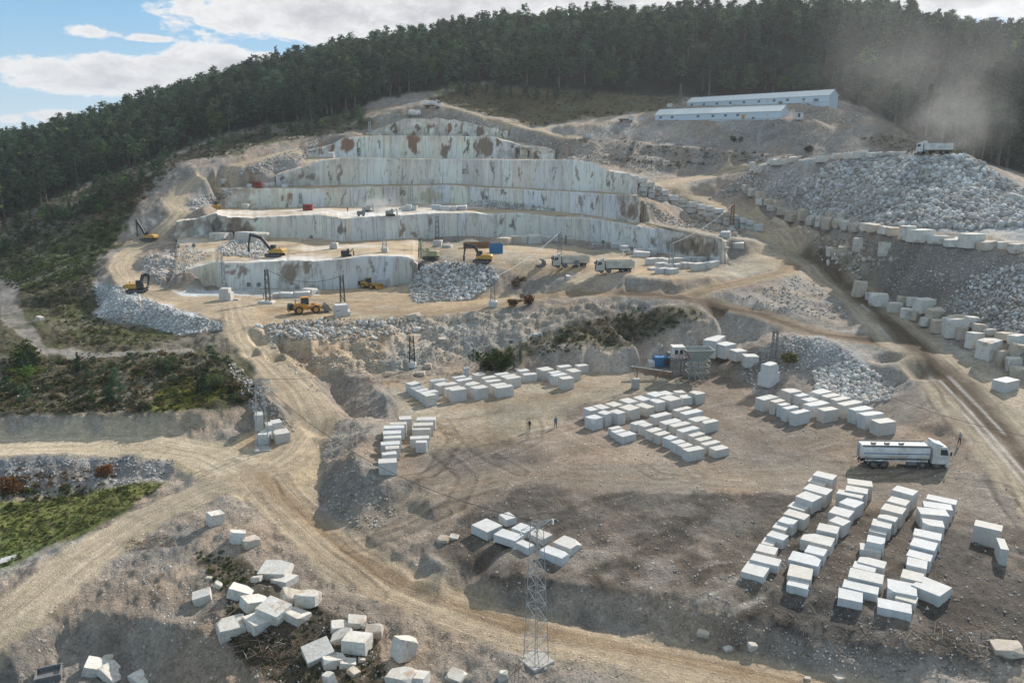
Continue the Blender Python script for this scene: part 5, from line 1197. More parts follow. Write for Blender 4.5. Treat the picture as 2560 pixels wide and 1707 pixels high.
for a in ((1009, 528, 12, 13, 'left block of the white cluster on the drilling bench', GU, 'b'), (1020, 528, 16, 17, 'middle block of the white cluster on the drilling bench', GU, 'b'), (1034, 527, 14, 14, 'right block of the white cluster on the drilling bench', GU, 'b'), (1002, 525, 10, 8, 'low block left of the white cluster on the drilling bench', GU, 'b'),
          (1090, 525, 24, 14, 'left block of the long low group on the drilling bench', GU, 'b'), (1113, 527, 26, 13, 'middle block of the long low group on the drilling bench', GU, 'b'), (1132, 527, 20, 13, 'third block of the long low group on the drilling bench', GU, 'b'), (1152, 526, 26, 13, 'right block of the long low group on the drilling bench', GU, 'b'), (1104, 513, 20, 10, 'grey boulder behind the long low group', GU, 'w'),
          (1322, 526, 18, 17, 'upright white cube before the middle wall', GU, 'b'), (1340, 526, 12, 9, 'brownish stone beside the upright white cube', GU, 't'), (1066, 461, 32, 15, 'big slanted white slab at the foot of the high wall', GU, 'b'), (1009, 463, 12, 10, 'small white stone on the narrow ledge', GU, 'w'), (857, 464, 10, 6, 'small pale stone at the left of the high wall', GU, 'w'),
          (992, 397, 14, 6, 'cream block on the upper ledge', GU, 'b'), (804, 396, 14, 8, 'cream block at the left end of the upper ledge', GU, 'b'), (826, 396, 15, 15, 'upright white block on the upper ledge', GU, 'b'), (1428, 399, 15, 8, 'small white block by the pole on the upper ledge', GU, 'b'), (1471, 346, 17, 11, 'white block at the end of the upper road', GU, 'b'),
          (624, 469, 12, 10, 'white block left of the upper red container', GU, 'b'), (662, 468, 18, 11, 'first block in the row right of the upper red container', GU, 'b'), (678, 467, 16, 12, 'second block in the row right of the upper red container', GU, 'b'), (694, 467, 16, 11, 'third block in the row right of the upper red container', GU, 'b'), (712, 469, 18, 10, 'last block in the row right of the upper red container', GU, 'b'),
          (558, 460, 28, 14, 'tilted bluish slab left of the upper red container', GU, 'b'), (613, 524, 18, 16, 'bluish pointed boulder before the left middle wall', GU, 'w'), (632, 524, 14, 9, 'small pale boulder before the left middle wall', GU, 'w'), (654, 524, 20, 14, 'wide pale boulder before the left middle wall', GU, 'w'), (672, 523, 5, 10, 'thin upright stone before the left middle wall', GU, 'b'), (483, 524, 16, 5, 'flat white stone by the upper yellow loader', GU, 'b'),
          (1455, 544, 7, 8, 'small marker stone at the ledge of the long wall', GU, 'b'), (1300, 541, 18, 4, 'flat white stone on the ledge of the long wall', GU, 'b'), (945, 543, 8, 5, 'small stone on the edge of drilling bench', GU, 'w')):
    stone(a[0], a[1], a[2], a[3], a[4], a[5], a[6], rz=rng.uniform(-.2, .2))
GJ = 'stones beside the junction ramp'
for a in ((1815, 594, 22, 18, 'white block at the right end of the second wall', GJ, 'b'), (1837, 592, 14, 14, 'tan block beside the right end of the second wall', GJ, 't'), (1830, 578, 20, 8, 'flat white block stacked by the ramp pole', GJ, 'b'), (1847, 622, 27, 18, 'leaning white slab beside the junction ramp', GJ, 'b'), (1812, 620, 24, 4, 'thin flat slab lying beside the junction ramp', GJ, 'b')):
    stone(a[0], a[1], a[2], a[3], a[4], a[5], a[6])
# left: blocks at the foot of the small pylon
GK = 'blocks at the foot of the left lattice pylon'
for q, l in (('645,1112,672,1112,26,1.8', 'front left low block under the left pylon'), ('690,1110,727,1104,24,2', 'front right block under the left pylon'), ('640,1078,660,1076,40,1.6', 'tall upright block at the left pylon foot'), ('666,1098,684,1096,34,1.6', 'middle block under the left pylon'), ('684,1088,708,1084,30,1.6', 'rear block under the left pylon'), ('636,1060,652,1060,24,1.5', 'rear small block behind the left pylon')):
    a = list(map(float, q.split(','))); o = block(*a, l, GK, chip=.08); del o['h']
# ---- block retaining wall along the ramp, stacked in courses
x = 1572; col = 0
while x < 1896:
    wd = rng.uniform(17, 25); y0, y1 = fy(TOPL, x+wd/2), fy(BOTL, x+wd/2); n = max(1, round((y1-y0)/13.0)); hh = (y1-y0)/n
    for k in range(n):
        Yd = fy(PL, x+wd/2) + rng.uniform(-.25, .25) - .2*(n-k); xx = x + rng.uniform(-3, 3)*(k % 2)
        a = at(xx, y0+hh*(k+1), Y=Yd); b = at(xx+wd, y0+hh*(k+1), Y=Yd); h = at(xx, y0+hh*k, Y=Yd).z-a.z
        o = obj('marble_block', block_mesh('marble_block', (b-a).length*rng.uniform(.93, .99), 2.0, h*rng.uniform(.94, .985), chip=.14, skew=.05), MARBLE if rng.random() < .93 else BOULDT, loc=((a.x+b.x)/2, Yd+1.0, a.z), rot=(0, 0, rng.normal(0, .05)))
        tag(o, f'{ORD[k]} course block in {ORD[col]} stack from the upper end of the ramp wall', 'marble block', 'stacked blocks of the ramp retaining wall')
    x += wd; col += 1
# ---- rows of big split boulders
def boulder_row(spec, lab, group, kinds='wwt', rows_=1, cuts=4):
    i = 0
    for q in spec.split():
        a = list(map(float, q.split(',')))
        k = kinds[int(rng.integers(len(kinds)))] if len(a) < 5 else {1: 'w', 2: 't', 3: 's'}[int(a[4])]
        stone(a[0], a[1], a[2], a[3], lab.format(ORD[i]), group, k, tilt=.06, cuts=cuts); i += 1
boulder_row('2150,742,34,46,2 2178,752,24,26,1 2200,765,42,38,3 2240,782,34,32,1 2278,795,40,30,3 2296,800,22,30,2 2322,815,30,28,1 2352,832,36,40,2 2392,842,48,56,3 2408,850,26,40,2 2440,870,34,46,3 2478,895,48,56,3 2510,915,36,48,2 2540,930,34,46,1 2556,948,40,40,2',
            '{} big stone from the upper end of the haul road boulder wall', 'boulder wall along the haul road')
def upper_course(spec, lab, group):
    for i, q in enumerate(spec.split()):
        a = list(map(float, q.split(','))); p = hit(a[0], a[1]); s = scale_at(p); k = {1: 'w', 2: 't', 3: 's'}[int(a[4])]
        stone(a[0], a[1], a[2], a[3], lab.format(ORD[i]), group, k, tilt=.08)
upper_course('2262,758,30,22,2 2286,766,28,28,1 2316,780,42,40,3 2344,798,40,34,2 2402,806,46,26,2 2432,818,30,32,3 2452,830,26,26,2 2480,836,32,20,1 2520,850,40,26,2 2550,860,36,30,3 2545,890,34,40,2',
             '{} stone from the left in the upper course above the boulder wall', 'upper course of the boulder wall')
boulder_row('1868,478,22,18,2 1885,490,24,22,1 1903,498,26,22,2 1899,512,17,17,3 1925,515,30,22,2 1950,520,32,24,2 1930,528,26,18,1 1962,538,34,22,2 1985,542,40,18,2 1985,552,34,20,2 2012,552,28,34,2 2035,562,28,26,1 2055,566,24,30,3 2078,572,34,34,2 2100,568,28,24,2 2122,574,36,28,1 2146,578,34,26,2 2170,576,30,22,1 2192,580,36,24,2 2216,584,32,22,1 2238,588,32,24,2 2080,540,22,14,2 2110,545,24,16,1 2140,556,24,16,2',
            '{} boulder from the left in the row under the white heap', 'boulders along the foot of the white heap')
boulder_row('2272,598,36,38,3 2308,604,52,36,3 2356,610,54,26,3 2398,614,60,24,1 2436,618,50,40,3 2475,624,40,26,2 2512,622,36,22,3 2545,632,36,28,1', '{} large block from the left in the pale row above grey fill', 'large pale blocks above the grey fill')
boulder_row('1882,424,16,20,3 1900,432,22,14,3 1884,412,17,9,3 1906,420,14,10,3 1930,410,18,16,3 1958,412,50,16,1 1985,405,26,14,1 2060,404,32,17,3 2090,398,16,16,3 2108,396,16,12,2 2125,396,26,16,3 2155,394,28,18,3 2186,392,30,12,3 2214,390,22,10,1 2236,388,26,10,1', '{} stone from the left along the crest of the white heap', 'stones along the crest of the heap')
boulder_row('2080,640,22,26,1 2108,640,24,28,2 2148,630,26,40,1 2215,640,30,40,1 2180,650,14,12,2', '{} lone slab from the left on the fill below boulders', 'lone slabs on the fill slope')
o = stone(2540, 505, 46, 24, 'big tilted grey slab on the heap at the right edge', None, 'w', tilt=.2)
# ---- tumbled blocks in the foreground
GT = 'tumbled marble blocks in the left foreground'
FG = [(533, 1313, 36, 42, 'single white block standing at the roadside fork', 'b'), (587, 1358, 38, 40, 'square tan tinted block below the roadside fork', 'b'), (622, 1368, 42, 34, 'rough tan block beside the square one below the fork', 't'),
      (505, 1510, 44, 44, 'white cube at the left of the tumbled blocks', 'b'), (592, 1500, 58, 42, 'white slanting block right of the white cube', 'b'), (628, 1528, 60, 46, 'long white block in the middle of the tumble', 'b'), (685, 1450, 74, 50, 'big white split block at the top of the tumble', 'b'), (702, 1440, 40, 30, 'brown boulder resting against the big split block', 't'), (708, 1466, 56, 30, 'white block with brown face under the top block', 'b'), (716, 1512, 50, 50, 'reddish brown boulder among the tumbled blocks', 't'), (765, 1520, 60, 56, 'pale pointed boulder at the right of the tumble', 'w'), (680, 1556, 72, 66, 'big notched white block in the centre of the tumble', 'b'), (732, 1560, 64, 40, 'grey white boulder right of the notched block', 'w'), (572, 1595, 70, 62, 'large white boulder with orange face at tumble front', 'w'), (634, 1578, 60, 46, 'diamond shaped white block at tumble front', 'b'), (640, 1455, 26, 22, 'small white chunk left of the big split block', 'w'),
      (540, 1470, 20, 22, 'small round white boulder behind the white cube', 'w'), (521, 1450, 14, 14, 'tiny white boulder behind the round one', 'w'),
      (888, 1570, 48, 36, 'tan topped boulder at the head of the second tumble', 'w'), (846, 1582, 50, 34, 'pale boulder left in the second tumble', 'w'), (856, 1610, 52, 44, 'white rounded block in the second tumble', 'w'), (890, 1632, 66, 58, 'large white cube in the second tumble', 'b'), (790, 1650, 70, 46, 'flat white slab at the left of second tumble', 'b'), (828, 1672, 60, 42, 'white slab under the left slab of second tumble', 'w'), (866, 1670, 40, 26, 'small white slab below the large white cube', 'b'), (936, 1592, 42, 40, 'brown grey boulder right of the large cube', 't'), (1003, 1656, 56, 74, 'tall pointed pale boulder standing near the road', 'w'), (880, 1690, 30, 26, 'small tan stone below the second tumble', 't'), (902, 1655, 18, 16, 'little pale stone beside the large cube', 'w'),
      (1000, 1716, 70, 50, 'white twin peaked boulder at the bottom edge', 'w'), (1045, 1716, 50, 44, 'white slab beside the twin peaked boulder', 'b'), (1140, 1706, 50, 32, 'rounded pale boulder at the bottom edge', 'w'), (1256, 1704, 24, 34, 'narrow upright stone at the bottom edge by the pylon', 'w'), (825, 1715, 30, 42, 'pointed pale stone at the bottom edge', 'w'),
      (232, 1690, 66, 42, 'white block group left cube at the lower left pit', 'b'), (268, 1702, 62, 34, 'flat white block at the lower left pit', 'b'), (350, 1714, 64, 30, 'rough white block in the pit beside the cut bank', 'b'), (266, 1652, 26, 20, 'round tan boulder in the lower left pit', 't')]
for a in FG: stone(a[0], a[1], a[2], a[3], a[4], GT, 's' if a[5] == 'b' else a[5], tilt=.22, rz=rng.uniform(-.8, .8))
GS = 'scattered boulders on the pit slope and banks'
for i, a in enumerate(((1035, 800, 32, 22, 'large round boulder on the pit slope crest', 't'), (1042, 828, 20, 14, 'pale boulder below the round one on the pit slope', 'w'), (935, 850, 20, 13, 'white block lying on the tan pit slope', 'w'), (1155, 808, 18, 16, 'flat tan stone high on the pit slope', 't'), (1320, 806, 12, 14, 'upright pale stone on the pit slope', 'w'), (1340, 842, 14, 12, 'left pale stone of the pair above the cut wall', 'w'), (1350, 840, 12, 12, 'right pale stone of the pair above the cut wall', 'w'), (1070, 922, 18, 18, 'tan boulder at the foot of the pit slope', 't'), (1050, 940, 26, 16, 'wide tan boulder at the yard edge', 't'), (1104, 855, 20, 14, 'grey boulder low on the gravel slope', 't'), (95, 803, 18, 16, 'white boulder on the grassy left terrace', 'w'), (290, 793, 8, 6, 'small white boulder below the talus', 'w'), (1110, 1356, 32, 20, 'tan slab on the bank near the road', 't'), (1135, 1348, 24, 16, 'pale slab on the bank near the road', 'w'),
                       (1760, 1590, 30, 24, 'grey slab in the brushy bank at the bottom right', 't'), (1822, 1628, 24, 16, 'pale slab by the lower road edge', 'w'), (1880, 1625, 22, 26, 'leaning pale slab at the lower road edge', 'w'), (2100, 1705, 30, 26, 'grey stone block at the bottom edge right', 't'), (2020, 1700, 16, 14, 'small stone at the bottom edge right', 't'), (2530, 1640, 70, 36, 'flat tan rock plate at the right bottom corner', 't'), (1725, 560, 1, 1, '', 'w'))):
    if a[4]: stone(a[0], a[1], a[2], a[3], a[4], GS, a[5], tilt=.15)
print('blocks', NB[0])
# ---------------------------------------------------------------- built things
class MB:
    """collects boxes, prisms, bars and cylinders for ONE mesh"""
    def __init__(s): s.V, s.F = [], []
    def add(s, V, F):
        k = len(s.V); s.V += [tuple(v) for v in V]; s.F += [tuple(i+k for i in f) for f in F]; return s
    def box(s, x0, x1, y0, y1, z0, z1, b=.03, tx=0.0, ty=0.0):
        """bevelled box; tx, ty pull the top in"""
        b = min(b, (x1-x0)*.3, (y1-y0)*.3, (z1-z0)*.3); L = []
        for (z, i, t) in ((z0, b, 0), (z0+b, 0, 0), (z1-b, 0, 1), (z1, b, 1)):
            a, c = tx*t, ty*t
            X0, X1, Y0, Y1 = x0+i+a, x1-i-a, y0+i+c, y1-i-c
            L.append([(X0+b, Y0, z), (X1-b, Y0, z), (X1, Y0+b, z), (X1, Y1-b, z), (X1-b, Y1, z), (X0+b, Y1, z), (X0, Y1-b, z), (X0, Y0+b, z)])
        V = sum(L, []); F = [tuple(range(7, -1, -1)), tuple(range(24, 32))]
        for r in range(3):
            for i in range(8): F.append((r*8+i, r*8+(i+1) % 8, r*8+8+(i+1) % 8, r*8+8+i))
        return s.add(V, F)
    def prof(s, pts, y0, y1):
        """profile in x,z swept across y"""
        n = len(pts); V = [(x, y0, z) for x, z in pts] + [(x, y1, z) for x, z in pts]
        F = [tuple(range(n)), tuple(range(2*n-1, n-1, -1))] + [(i, i+n, (i+1) % n+n, (i+1) % n) for i in range(n)]
        return s.add(V, F)
    def bar(s, a, b, r, n=4, r1=None):
        a, b = Vector(a), Vector(b); d = (b-a).normalized(); u = (d.cross(Vector((0, 0, 1))) if abs(d.z) < .95 else d.cross(Vector((1, 0, 0)))).normalized(); w = d.cross(u); r1 = r if r1 is None else r1
        V = []
        for p, q in ((a, r), (b, r1)):
            for i in range(n):
                t = (i+.5)/n*6.28319; V.append(p+(u*math.cos(t)+w*math.sin(t))*q)
        return s.add(V, [tuple(range(n))[::-1], tuple(range(n, 2*n))] + [(i, (i+1) % n, n+(i+1) % n, n+i) for i in range(n)])
    def cyl(s, c, ax, r, h, n=18, prof=None):
        """lathe about an axis ('x','y','z'); prof = list of (radius factor, position 0..1)"""
        prof = prof or [(0, 0), (.9, 0), (1, .06), (1, .94), (.9, 1), (0, 1)]; V, F = [], []
        for q, t in prof:
            for i in range(n):
                a = i/n*6.28319; p = (math.cos(a)*r*q, math.sin(a)*r*q, (t-.5)*h)
                p = {'z': p, 'y': (p[0], p[2], p[1]), 'x': (p[2], p[0], p[1])}[ax]; V.append((c[0]+p[0], c[1]+p[1], c[2]+p[2]))
        for r_ in range(len(prof)-1):
            for i in range(n): F.append((r_*n+i, r_*n+(i+1) % n, r_*n+n+(i+1) % n, r_*n+n+i))
        return s.add(V, F)
    def plate(s, pts, th=.03):
        """thin plate over a 3D outline"""
        P = [Vector(p) for p in pts]; nrm = (P[1]-P[0]).cross(P[2]-P[1]).normalized()*th; n = len(P)
        return s.add(P+[p+nrm for p in P], [tuple(range(n))[::-1], tuple(range(n, 2*n))] + [(i, (i+1) % n, n+(i+1) % n, n+i) for i in range(n)])
    def mk(s, name, m, parent, kind=None):
        me = bpy.data.meshes.new(name); me.from_pydata(s.V, [], s.F); me.update()
        import bmesh
        b = bmesh.new(); b.from_mesh(me); bmesh.ops.recalc_face_normals(b, faces=b.faces); b.to_mesh(me); b.free()
        return obj(name, me, m, parent)
M_WH = mat('white_paint', (.68, .675, .65), .6, var=.12, scale=1.5, dirt=.75); M_CR = mat('cream_paint', (.58, .55, .47), .55, var=.14, scale=1.5, dirt=.7)
M_OR = mat('orange_paint', (.62, .27, .035), .5, var=.15, dirt=.5); M_YE = mat('yellow_paint', (.50, .28, .05), .5, var=.15, dirt=.5)
M_DK = mat('dark_steel', (.035, .038, .04), .6, var=.3, dirt=.35); M_GY = mat('grey_steel', (.16, .165, .17), .55, var=.25, dirt=.4)
M_GALV = mat('galvanised_steel', (.33, .35, .36), .5, .3, var=.15); M_TY = mat('tyre_rubber', (.035, .033, .031), .9, var=.3, dirt=.6)
M_GL = mat('window_glass', (.03, .04, .05), .12, var=.2, spec=.6); M_RD = mat('red_paint', (.30, .045, .035), .6, var=.25, dirt=.3)
M_BL = mat('blue_paint', (.03, .17, .34), .55, var=.2, dirt=.3); M_RU = mat('rust', (.25, .13, .06), .9, var=.35); M_CN = mat('concrete', (.42, .39, .35), .9, var=.2, dirt=.3)
M_GN = mat('olive_paint', (.36, .34, .20), .6, var=.2, dirt=.5); M_HG = mat('grey_green_steel', (.30, .33, .30), .65, var=.25, dirt=.5); M_BB = mat('pale_blue_panel', (.55, .63, .68), .5, var=.05); M_RF = mat('roof_sheet', (.70, .70, .67), .4, var=.06)
M_LT = mat('lamp_glass', (.75, .75, .72), .2, var=.05); M_BS = mat('blue_stripe', (.05, .12, .32), .5, var=.1); M_RED = mat('tail_red', (.35, .02, .02), .4)
def vehicle(name, label, cat, px, py, ang, group=None):
    p = hit(px, py); return thing(name, label, cat, (p.x, p.y, p.z-.02), R(ang), group)
def wheels(t, xs, ty, r, w, m=None, dual=()):
    for x in xs:
        for sgn in (-1, 1):
            yy = sgn*ty; ww = w*(2.0 if x in dual else 1)
            o = MB().cyl((x, yy, r), 'y', r, ww, 20, [(0, .15), (.55, .15), (.58, 0), (.9, 0), (1, .1), (1, .9), (.9, 1), (.58, 1), (.55, .85), (0, .85)]).mk('wheel', M_TY, t)
            MB().cyl((x, yy+sgn*ww*.32, r), 'y', r*.54, ww*.25, 14, [(0, .2), (.35, .2), (.4, 0 if sgn < 0 else .5), (.9, .3), (1, .5), (1, 1), (0, 1)]).mk('rim', m or M_GY, o)
def truck_cab(t, x0, x1, m, zb=.75, zt=2.95, w=2.45):
    """forward-control cab between x0 (rear) and x1 (front)"""
    h = w/2
    c = MB().prof([(x0, zb), (x1-.05, zb-.05), (x1, zb+.3), (x1-.02, zb+1.05), (x1-.28, zt-.12), (x1-.45, zt), (x0+.1, zt), (x0, zt-.12)], -h, h).mk('cab', m, t)
    MB().plate([(x1+.0, -h+.14, zb+1.1), (x1+.0, h-.14, zb+1.1), (x1-.24, h-.2, zt-.22), (x1-.24, -h+.2, zt-.22)], .03).mk('windscreen', M_GL, c)
    for sgn in (-1, 1):
        d = MB().box(x1-1.25, x1-.2, sgn*h-.02, sgn*h+.02, zb+.2, zb+1.15, .01).mk('door', m, c)
        MB().prof([(x1-1.2, zb+1.18), (x1-.22, zb+1.12), (x1-.42, zt-.35), (x1-1.2, zt-.32)], sgn*h-.02, sgn*h+.015).mk('side_window', M_GL, c)
        MB().box(x1-.05, x1+.15, sgn*(h+.12)-.06, sgn*(h+.12)+.06, zb+1.15, zb+1.7, .02).mk('mirror', M_DK, c)
        MB().box(x1-.06, x1+.07, sgn*(h-.3)-.22, sgn*(h-.3)+.22, zb-.28, zb-.08, .02).mk('headlight', M_LT, c)
    MB().box(x1-.35, x1+.06, -h, h, zb-.42, zb-.02, .05).mk('bumper', m if m is M_WH else M_GY, c)
    MB().box(x1-.0, x1+.03, -h+.5, h-.5, zb+.12, zb+.85, .01).mk('grille', M_DK, c)
    MB().prof([(x0+.1, zt), (x1-.6, zt), (x0+.3, zt+.45), (x0+.1, zt+.5)], -h+.25, h-.25).mk('roof_deflector', m, c)
    return c
def dump_truck(label, px, py, ang, group, m=M_CR, L=8.6):
    t = vehicle('dump_truck', label, 'truck', px, py, ang, group); f = L/2
    MB().box(-f+.2, f-.4, -.45, .45, .75, 1.05).mk('chassis', M_DK, t)
    truck_cab(t, f-1.9, f, M_WH if m is M_WH else m)
    wheels(t, (f-1.2, f-2.95), 1.0, .54, .32); wheels(t, (-f+1.1, -f+2.5), .95, .54, .32, dual=(-f+1.1, -f+2.5))
    b = MB()                                                       # open tipping body
    x0, x1 = -f-.15, f-2.25; b.prof([(x0, 1.15), (x1, 1.15), (x1, 1.27), (x0, 1.27)], -1.22, 1.22)
    for sgn in (-1, 1):
        y0, y1 = sorted((sgn*1.15, sgn*1.25)); b.prof([(x0, 1.2), (x1, 1.2), (x1, 2.75), (x0+.15, 2.75)], y0, y1)
        for i in range(7): x = x0+.5+i*(x1-x0-.9)/6; b.box(x-.06, x+.06, sgn*1.29-.05, sgn*1.29+.05, 1.2, 2.68, .01)
        b.box(x0, x1, sgn*1.28-.07, sgn*1.28+.07, 2.66, 2.82, .02)
    b.prof([(x1-.08, 1.2), (x1, 1.2), (x1+.25, 3.0), (x1+.15, 3.0)], -1.25, 1.25); b.prof([(x1+.15, 2.92), (x1+1.2, 2.95), (x1+1.2, 3.03), (x1+.15, 3.0)], -1.2, 1.2)
    bed = b.mk('tipper_body', m, t)
    tg = MB().prof([(x0-.08, 1.2), (x0, 1.2), (x0+.14, 2.75), (x0+.04, 2.75)], -1.22, 1.22)
    for y in (-1.0, -.35, .35, 1.0): tg.box(x0-.1, x0+.02, y-.05, y+.05, 1.25, 2.7, .01)
    tg.mk('tailgate', m, bed)
    for sgn in (-1, 1): MB().box(-f-.05, -f+.02, sgn*.95-.18, sgn*.95+.18, .85, 1.0, .01).mk('tail_light', M_RED, t); MB().box(f-2.9, f-2.2, sgn*1.0-.22, sgn*1.0+.22, .6, 1.1, .06).mk('fuel_tank', M_GY, t)
    return t
GT_ = 'dump trucks in the quarry'
dump_truck('cream dump truck with raised headboard driving left on the truck bench', 1535, 681, 184, GT_)
dump_truck('cream dump truck half hidden behind stacked white blocks', 1425, 668, 187, GT_)
t = dump_truck('pale dump truck tipping on top of the big white heap', 2333, 386, 128, GT_, M_WH, 8.2)
# tanker
def tanker(label, px, py, ang, L, big=True):
    t = vehicle('tanker_truck', label, 'truck', px, py, ang); f = L/2
    MB().box(-f+.1, f-.4, -.45, .45, .72, 1.05).mk('chassis', M_DK, t)
    truck_cab(t, f-2.1, f, M_WH, .8, 3.05)
    xs = (f-1.35, f-3.2) if big else (f-1.35,)
    wheels(t, xs, 1.02, .54, .32); rx = (-f+1.35, -f+2.75) if big else (-f+1.4,); wheels(t, rx, .96, .54, .32, dual=rx)
    x0, x1 = -f, f-2.45; n = 20; V, F = [], []
    ring = [(math.copysign(abs(math.cos(a))**.62, math.cos(a))*1.22, 2.05+math.copysign(abs(math.sin(a))**.7, math.sin(a))*.95) for a in [i/n*6.28319 for i in range(n)]]
    for x, k in ((x0-.12, .0), (x0-.1, .7), (x0, 1), (x1, 1), (x1+.1, .7), (x1+.12, 0)): V += [(x, y*k, 2.05+(z-2.05)*k) for y, z in ring]
    for r in range(5):
        for i in range(n): F.append((r*n+i, r*n+(i+1) % n, r*n+n+(i+1) % n, r*n+n+i))
    tank = MB().add(V, F).mk('tank', M_WH, t)
    if big:
        for sgn in (-1, 1):
            MB().box(x0+.05, x1-.05, sgn*1.225-.012, sgn*1.225+.012, 2.0, 2.10, .005).mk('stripe', M_BS, tank)
            MB().box(x0, x1, sgn*.98-.04, sgn*.98+.04, 2.86, 3.08, .01).mk('top_rail', M_GY, tank)
            MB().box(x0+.3, x1-.2, sgn*1.18-.05, sgn*1.18+.05, 1.0, 1.2, .02).mk('side_skirt', M_WH, t)
            for x in rx+xs[1:]: MB().prof([(x+.66*math.cos(a), .54+.66*math.sin(a)) for a in [i*.3927 for i in range(9)]] + [(x+.62*math.cos(a), .54+.62*math.sin(a)) for a in [i*.3927 for i in range(8, -1, -1)]], min(sgn*.8, sgn*1.25), max(sgn*.8, sgn*1.25)).mk('mudguard', M_GY, t)
            MB().box(.2, 1.4, sgn*.98-.25, sgn*.98+.25, .5, 1.05, .05).mk('fuel_tank', M_GY, t)
        MB().box(x0, x1, -.94, .94, 2.92, 2.97, .01).mk('catwalk', M_HG, tank)
        for x in (x0+1.6, x0+3.3, x0+5.1): MB().cyl((x, -.1, 3.06), 'z', .34, .2, 14).mk('manhole', M_GY, tank); MB().bar((x-.3, -.4, 3.1), (x+.3, -.4, 3.25), .03).mk('hatch_handle', M_DK, tank)
        ld = MB()
        for y in (-.25, .25): ld.bar((x0-.2, y, .9), (x0-.16, y, 3.0), .03)
        for i in range(7): ld.bar((x0-.2, -.25, 1.0+i*.3), (x0-.2, .25, 1.0+i*.3), .025)
        ld.mk('ladder', M_GY, t)
        hs = MB(); 
        for i in range(10): a = i/9*3.14; b = (i+1)/9*3.14; hs.bar((x0-.35, -.7+math.cos(a)*.3, .8+math.sin(a)*.3), (x0-.35, -.7+math.cos(b)*.3, .8+math.sin(b)*.3), .06, 6)
        hs.mk('hose', M_DK, t)
    for sgn in (-1, 1): MB().box(-f-.12, -f-.04, sgn*.9-.2, sgn*.9+.2, .8, .95, .01).mk('tail_light', M_RED, t)
    return t
tanker('large white eight wheel tanker truck parked in the yard with rusty underframe', 2252, 1163, -3, 10.8)
tanker('small white tanker truck parked at the top of the quarry', 1081, 270, 3, 7.0, False)
def wheel_loader(label, px, py, ang, m, s, group, bucket_up=.35, steer=0):
    t = vehicle('wheel_loader', label, 'loader', px, py, ang, group); t.scale = (s,)*3
    MB().prof([(-4.2, .9), (-.3, .9), (-.3, 2.0), (-1.0, 2.25), (-3.9, 2.15), (-4.25, 1.7)], -.95, .95).mk('engine_cover', m, t)
    MB().prof([(-4.3, 1.0), (-3.3, 1.0), (-3.3, 2.3), (-4.05, 2.25), (-4.3, 1.95)], -1.02, 1.02).mk('rear_grille', M_DK, t)
    MB().box(-4.5, -4.1, -1.25, 1.25, .7, 1.1, .08).mk('counterweight', m, t)
    MB().box(-.3, 2.2, -.5, .5, .8, 1.6, .1, .1).mk('front_frame', m, t)
    c = MB().box(-1.5, .05, -.75, .75, 1.9, 3.45, .08, .08, .06).mk('cab', M_DK, t)
    MB().box(-1.6, .15, -.82, .82, 3.42, 3.56, .04).mk('cab_roof', m, c)
    for sgn in (-1, 1): MB().box(-1.35, -.15, sgn*.735-.015, sgn*.735+.015, 2.45, 3.3, .01).mk('side_window', M_GL, c)
    MB().plate([(.055, -.62, 2.4), (.055, .62, 2.4), (-.02, .58, 3.35), (-.02, -.58, 3.35)], .02).mk('windscreen', M_GL, c)
    for x in (-2.2, 1.35):
        for sgn in (-1, 1):
            o = MB().cyl((x, sgn*1.1, .88), 'y', .88, .65, 22, [(0, .2), (.5, .2), (.56, 0), (.88, 0), (1, .12), (1, .88), (.88, 1), (.56, 1), (.5, .8), (0, .8)]).mk('wheel', M_TY, t)
            MB().cyl((x, sgn*1.28, .88), 'y', .48, .3, 16).mk('rim', m, o)
            MB().prof([(x+1.0*math.cos(a), .88+1.02*math.sin(a)) for a in [.5+i*.27 for i in range(9)]] + [(x+.95*math.cos(a), .88+.96*math.sin(a)) for a in [.5+i*.27 for i in range(8, -1, -1)]], min(sgn*.8, sgn*1.42), max(sgn*.8, sgn*1.42)).mk('fender', m, t)
    b = bucket_up
    a = MB()
    for y in (-.45, .45): a.prof([(.9, 1.75), (1.2, 2.05), (3.2, .75+b), (3.4, .45+b), (3.15, .35+b), (1.5, 1.45)], y-.1, y+.1)
    a.bar((.6, 0, 1.5), (2.3, 0, 1.45+b*.6), .1, 8); a.bar((2.3, 0, 1.45+b*.6), (3.3, 0, 1.15+b), .07)
    arm = a.mk('lift_arm', m, t)
    k = [(3.2, .15+b), (4.7, .05+b), (4.75, .12+b), (3.75, .35+b), (3.45, .65+b), (3.5, 1.1+b), (3.85, 1.45+b), (3.8, 1.52+b), (3.35, 1.25+b), (3.15, .7+b)]
    bk = MB().prof(k, -1.5, 1.5)
    for sgn in (-1, 1): bk.prof([(3.2, .15+b), (4.7, .05+b), (3.9, 1.45+b), (3.35, 1.25+b), (3.15, .7+b)], min(sgn*1.45, sgn*1.52), max(sgn*1.45, sgn*1.52))
    for i in range(8): y = -1.4+i*.4; bk.box(4.65, 4.95, y-.06, y+.06, .03+b, .13+b, .01)
    bk.mk('bucket', M_GY if m is M_OR else m, arm)
    for sgn in (-1, 1): MB().box(.3, .45, sgn*.6-.1, sgn*.6+.1, 1.75, 1.95, .02).mk('headlight', M_LT, t); MB().bar((-2.8, sgn*1.0, 2.2), (-2.8, sgn*1.0, 2.75), .03).mk('handrail', M_DK, t)
    MB().bar((-2.6, .3, 2.2), (-2.6, .3, 3.0), .08, 8).mk('exhaust', M_DK, t)
    return t
GLD = 'wheel loaders in the quarry'
wheel_loader('big orange wheel loader with dark engine grille on the loader shelf', 772, 782, 24, M_OR, 1.0, GLD, .3)
wheel_loader('dusty orange wheel loader working at the foot of the lowest wall', 926, 721, -28, M_YE, .78, GLD, .25)
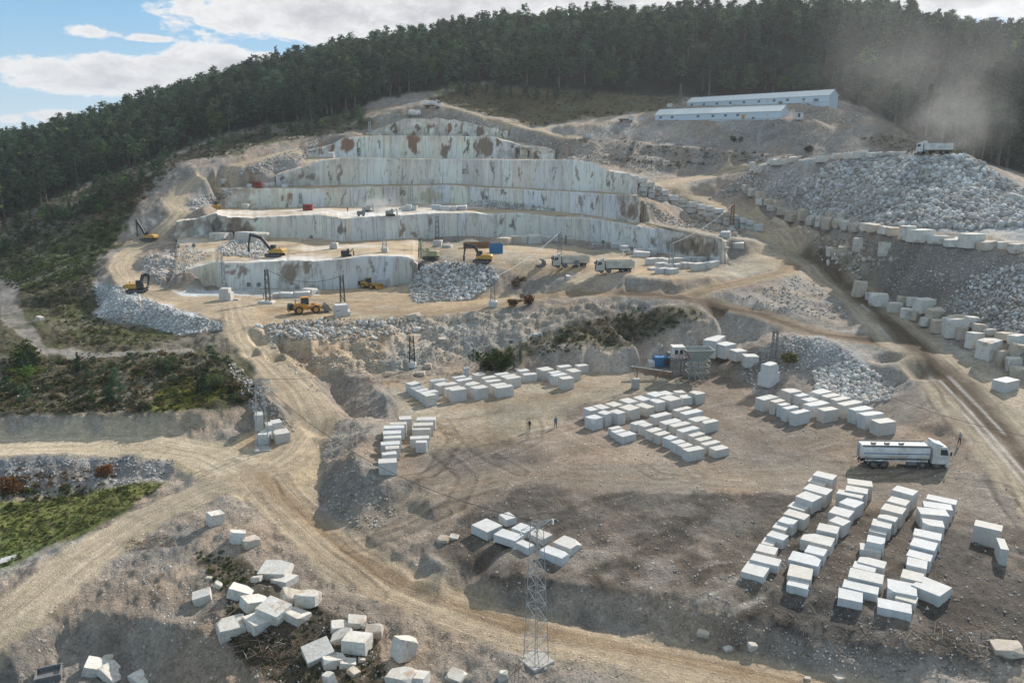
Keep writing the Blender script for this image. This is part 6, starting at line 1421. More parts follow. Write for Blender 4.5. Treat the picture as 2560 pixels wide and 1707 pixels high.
wheel_loader('yellow wheel loader facing the camera on the drilling bench at left', 541, 524, -68, M_YE, .88, GLD, .2)
def excavator(label, px, py, ang, m, s, boom, stick, tool, group, cabm=M_DK, slew=0):
    """boom, stick: side-view joints (x,z) of the arm; local +x is forward"""
    t = vehicle('excavator', label, 'excavator', px, py, ang, group); t.scale = (s,)*3
    for sgn in (-1, 1):
        r = .42; pts = [(-1.9+r*math.cos(a), r+r*math.sin(a)) for a in [1.5708+i*.3927 for i in range(9)]] + [(1.9+r*math.cos(a), r+r*math.sin(a)) for a in [-1.5708+i*.3927 for i in range(9)]]
        tr = MB().prof(pts, min(sgn*.95, sgn*1.5), max(sgn*.95, sgn*1.5))
        for i in range(16): x = -1.85+i*.247; tr.box(x-.07, x+.07, min(sgn*.93, sgn*1.52), max(sgn*.93, sgn*1.52), .83, .88, .01)
        tk = tr.mk('track', M_DK, t)
        fr = MB()
        for i in range(6): fr.cyl((-1.6+i*.64, sgn*1.5, .42), 'y', .2, .08, 10)
        fr.mk('track_roller', M_GY, tk)
    MB().box(-1.0, 1.0, -.95, .95, .35, .75).mk('undercarriage', M_DK, t); MB().cyl((0, 0, .9), 'z', .7, .35, 18).mk('turntable', M_DK, t)
    MB().prof([(-2.7, 1.1), (.3, 1.05), (.3, 2.05), (-.9, 2.2), (-2.4, 2.1), (-2.75, 1.8)], -1.35, 1.35).mk('engine_cover', m, t)
    MB().prof([(-2.9, 1.15), (-2.3, 1.1), (-2.3, 1.9), (-2.8, 1.85)], -1.38, 1.38).mk('counterweight', m, t)
    MB().box(.3, 1.5, -.1, 1.3, 1.05, 1.7, .05).mk('side_box', m, t)
    c = MB().prof([(.1, 1.1), (1.7, 1.1), (1.75, 1.9), (1.35, 2.95), (.15, 2.95)], -1.35, -.35).mk('cab', cabm, t)
    MB().plate([(1.76, -1.25, 1.75), (1.76, -.45, 1.75), (1.4, -.45, 2.85), (1.4, -1.25, 2.85)], .02).mk('windscreen', M_GL, c)
    for y in (-1.365, -.335): MB().prof([(.3, 1.75), (1.6, 1.75), (1.27, 2.8), (.3, 2.8)], y-.01, y+.01).mk('side_window', M_GL, c)
    MB().bar((-1.6, .7, 2.1), (-1.6, .7, 2.65), .08, 8).mk('exhaust', M_DK, t)
    a = MB(); P = boom
    for i in range(len(P)-1):
        (xa, za), (xb, zb) = P[i], P[i+1]; d = Vector((xb-xa, 0, zb-za)).normalized(); n = Vector((-d.z, 0, d.x)); w0, w1 = ((.28, .42), (.42, .24))[min(i, 1)] if len(P) > 2 else (.3, .25)
        a.prof([(xa-n.x*w0, za-n.z*w0), (xb-n.x*w1, zb-n.z*w1), (xb+n.x*w1, zb+n.z*w1), (xa+n.x*w0, za+n.z*w0)], -.05, .4)
    bo = a.mk('boom', M_DK if cabm is M_DK else m, t)
    for y in (-.15, .5): MB().bar((.9, y, 1.3), (P[1][0], y, P[1][1]-.3), .09, 8).mk('boom_cylinder', M_GY, bo)
    (xa, za), (xb, zb) = stick; d = Vector((xb-xa, 0, zb-za)).normalized(); n = Vector((-d.z, 0, d.x))
    s0 = MB().prof([(xa-d.x*.6-n.x*.12, za-d.z*.6-n.z*.12), (xa-n.x*.3, za-n.z*.3), (xb-n.x*.16, zb-n.z*.16), (xb+n.x*.16, zb+n.z*.16), (xa+n.x*.25, za+n.z*.25)], 0, .34).mk('stick', M_DK if cabm is M_DK else m, bo)
    MB().bar((P[1][0], .17, P[1][1]+.4), (xa-d.x*.5, .17, za-d.z*.5), .09, 8).mk('stick_cylinder', M_GY, bo)
    if tool == 'hammer':
        e = Vector((xb, .17, zb)); q = e+Vector((-.05, 0, -1.3)); MB().box(xb-.25, xb+.22, -.08, .42, zb-1.25, zb+.1, .05).mk('hammer', M_DK, s0); MB().bar(q, q+Vector((-.02, 0, -1.0)), .09, 8, .04).mk('chisel', M_GALV, s0)
    else:
        bk = MB().prof([(xb-.1, zb+.15), (xb+.2, zb-.1), (xb-.2, zb-1.0), (xb-.9, zb-1.15), (xb-1.0, zb-.9), (xb-.5, zb-.6), (xb-.35, zb-.1)], -.5, .85)
        for i in range(5): y = -.45+i*.3; bk.bar((xb-.92, y, zb-1.03), (xb-1.15, y, zb-.9), .05)
        bk.mk('bucket', M_GY, s0)
    return t
GE_ = 'excavators in the quarry'
excavator('yellow excavator with long black arm raised over the white rubble pile', 688, 641, 171, M_YE, 1.0, [(.8, 1.7), (3.6, 4.9), (6.6, 5.6)], ((6.6, 5.6), (7.3, 2.4)), 'hammer', GE_)
excavator('yellow excavator with folded black arm at the lower left rim', 343, 730, 12, M_YE, 1.0, [(.8, 1.7), (1.7, 4.2), (3.0, 3.9)], ((3.0, 3.9), (2.6, 1.5)), 'bucket', GE_)
excavator('dark excavator with upright pale arm at the far left rim of quarry', 372, 602, 172, M_YE, .95, [(.8, 1.7), (2.3, 4.6), (3.6, 6.8)], ((3.6, 6.8), (3.7, 2.6)), 'hammer', GE_)
excavator('dark blue and yellow excavator on the edge above the central rubble', 1206, 656, 172, M_YE, .95, [(.8, 1.7), (1.8, 4.0), (4.4, 4.6)], ((4.4, 4.6), (4.9, 1.6)), 'hammer', GE_)
def drill_rig(label, px, py, ang, m, s, group, mast=3.2):
    t = vehicle('drill_rig', label, 'drill rig', px, py, ang, group); t.scale = (s,)*3
    for sgn in (-1, 1):
        r = .3; pts = [(-1.2+r*math.cos(a), r+r*math.sin(a)) for a in [1.5708+i*.3927 for i in range(9)]] + [(1.2+r*math.cos(a), r+r*math.sin(a)) for a in [-1.5708+i*.3927 for i in range(9)]]
        MB().prof(pts, min(sgn*.7, sgn*1.05), max(sgn*.7, sgn*1.05)).mk('track', M_DK, t)
    MB().box(-1.5, .9, -.85, .85, .65, 1.7, .06).mk('engine_housing', m, t); MB().box(.2, .9, -.3, .5, 1.7, 2.2, .05).mk('control_box', m, t)
    MB().bar((.9, 0, 1.2), (2.0, 0, 2.2), .14, 8).mk('boom', m, t)
    ms = MB().box(1.9, 2.15, -.15, .15, .2, mast, .02); ms.bar((2.25, 0, .0), (2.25, 0, mast*.9), .05, 6); ms.mk('drill_mast', m, t)
    return t
GDR = 'drill rigs on the benches'
drill_rig('olive yellow crawler drill rig standing on the edge of the truck bench', 1078, 648, 165, M_GN, 1.35, GDR, 3.6)
drill_rig('grey drill rig raising the white dust on the drilling bench', 918, 530, 30, M_HG, 1.0, GDR, 2.8)
drill_rig('grey low drill rig right of the dust on the drilling bench', 976, 540, 10, M_HG, 1.0, GDR, 1.8)
drill_rig('small dark drill rig at the left edge of the truck bench', 866, 641, 10, M_DK, .9, GDR, 1.7)
t = vehicle('compressor', 'dark grey compressor cart on the white drilling bench', 'compressor', 903, 541, 8)
MB().box(-1.3, 1.3, -.7, .7, .5, 1.7, .12, .1).mk('housing', M_GY, t); wheels(t, (-.7, .7), .7, .32, .2); MB().bar((1.3, 0, .6), (2.0, 0, .4), .05).mk('tow_bar', M_DK, t)
# containers and skips
def container(name, label, px, py, ang, L, W_, H, m, open_top=False, group=None):
    t = vehicle(name, label, 'container' if name == 'container' else 'skip', px, py, ang, group); b = MB()
    if not open_top: b.box(-L/2, L/2, -W_/2, W_/2, .12, H, .04)
    else:
        b.box(-L/2, L/2, -W_/2, W_/2, .1, .2, .02)
        for sgn in (-1, 1): b.box(-L/2, L/2, sgn*W_/2-.06, sgn*W_/2+.06, .1, H, .02); b.box(sgn*L/2-.06, sgn*L/2+.06, -W_/2, W_/2, .1, H, .02)
    n = int(L/.45)
    for i in range(n):
        x = -L/2+.3+i*(L-.6)/max(1, n-1)
        for sgn in (-1, 1): b.box(x-.06, x+.06, sgn*(W_/2+.03)-.03, sgn*(W_/2+.03)+.03, .25, H-.15, .01)
    b.mk('shell', m, t)
    e = MB()
    for x in (-L/2, L/2):
        for y in (-W_/2, W_/2): e.box(x-.09, x+.09, y-.09, y+.09, 0, H+.04, .01)
    for y in (-W_/2, W_/2): e.box(-L/2, L/2, y-.07, y+.07, H-.06, H+.05, .01); e.box(-L/2, L/2, y-.07, y+.07, .02, .16, .01)
    for x in (-L/2, L/2): e.box(x-.07, x+.07, -W_/2, W_/2, .03, .15, .01)
    e.mk('corner_frame', m, t)
    if not open_top:
        for y in (-W_/4, W_/4): MB().box(L/2, L/2+.04, y-W_/4+.06, y+W_/4-.06, .2, H-.12, .01).mk('door', m, t)
        MB().box(-L*.2, L*.1, -W_/2-.09, -W_/2-.05, 1.0, H-.3, .01).mk('hatch', M_DK if m is not M_BL else M_BL, t)
    else: MB().bar((-L/2, -W_/2-.08, H*.5), (L/2, -W_/2-.08, H*.5), .05).mk('side_rail', m, t)
    return t
container('container', 'open blue steel container beside the centre excavator', 1240, 633, 4, 3.4, 2.4, 2.5, M_BL, True)
container('skip', 'long rusty orange trough lying behind the centre excavator', 1192, 619, 8, 7.4, 2.2, 1.5, M_RU, True)
container('container', 'dark red hut container on the fourth bench beside white blocks', 646, 468, 6, 2.7, 2.2, 1.9, M_RD)
container('container', 'red hut container beside the lamp pole on the drilling bench', 770, 526, 8, 3.0, 2.4, 2.0, M_RD)
container('container', 'small white box container right of the lower shed', 1995, 300, 3, 2.7, 2.3, 2.7, M_WH)
container('skip', 'dark rusty steel skip standing in the lower left pit', 122, 1692, 24, 2.0, 1.7, .6, M_GY, True)
def loose_bucket(label, px, py, s):
    t = vehicle('digger_bucket', label, 'bucket', px, py, 15); t.scale = (s,)*3
    b = MB().prof([(-.9, 0), (.8, 0), (1.1, .3), (.9, 1.2), (.2, 1.7), (-.1, 1.55), (.5, 1.0), (.6, .4), (-.8, .15)], -1.1, 1.1); b.mk('shell', M_GY, t)
    k = MB()
    for i in range(6): k.box(-1.15, -.85, -1.05+i*.4, -.93+i*.4, .02, .12, .01)
    k.mk('tooth', M_DK, t)
loose_bucket('dark loader bucket lying on the ground left of dump trucks', 1352, 664, 1.0)
loose_bucket('dark excavator bucket lying on the left end of the middle bench', 443, 619, .8)
# small yellow generator, tanks by the sheds
t = vehicle('generator', 'yellow generator box standing before the lower shed', 'generator', 1860, 300, 3); MB().box(-1.0, .9, -.7, .7, .35, 2.0, .06).mk('housing', M_YE, t); MB().box(1.0, 3.4, -.6, .6, .2, .8, .05).mk('base_skid', M_DK, t); MB().bar((-.6, 0, 2.0), (-.6, 0, 2.5), .07, 8).mk('exhaust', M_DK, t)
t = vehicle('water_tank', 'white ribbed water tank on the edge left of the small tanker', 'water tank', 1037, 291, 6); MB().cyl((0, 0, 1.45), 'x', 1.3, 5.2, 22, [(0, 0), (.8, 0), (1, .05), (1, .3), (1.03, .31), (1.03, .33), (1, .34), (1, .66), (1.03, .67), (1.03, .69), (1, .7), (1, .95), (.8, 1), (0, 1)]).mk('tank', M_WH, t)
for x in (-1.7, 1.7): MB().box(x-.2, x+.2, -1.0, 1.0, 0, .6, .03).mk('saddle', M_GY, t)
def flatbed(label, px, py, ang):
    t = vehicle('flatbed_truck', label, 'truck', px, py, ang); truck_cab(t, 1.2, 2.9, M_WH, .65, 2.3, 2.0); MB().box(-2.9, 1.1, -.4, .4, .5, .75).mk('chassis', M_DK, t)
    b = MB().box(-3.1, 1.1, -1.05, 1.05, .78, .9, .02)
    for sgn in (-1, 1): b.box(-3.1, 1.1, sgn*1.05-.03, sgn*1.05+.03, .9, 1.3, .01)
    b.mk('flatbed', M_GY, t); wheels(t, (2.2, -1.9), .85, .42, .25)
flatbed('small white flatbed truck parked left of the lower shed', 1565, 305, 2)
# ---------------------------------------------------------------- prefab sheds
def shed(label, p0, p1, Wd, eave, ridge, nwin, doors, extras=()):
    a, b = Vector(p0), Vector(p1); u = Vector((b.x-a.x, b.y-a.y, 0)); L = u.length; ang = math.atan2(u.y, u.x)
    t = thing('prefab_shed', label, 'shed', (a.x, a.y, a.z), ang)
    W_ = MB(); W_.box(0, L, 0, Wd, -2.5, eave, .02)
    W_.add([(.0, 0, eave), (0, Wd, eave), (0, Wd/2, ridge-.05), (.15, 0, eave), (.15, Wd, eave), (.15, Wd/2, ridge-.05)], [(0, 1, 2), (3, 5, 4), (0, 3, 4, 1), (1, 4, 5, 2), (2, 5, 3, 0)])
    W_.add([(L-.15, 0, eave), (L-.15, Wd, eave), (L-.15, Wd/2, ridge-.05), (L, 0, eave), (L, Wd, eave), (L, Wd/2, ridge-.05)], [(0, 1, 2), (3, 5, 4), (0, 3, 4, 1), (1, 4, 5, 2), (2, 5, 3, 0)])
    W_.mk('wall', M_BB, t)
    rf = MB()
    for s in (0, 1):
        y0 = -.35 if s == 0 else Wd+.35; ze = eave-.1
        rf.plate([(-.3, y0, ze), (L+.3, y0, ze), (L+.3, Wd/2, ridge), (-.3, Wd/2, ridge)][:: 1 if s == 0 else -1], .08)
        for i in range(int(L/1.0)):
            x = i*1.0+.3; rf.bar((x, y0, ze+.1), (x, Wd/2, ridge+.1), .03)
    rf.bar((-.3, Wd/2, ridge+.08), (L+.3, Wd/2, ridge+.08), .1)
    roof = rf.mk('roof', M_RF, t)
    for f in nwin:
        x = L*f; w = MB(); w.box(x-.65, x+.65, -.06, -.0, 1.05, 2.15, .01); fr = w.mk('window', M_WH, t)
        for k in (-.3, .3): MB().box(x+k-.25, x+k+.25, -.09, -.055, 1.15, 2.05, .005).mk('pane', M_GL, fr)
    for f in doors: x = L*f; d = MB().box(x-.45, x+.45, -.05, 0, .05, 2.1, .01).mk('door', M_WH, t); MB().box(x+.28, x+.36, -.12, -.05, 1.0, 1.08, .01).mk('handle', M_DK, d)
    for f, z, s in extras: x = L*f; MB().box(x-s, x+s, -.5, -.02, z, z+.8*s+.3, .03).mk('air_conditioner', M_GY, t)
    sk = MB(); sk.box(-.02, L+.02, -.02, -.0, -.1, .12, .005); sk.mk('plinth', M_CN, t)
    return t
def lift(px, py, Y, dz): p = at(px, py, Y=Y); return p
pA = at(1637, 303, Y=360); pB = at(1951, 298, Y=327); pB.z = pA.z = (pA.z+pB.z)/2+.1
shed('long low white prefab shed on the lower terrace, cream roof', pA, pB, 9.5, 2.7, 5.1, (.05, .15, .365, .485, .585, .68), (.74, .9), ((.80, 0, .5),))
pA = at(1717, 271, Y=388); pB = at(2072, 259, Y=339); pB.z = pA.z = (pA.z+pB.z)/2+.2
shed('long white prefab shed on the upper terrace below the forest', pA, pB, 8.0, 2.7, 5.0, (.04, .135, .235, .335, .435, .54, .645, .735), (.60, .84), ((.92, .5, .9), (.84, 1.2, .4), (.69, .2, .8)))
def dish(label, px, py, Y, s=1.0):
    p = at(px, py, Y=Y); g_ = gz_at(p.x, p.y); t = thing('satellite_dish', label, 'satellite dish', (p.x, p.y, g_), 0, 'white dishes beside the sheds'); h = max(.8, p.z-g_)
    MB().bar((0, .1, -.2), (0, .1, h), .06, 6).mk('post', M_GY, t)
    MB().cyl((0, -.15, h), 'y', .8*s, .3, 18, [(0, .75), (.5, .6), (.85, .3), (1, 0), (1, .05), (.85, .4), (.5, .72), (0, .85)]).mk('reflector', M_WH, t)
    MB().bar((0, -.2, h), (0, -.8, h), .03).mk('feed_arm', M_GY, t)
dish('left dish of the round white pair beside the upper shed', 1671, 263, 372); dish('right dish of the round white pair beside the upper shed', 1677, 263, 372); dish('left dish of the small pair beside the lower shed', 1600, 296, 352, .8); dish('right dish of the small pair beside the lower shed', 1605, 296, 352, .8)
# ---------------------------------------------------------------- lattice towers and masts
def lattice(name, label, px, py, h, w0, w1, arms=0, m=None, base='concrete', group=None, rz=0.0, lamps=0, rbar=.05, p=None, cat='pylon', bw=1.6, bh=.5, nst=None, legs4=True):
    p = p or hit(px, py); t = thing(name, label, cat, (p.x, p.y, p.z-.05), rz, group); m = m or M_GALV; zb = 0
    if base == 'concrete': MB().box(-bw/2, bw/2, -bw/2, bw/2, -.6, bh, .05).mk('base', M_CN, t); zb = bh
    elif base == 'block':
        o = obj('base_block', block_mesh('base_block', bw, bw, bh, chip=.06), MARBLE, t); zb = bh
    cs = ((-1, -1), (1, -1), (1, 1), (-1, 1)) if legs4 else ((-1, -.6), (1, -.6), (0, 1))
    n = nst or max(4, int(h/((w0+w1)*.62))); k = len(cs); L = MB(); B = MB()
    P = lambda c, z: Vector((c[0]*(w0+(w1-w0)*z/h)/2, c[1]*(w0+(w1-w0)*z/h)/2, zb+z))
    for c in cs: L.bar(P(c, 0), P(c, h), rbar)
    L.mk('leg_frame', m, t)
    for i in range(n):
        z0, z1 = h*i/n, h*(i+1)/n
        for j in range(k):
            c, d = cs[j], cs[(j+1) % k]
            if (i+j) % 2: c, d = d, c
            B.bar(P(c, z0), P(d, z1), rbar*.62); 
            if i % 2 == 0: B.bar(P(c, z1), P(d, z1), rbar*.5)
    B.mk('bracing', m, t)
    for i in range(arms):
        z = zb+h-.25-i*1.1; al = (1.7, 1.35, 1.5)[i % 3]; A = MB()
        for sgn in (-1, 1):
            A.bar((0, sgn*w1/2, z), (al, 0, z+.1), rbar*.8); A.bar((0, sgn*w1/2, z), (-al, 0, z+.1), rbar*.8); A.bar((0, sgn*w1/2, z-.45), (sgn*al, 0, z+.1), rbar*.6)
        ar = A.mk('cross_arm', m, t)
        for sgn in (-1, 1):
            I = MB()
            for q in range(5): I.cyl((sgn*al, 0, z-.02-q*.09), 'z', .08, .07, 8)
            I.mk('insulator', M_LT, ar)
    for i in range(lamps):
        x = (i-(lamps-1)/2)*.9; lm = MB().box(x-.28, x+.28, -.35, -.1, zb+h-.1, zb+h+.35, .05); o = lm.mk('floodlight', M_DK, t); MB().box(x-.22, x+.22, -.38, -.34, zb+h-.04, zb+h+.29, .01).mk('lens', M_LT, o)
    if lamps: MB().bar((-lamps*.45, 0, zb+h), (lamps*.45, 0, zb+h), .05).mk('lamp_bar', m, t)
    return t, Vector((p.x, p.y, p.z+zb+h))
def mast_h(px, pb, pt):
    p = hit(px, pb); q = at(px, pt, Y=p.y); return q.z-p.z
GPY = 'lattice power towers'; TOPS = {}
_, TOPS['a'] = lattice('lattice_pylon', 'tall grey lattice pylon on a concrete pad by the lower road', 1340, 1652, mast_h(1340, 1652, 1300)-.4, 1.5, .72, 1, rz=R(38), group=GPY, rbar=.032, bw=2.3, bh=.25, nst=17)
_, TOPS['b'] = lattice('lattice_pylon', 'grey lattice pylon standing over the white blocks at left', 658, 1122, mast_h(658, 1122, 945)-.3, 1.9, .7, 2, rz=R(10), group=GPY, bw=2.4, bh=.2)
_, TOPS['c'] = lattice('lattice_pylon', 'lattice pylon with cross arms at the back of the yard', 1177, 944, mast_h(1177, 944, 808)-.3, 2.0, .9, 3, rz=R(5), group=GPY, bw=2.2, bh=.2)
_, TOPS['d'] = lattice('lattice_mast', 'thin lattice mast on the berm behind the yard blocks', 1292, 925, mast_h(1292, 925, 848), .6, .5, 1, group=GPY, rbar=.035, bw=.9, bh=.3, cat='mast')
GM_ = 'lamp and cable masts in the quarry'
MS = [(1031, 918, 840, 1.3, 0, 'dark mast on a white block at the foot of the pit slope', M_DK), (1232, 767, 695, 1.8, 0, 'guyed mast on a pale block at the pit crest', M_GY), (857, 757, 690, 0, 0, 'dark mast above the stacked blocks at the pit crest', M_DK), (671, 758, 674, 0, 1, 'lamp tower before the lowest wall with a coil of cable', M_DK), (562, 724, 656, 0, 0, 'pale mast behind the stacked pair on the loader shelf', M_GALV),
      (835, 622, 545, 2.2, 3, 'floodlight mast with three lamps on a tall block before the second wall', M_GALV), (962, 631, 573, 1.8, 0, 'thin pale mast on a white boulder before the second wall', M_GALV), (1094, 616, 540, 2.4, 2, 'floodlight mast with two lamps on stacked blocks in front of second wall', M_DK), (1399, 640, 580, 1.2, 0, 'dark cable mast beside the half hidden dump truck', M_GY), (1677, 672, 609, 1.2, 0, 'thin mast rising out of the bluish block cluster', M_GALV), (1829, 572, 510, 1.2, 0, 'lattice mast on blocks at the right end of the ramp wall', M_RU),
      (1030, 514, 462, 2.0, 0, 'grey mast on a pale block in the white drilling cluster', M_GALV), (752, 519, 484, 1.8, 1, 'pale lamp mast beside the red hut on drilling bench', M_GALV), (629, 467, 430, 0, 0, 'thin rusty mast beside the upper red container', M_RU), (803, 392, 352, 1.3, 0, 'thin mast at the left end of the upper ledge', M_RU), (925, 337, 303, 1.2, 0, 'white lattice mast at the top left corner of the quarry', M_GALV), (1424, 399, 366, 1.2, 0, 'thin mast on a block at the right end of the upper ledge', M_RU), (1893, 404, 322, 1.0, 0, 'very thin tall mast below the white sheds', M_GALV), (1700, 268, 210, .8, 0, 'tall thin aerial mast at the forest edge by the upper shed', M_GY), (1933, 915, 828, 0, 0, 'thin lattice mast beside the spoil heap', M_GY), (1414, 612, 590, 0, 0, 'short dark post at the right of the block row below second wall', M_GY)]
for px, pb, pt, bw, lm, lab, m in MS:
    h = mast_h(px, pb, pt); bh = bw*.75
    _, TOPS[lab] = lattice('lattice_mast', lab, px, pb, max(2, h-(bh if bw else 0)), 1.0 if h > 4 else .45, .65 if h > 4 else .35, 0, m, 'block' if bw else 'concrete', GM_, lamps=lm, rbar=.085, cat='mast', bw=bw or 1.1, bh=bh or .15, nst=max(5, int(h/.9)))
def cable(label, a, b, sag, r=.035, m=None):
    a, b = Vector(a), Vector(b); n = 24; P = [a.lerp(b, i/n)-Vector((0, 0, sag*4*(i/n)*(1-i/n))) for i in range(n+1)]; c = MB()
    for p, q in zip(P[:-1], P[1:]): c.bar(p, q, r, 5)
    me = c.mk('power_cable', m or M_DK, None); tag(me, label, 'cable', 'cables strung across the quarry'); return me
m6 = [k for k in TOPS if k.startswith('guyed')][0]; m13 = [k for k in TOPS if k.startswith('dark cable')][0]; m15 = [k for k in TOPS if k.startswith('lattice mast on blocks')][0]; m14 = [k for k in TOPS if k.startswith('thin mast rising')][0]; m24 = [k for k in TOPS if k.startswith('thin lattice mast')][0]; m7 = [k for k in TOPS if k.startswith('dark mast above')][0]
cable('pale cable sloping down from the dump trucks to the pit crest mast', TOPS[m6], TOPS[m13], 1.0, .045, M_LT)
cable('dark cable drooping across the lowest wall', TOPS[m7], TOPS['lamp tower before the lowest wall with a coil of cable'], 2.2, .05)
cable('pale cable rising from the block cluster mast to the ramp mast', TOPS[m14], TOPS[m15], 1.2, .04, M_LT)
cable('dark cable crossing the haul road from the spoil heap mast', TOPS[m24], at(2560, 1118, z=9) + Vector((8, 0, 0)), 3.5, .03)
cable('thin cable from the tall pylon towards the left pylon', TOPS['a'], TOPS['b'], 3.0, .03)
cable('thin cable from the back yard pylon towards the thin berm mast', TOPS['c'], TOPS['d'], .8, .025)
cable('thin cable between the left pylon and the back yard pylon', TOPS['b'], TOPS['c'], 3.0, .03)
# ---------------------------------------------------------------- crusher plant behind the yard
p = hit(1745, 948); PX = scale_at(p)
t = thing('crusher_hopper', 'grey green feed hopper on a braced steel frame behind the yard', 'hopper', (p.x, p.y+1.0, p.z), R(4))
hp = MB(); w2, w1 = 2.5, 1.5
for (a, b) in (((-w2, -1.6), (w2, -1.6)), ((w2, -1.6), (w2, 1.6)), ((w2, 1.6), (-w2, 1.6)), ((-w2, 1.6), (-w2, -1.6))):
    k = .6; hp.plate([(a[0], a[1], 5.3), (b[0], b[1], 5.3), (b[0]*k, b[1]*k, 3.7), (a[0]*k, a[1]*k, 3.7)], .1); hp.bar((a[0], a[1], 5.35), (b[0], b[1], 5.35), .12)
h_ = hp.mk('hopper', M_HG, t); MB().box(-1.5, 1.5, -.95, .95, 3.4, 3.72, .05).mk('feeder', M_HG, h_)
f = MB()
for x in (-1.9, -.65, .65, 1.9):
    for y in (-1.3, 1.3): f.bar((x, y, -.3), (x, y, 3.5), .11)
for z in (1.2, 2.3, 3.4):
    for y in (-1.3, 1.3): f.bar((-1.9, y, z), (1.9, y, z), .09)
    for x in (-1.9, 1.9): f.bar((x, -1.3, z), (x, 1.3, z), .09)
for x in (-1.9, .65): f.bar((x, -1.3, 0), (x+1.25, -1.3, 2.3), .07); f.bar((x+1.25, -1.3, 0), (x, -1.3, 2.3), .07)
f.mk('frame', M_HG, t)
p = hit(1695, 948); t = thing('control_cabin', 'small white control cabin on steel legs beside the hopper', 'cabin', (p.x, p.y+1.5, p.z), R(3))
c = MB().box(-1.0, 1.0, -1.0, 1.0, 3.6, 5.7, .05).mk('cabin', M_WH, t); MB().box(-1.15, 1.15, -1.15, 1.15, 5.68, 5.82, .03).mk('roof', M_WH, c)
for x in (-.45, .45): MB().box(x-.3, x+.3, -1.03, -.99, 4.5, 5.3, .01).mk('window', M_GL, c)
MB().box(.99, 1.03, -.5, .5, 4.4, 5.3, .01).mk('window', M_GL, c)
f = MB()
for x in (-1, 1):
    for y in (-1.2, 1): f.bar((x, y, -.3), (x, y, 3.6), .1)
f.box(-1.4, 1.6, -2.0, 1.1, 3.45, 3.6, .02); f.mk('leg_frame', M_GY, t)
r = MB()
for i in range(6): x = -1.4+i*.6; r.bar((x, -2, 3.6), (x, -2, 4.6), .035)
for z in (4.1, 4.6): r.bar((-1.4, -2, z), (1.6, -2, z), .035)
r.mk('railing', M_RD, t)
s = MB()
for y in (-2.0, -1.2): s.bar((1.6, y, 3.5), (4.0, y, 0), .09)
for i in range(11): k = i/10; s.box(1.6+2.4*k-.14, 1.6+2.4*k+.14, -2.0, -1.2, 3.5*(1-k)-.03, 3.5*(1-k)+.03, .01)
s.mk('stair', M_GALV, t)
p = hit(1640, 950); t = thing('conveyor', 'long rusty conveyor belt slanting beside the crusher', 'conveyor', (p.x, p.y+1, p.z), R(-6))
k = MB(); k.plate([(-4.2, -.4, 2.1), (3.0, -.4, 1.2), (3.0, .4, 1.2), (-4.2, .4, 2.1)], .1); k.mk('belt', M_DK, t)
f = MB()
for y in (-.45, .45): f.bar((-4.2, y, 1.95), (3, y, 1.05), .08); f.bar((-4.2, y, 1.55), (3, y, .65), .06)
for i in range(12): x = -4.2+i*.65; f.bar((x, -.45, 1.95-(x+4.2)*.125), (x+.32, -.45, 1.55-(x+4.5)*.125), .04)
for x in (-3.2, .2, 2.6): f.bar((x, -.45, -.2), (x, -.45, 1.5-(x+3)*.1), .08); f.bar((x, .45, -.2), (x, .45, 1.5-(x+3)*.1), .08); f.bar((x, -.45, 0), (x-.9, -.45, 1.5-(x+3)*.1), .06)
f.mk('frame', M_RU, t); MB().cyl((-4.2, 0, 2.05), 'y', .18, .9, 12).mk('drum', M_GY, t)
p = hit(1655, 935); t = thing('crusher_unit', 'blue and white crusher housing behind the conveyor', 'crusher', (p.x+.6, p.y+3.5, p.z), R(4))
MB().box(-1.6, 1.2, -1, 1, .8, 2.5, .06).mk('housing', M_BL, t); MB().box(-2.6, -1.5, -.9, .9, .6, 1.7, .06).mk('engine_box', M_WH, t); MB().cyl((.6, -1.15, 1.7), 'y', .7, .25, 20).mk('flywheel', M_DK, t); MB().box(-2.6, 1.4, -.9, .9, 0, .7, .04).mk('base_frame', M_GY, t); MB().box(.9, 2.2, -.7, .7, 1.6, 3.3, .05).mk('chute', M_GY, t)
for i, (px, py, hp_) in enumerate(((1588, 972, 26), (1633, 944, 0))):
    if hp_: q = hit(px, py); o = obj('concrete_post', block_mesh('concrete_post', 1.3, .9, 1.9, chip=.05), M_CN, loc=(q.x, q.y, q.z-.05), rot=(0, 0, .1)); tag(o, 'upright concrete block before the conveyor legs', 'concrete block')
# wire saw frames: white beams on legs
def saw(label, px, py, w, ang):
    t = vehicle('saw_frame', label, 'saw frame', px, py, ang, 'white saw frames on the benches'); MB().box(-w/2, w/2, -.12, .12, 1.0, 1.25, .03).mk('beam', M_WH, t)
    for x in (-w/2+.2, w/2-.2): MB().box(x-.12, x+.12, -.3, .3, 0, 1.0, .03).mk('leg', M_WH, t)
    MB().box(w*.2, w*.2+.8, -.35, .35, 1.2, 2.0, .05).mk('motor_box', M_WH, t); MB().cyl((w*.2+.4, -.5, 1.7), 'y', .55, .12, 18).mk('drive_wheel', M_GY, t)
for a in (('white saw frame before the second wall at left', 768, 606, 5.0, 4), ('white saw frame in front of the dump trucks', 1428, 672, 4.2, -4), ('white saw frame at the right foot of the second wall', 1497, 619, 4.0, -10), ('white saw frame standing at the lowest wall', 615, 727, 2.4, 5), ('small white saw machine before the lowest wall', 642, 727, 1.4, 8), ('low white saw frame behind the drilling rigs', 968, 512, 3.0, 3), ('white saw cart on the left of the middle bench', 479, 628, 2.0, 12), ('white saw frame at far right of the second wall', 1570, 636, 3.2, -15)): saw(*a)
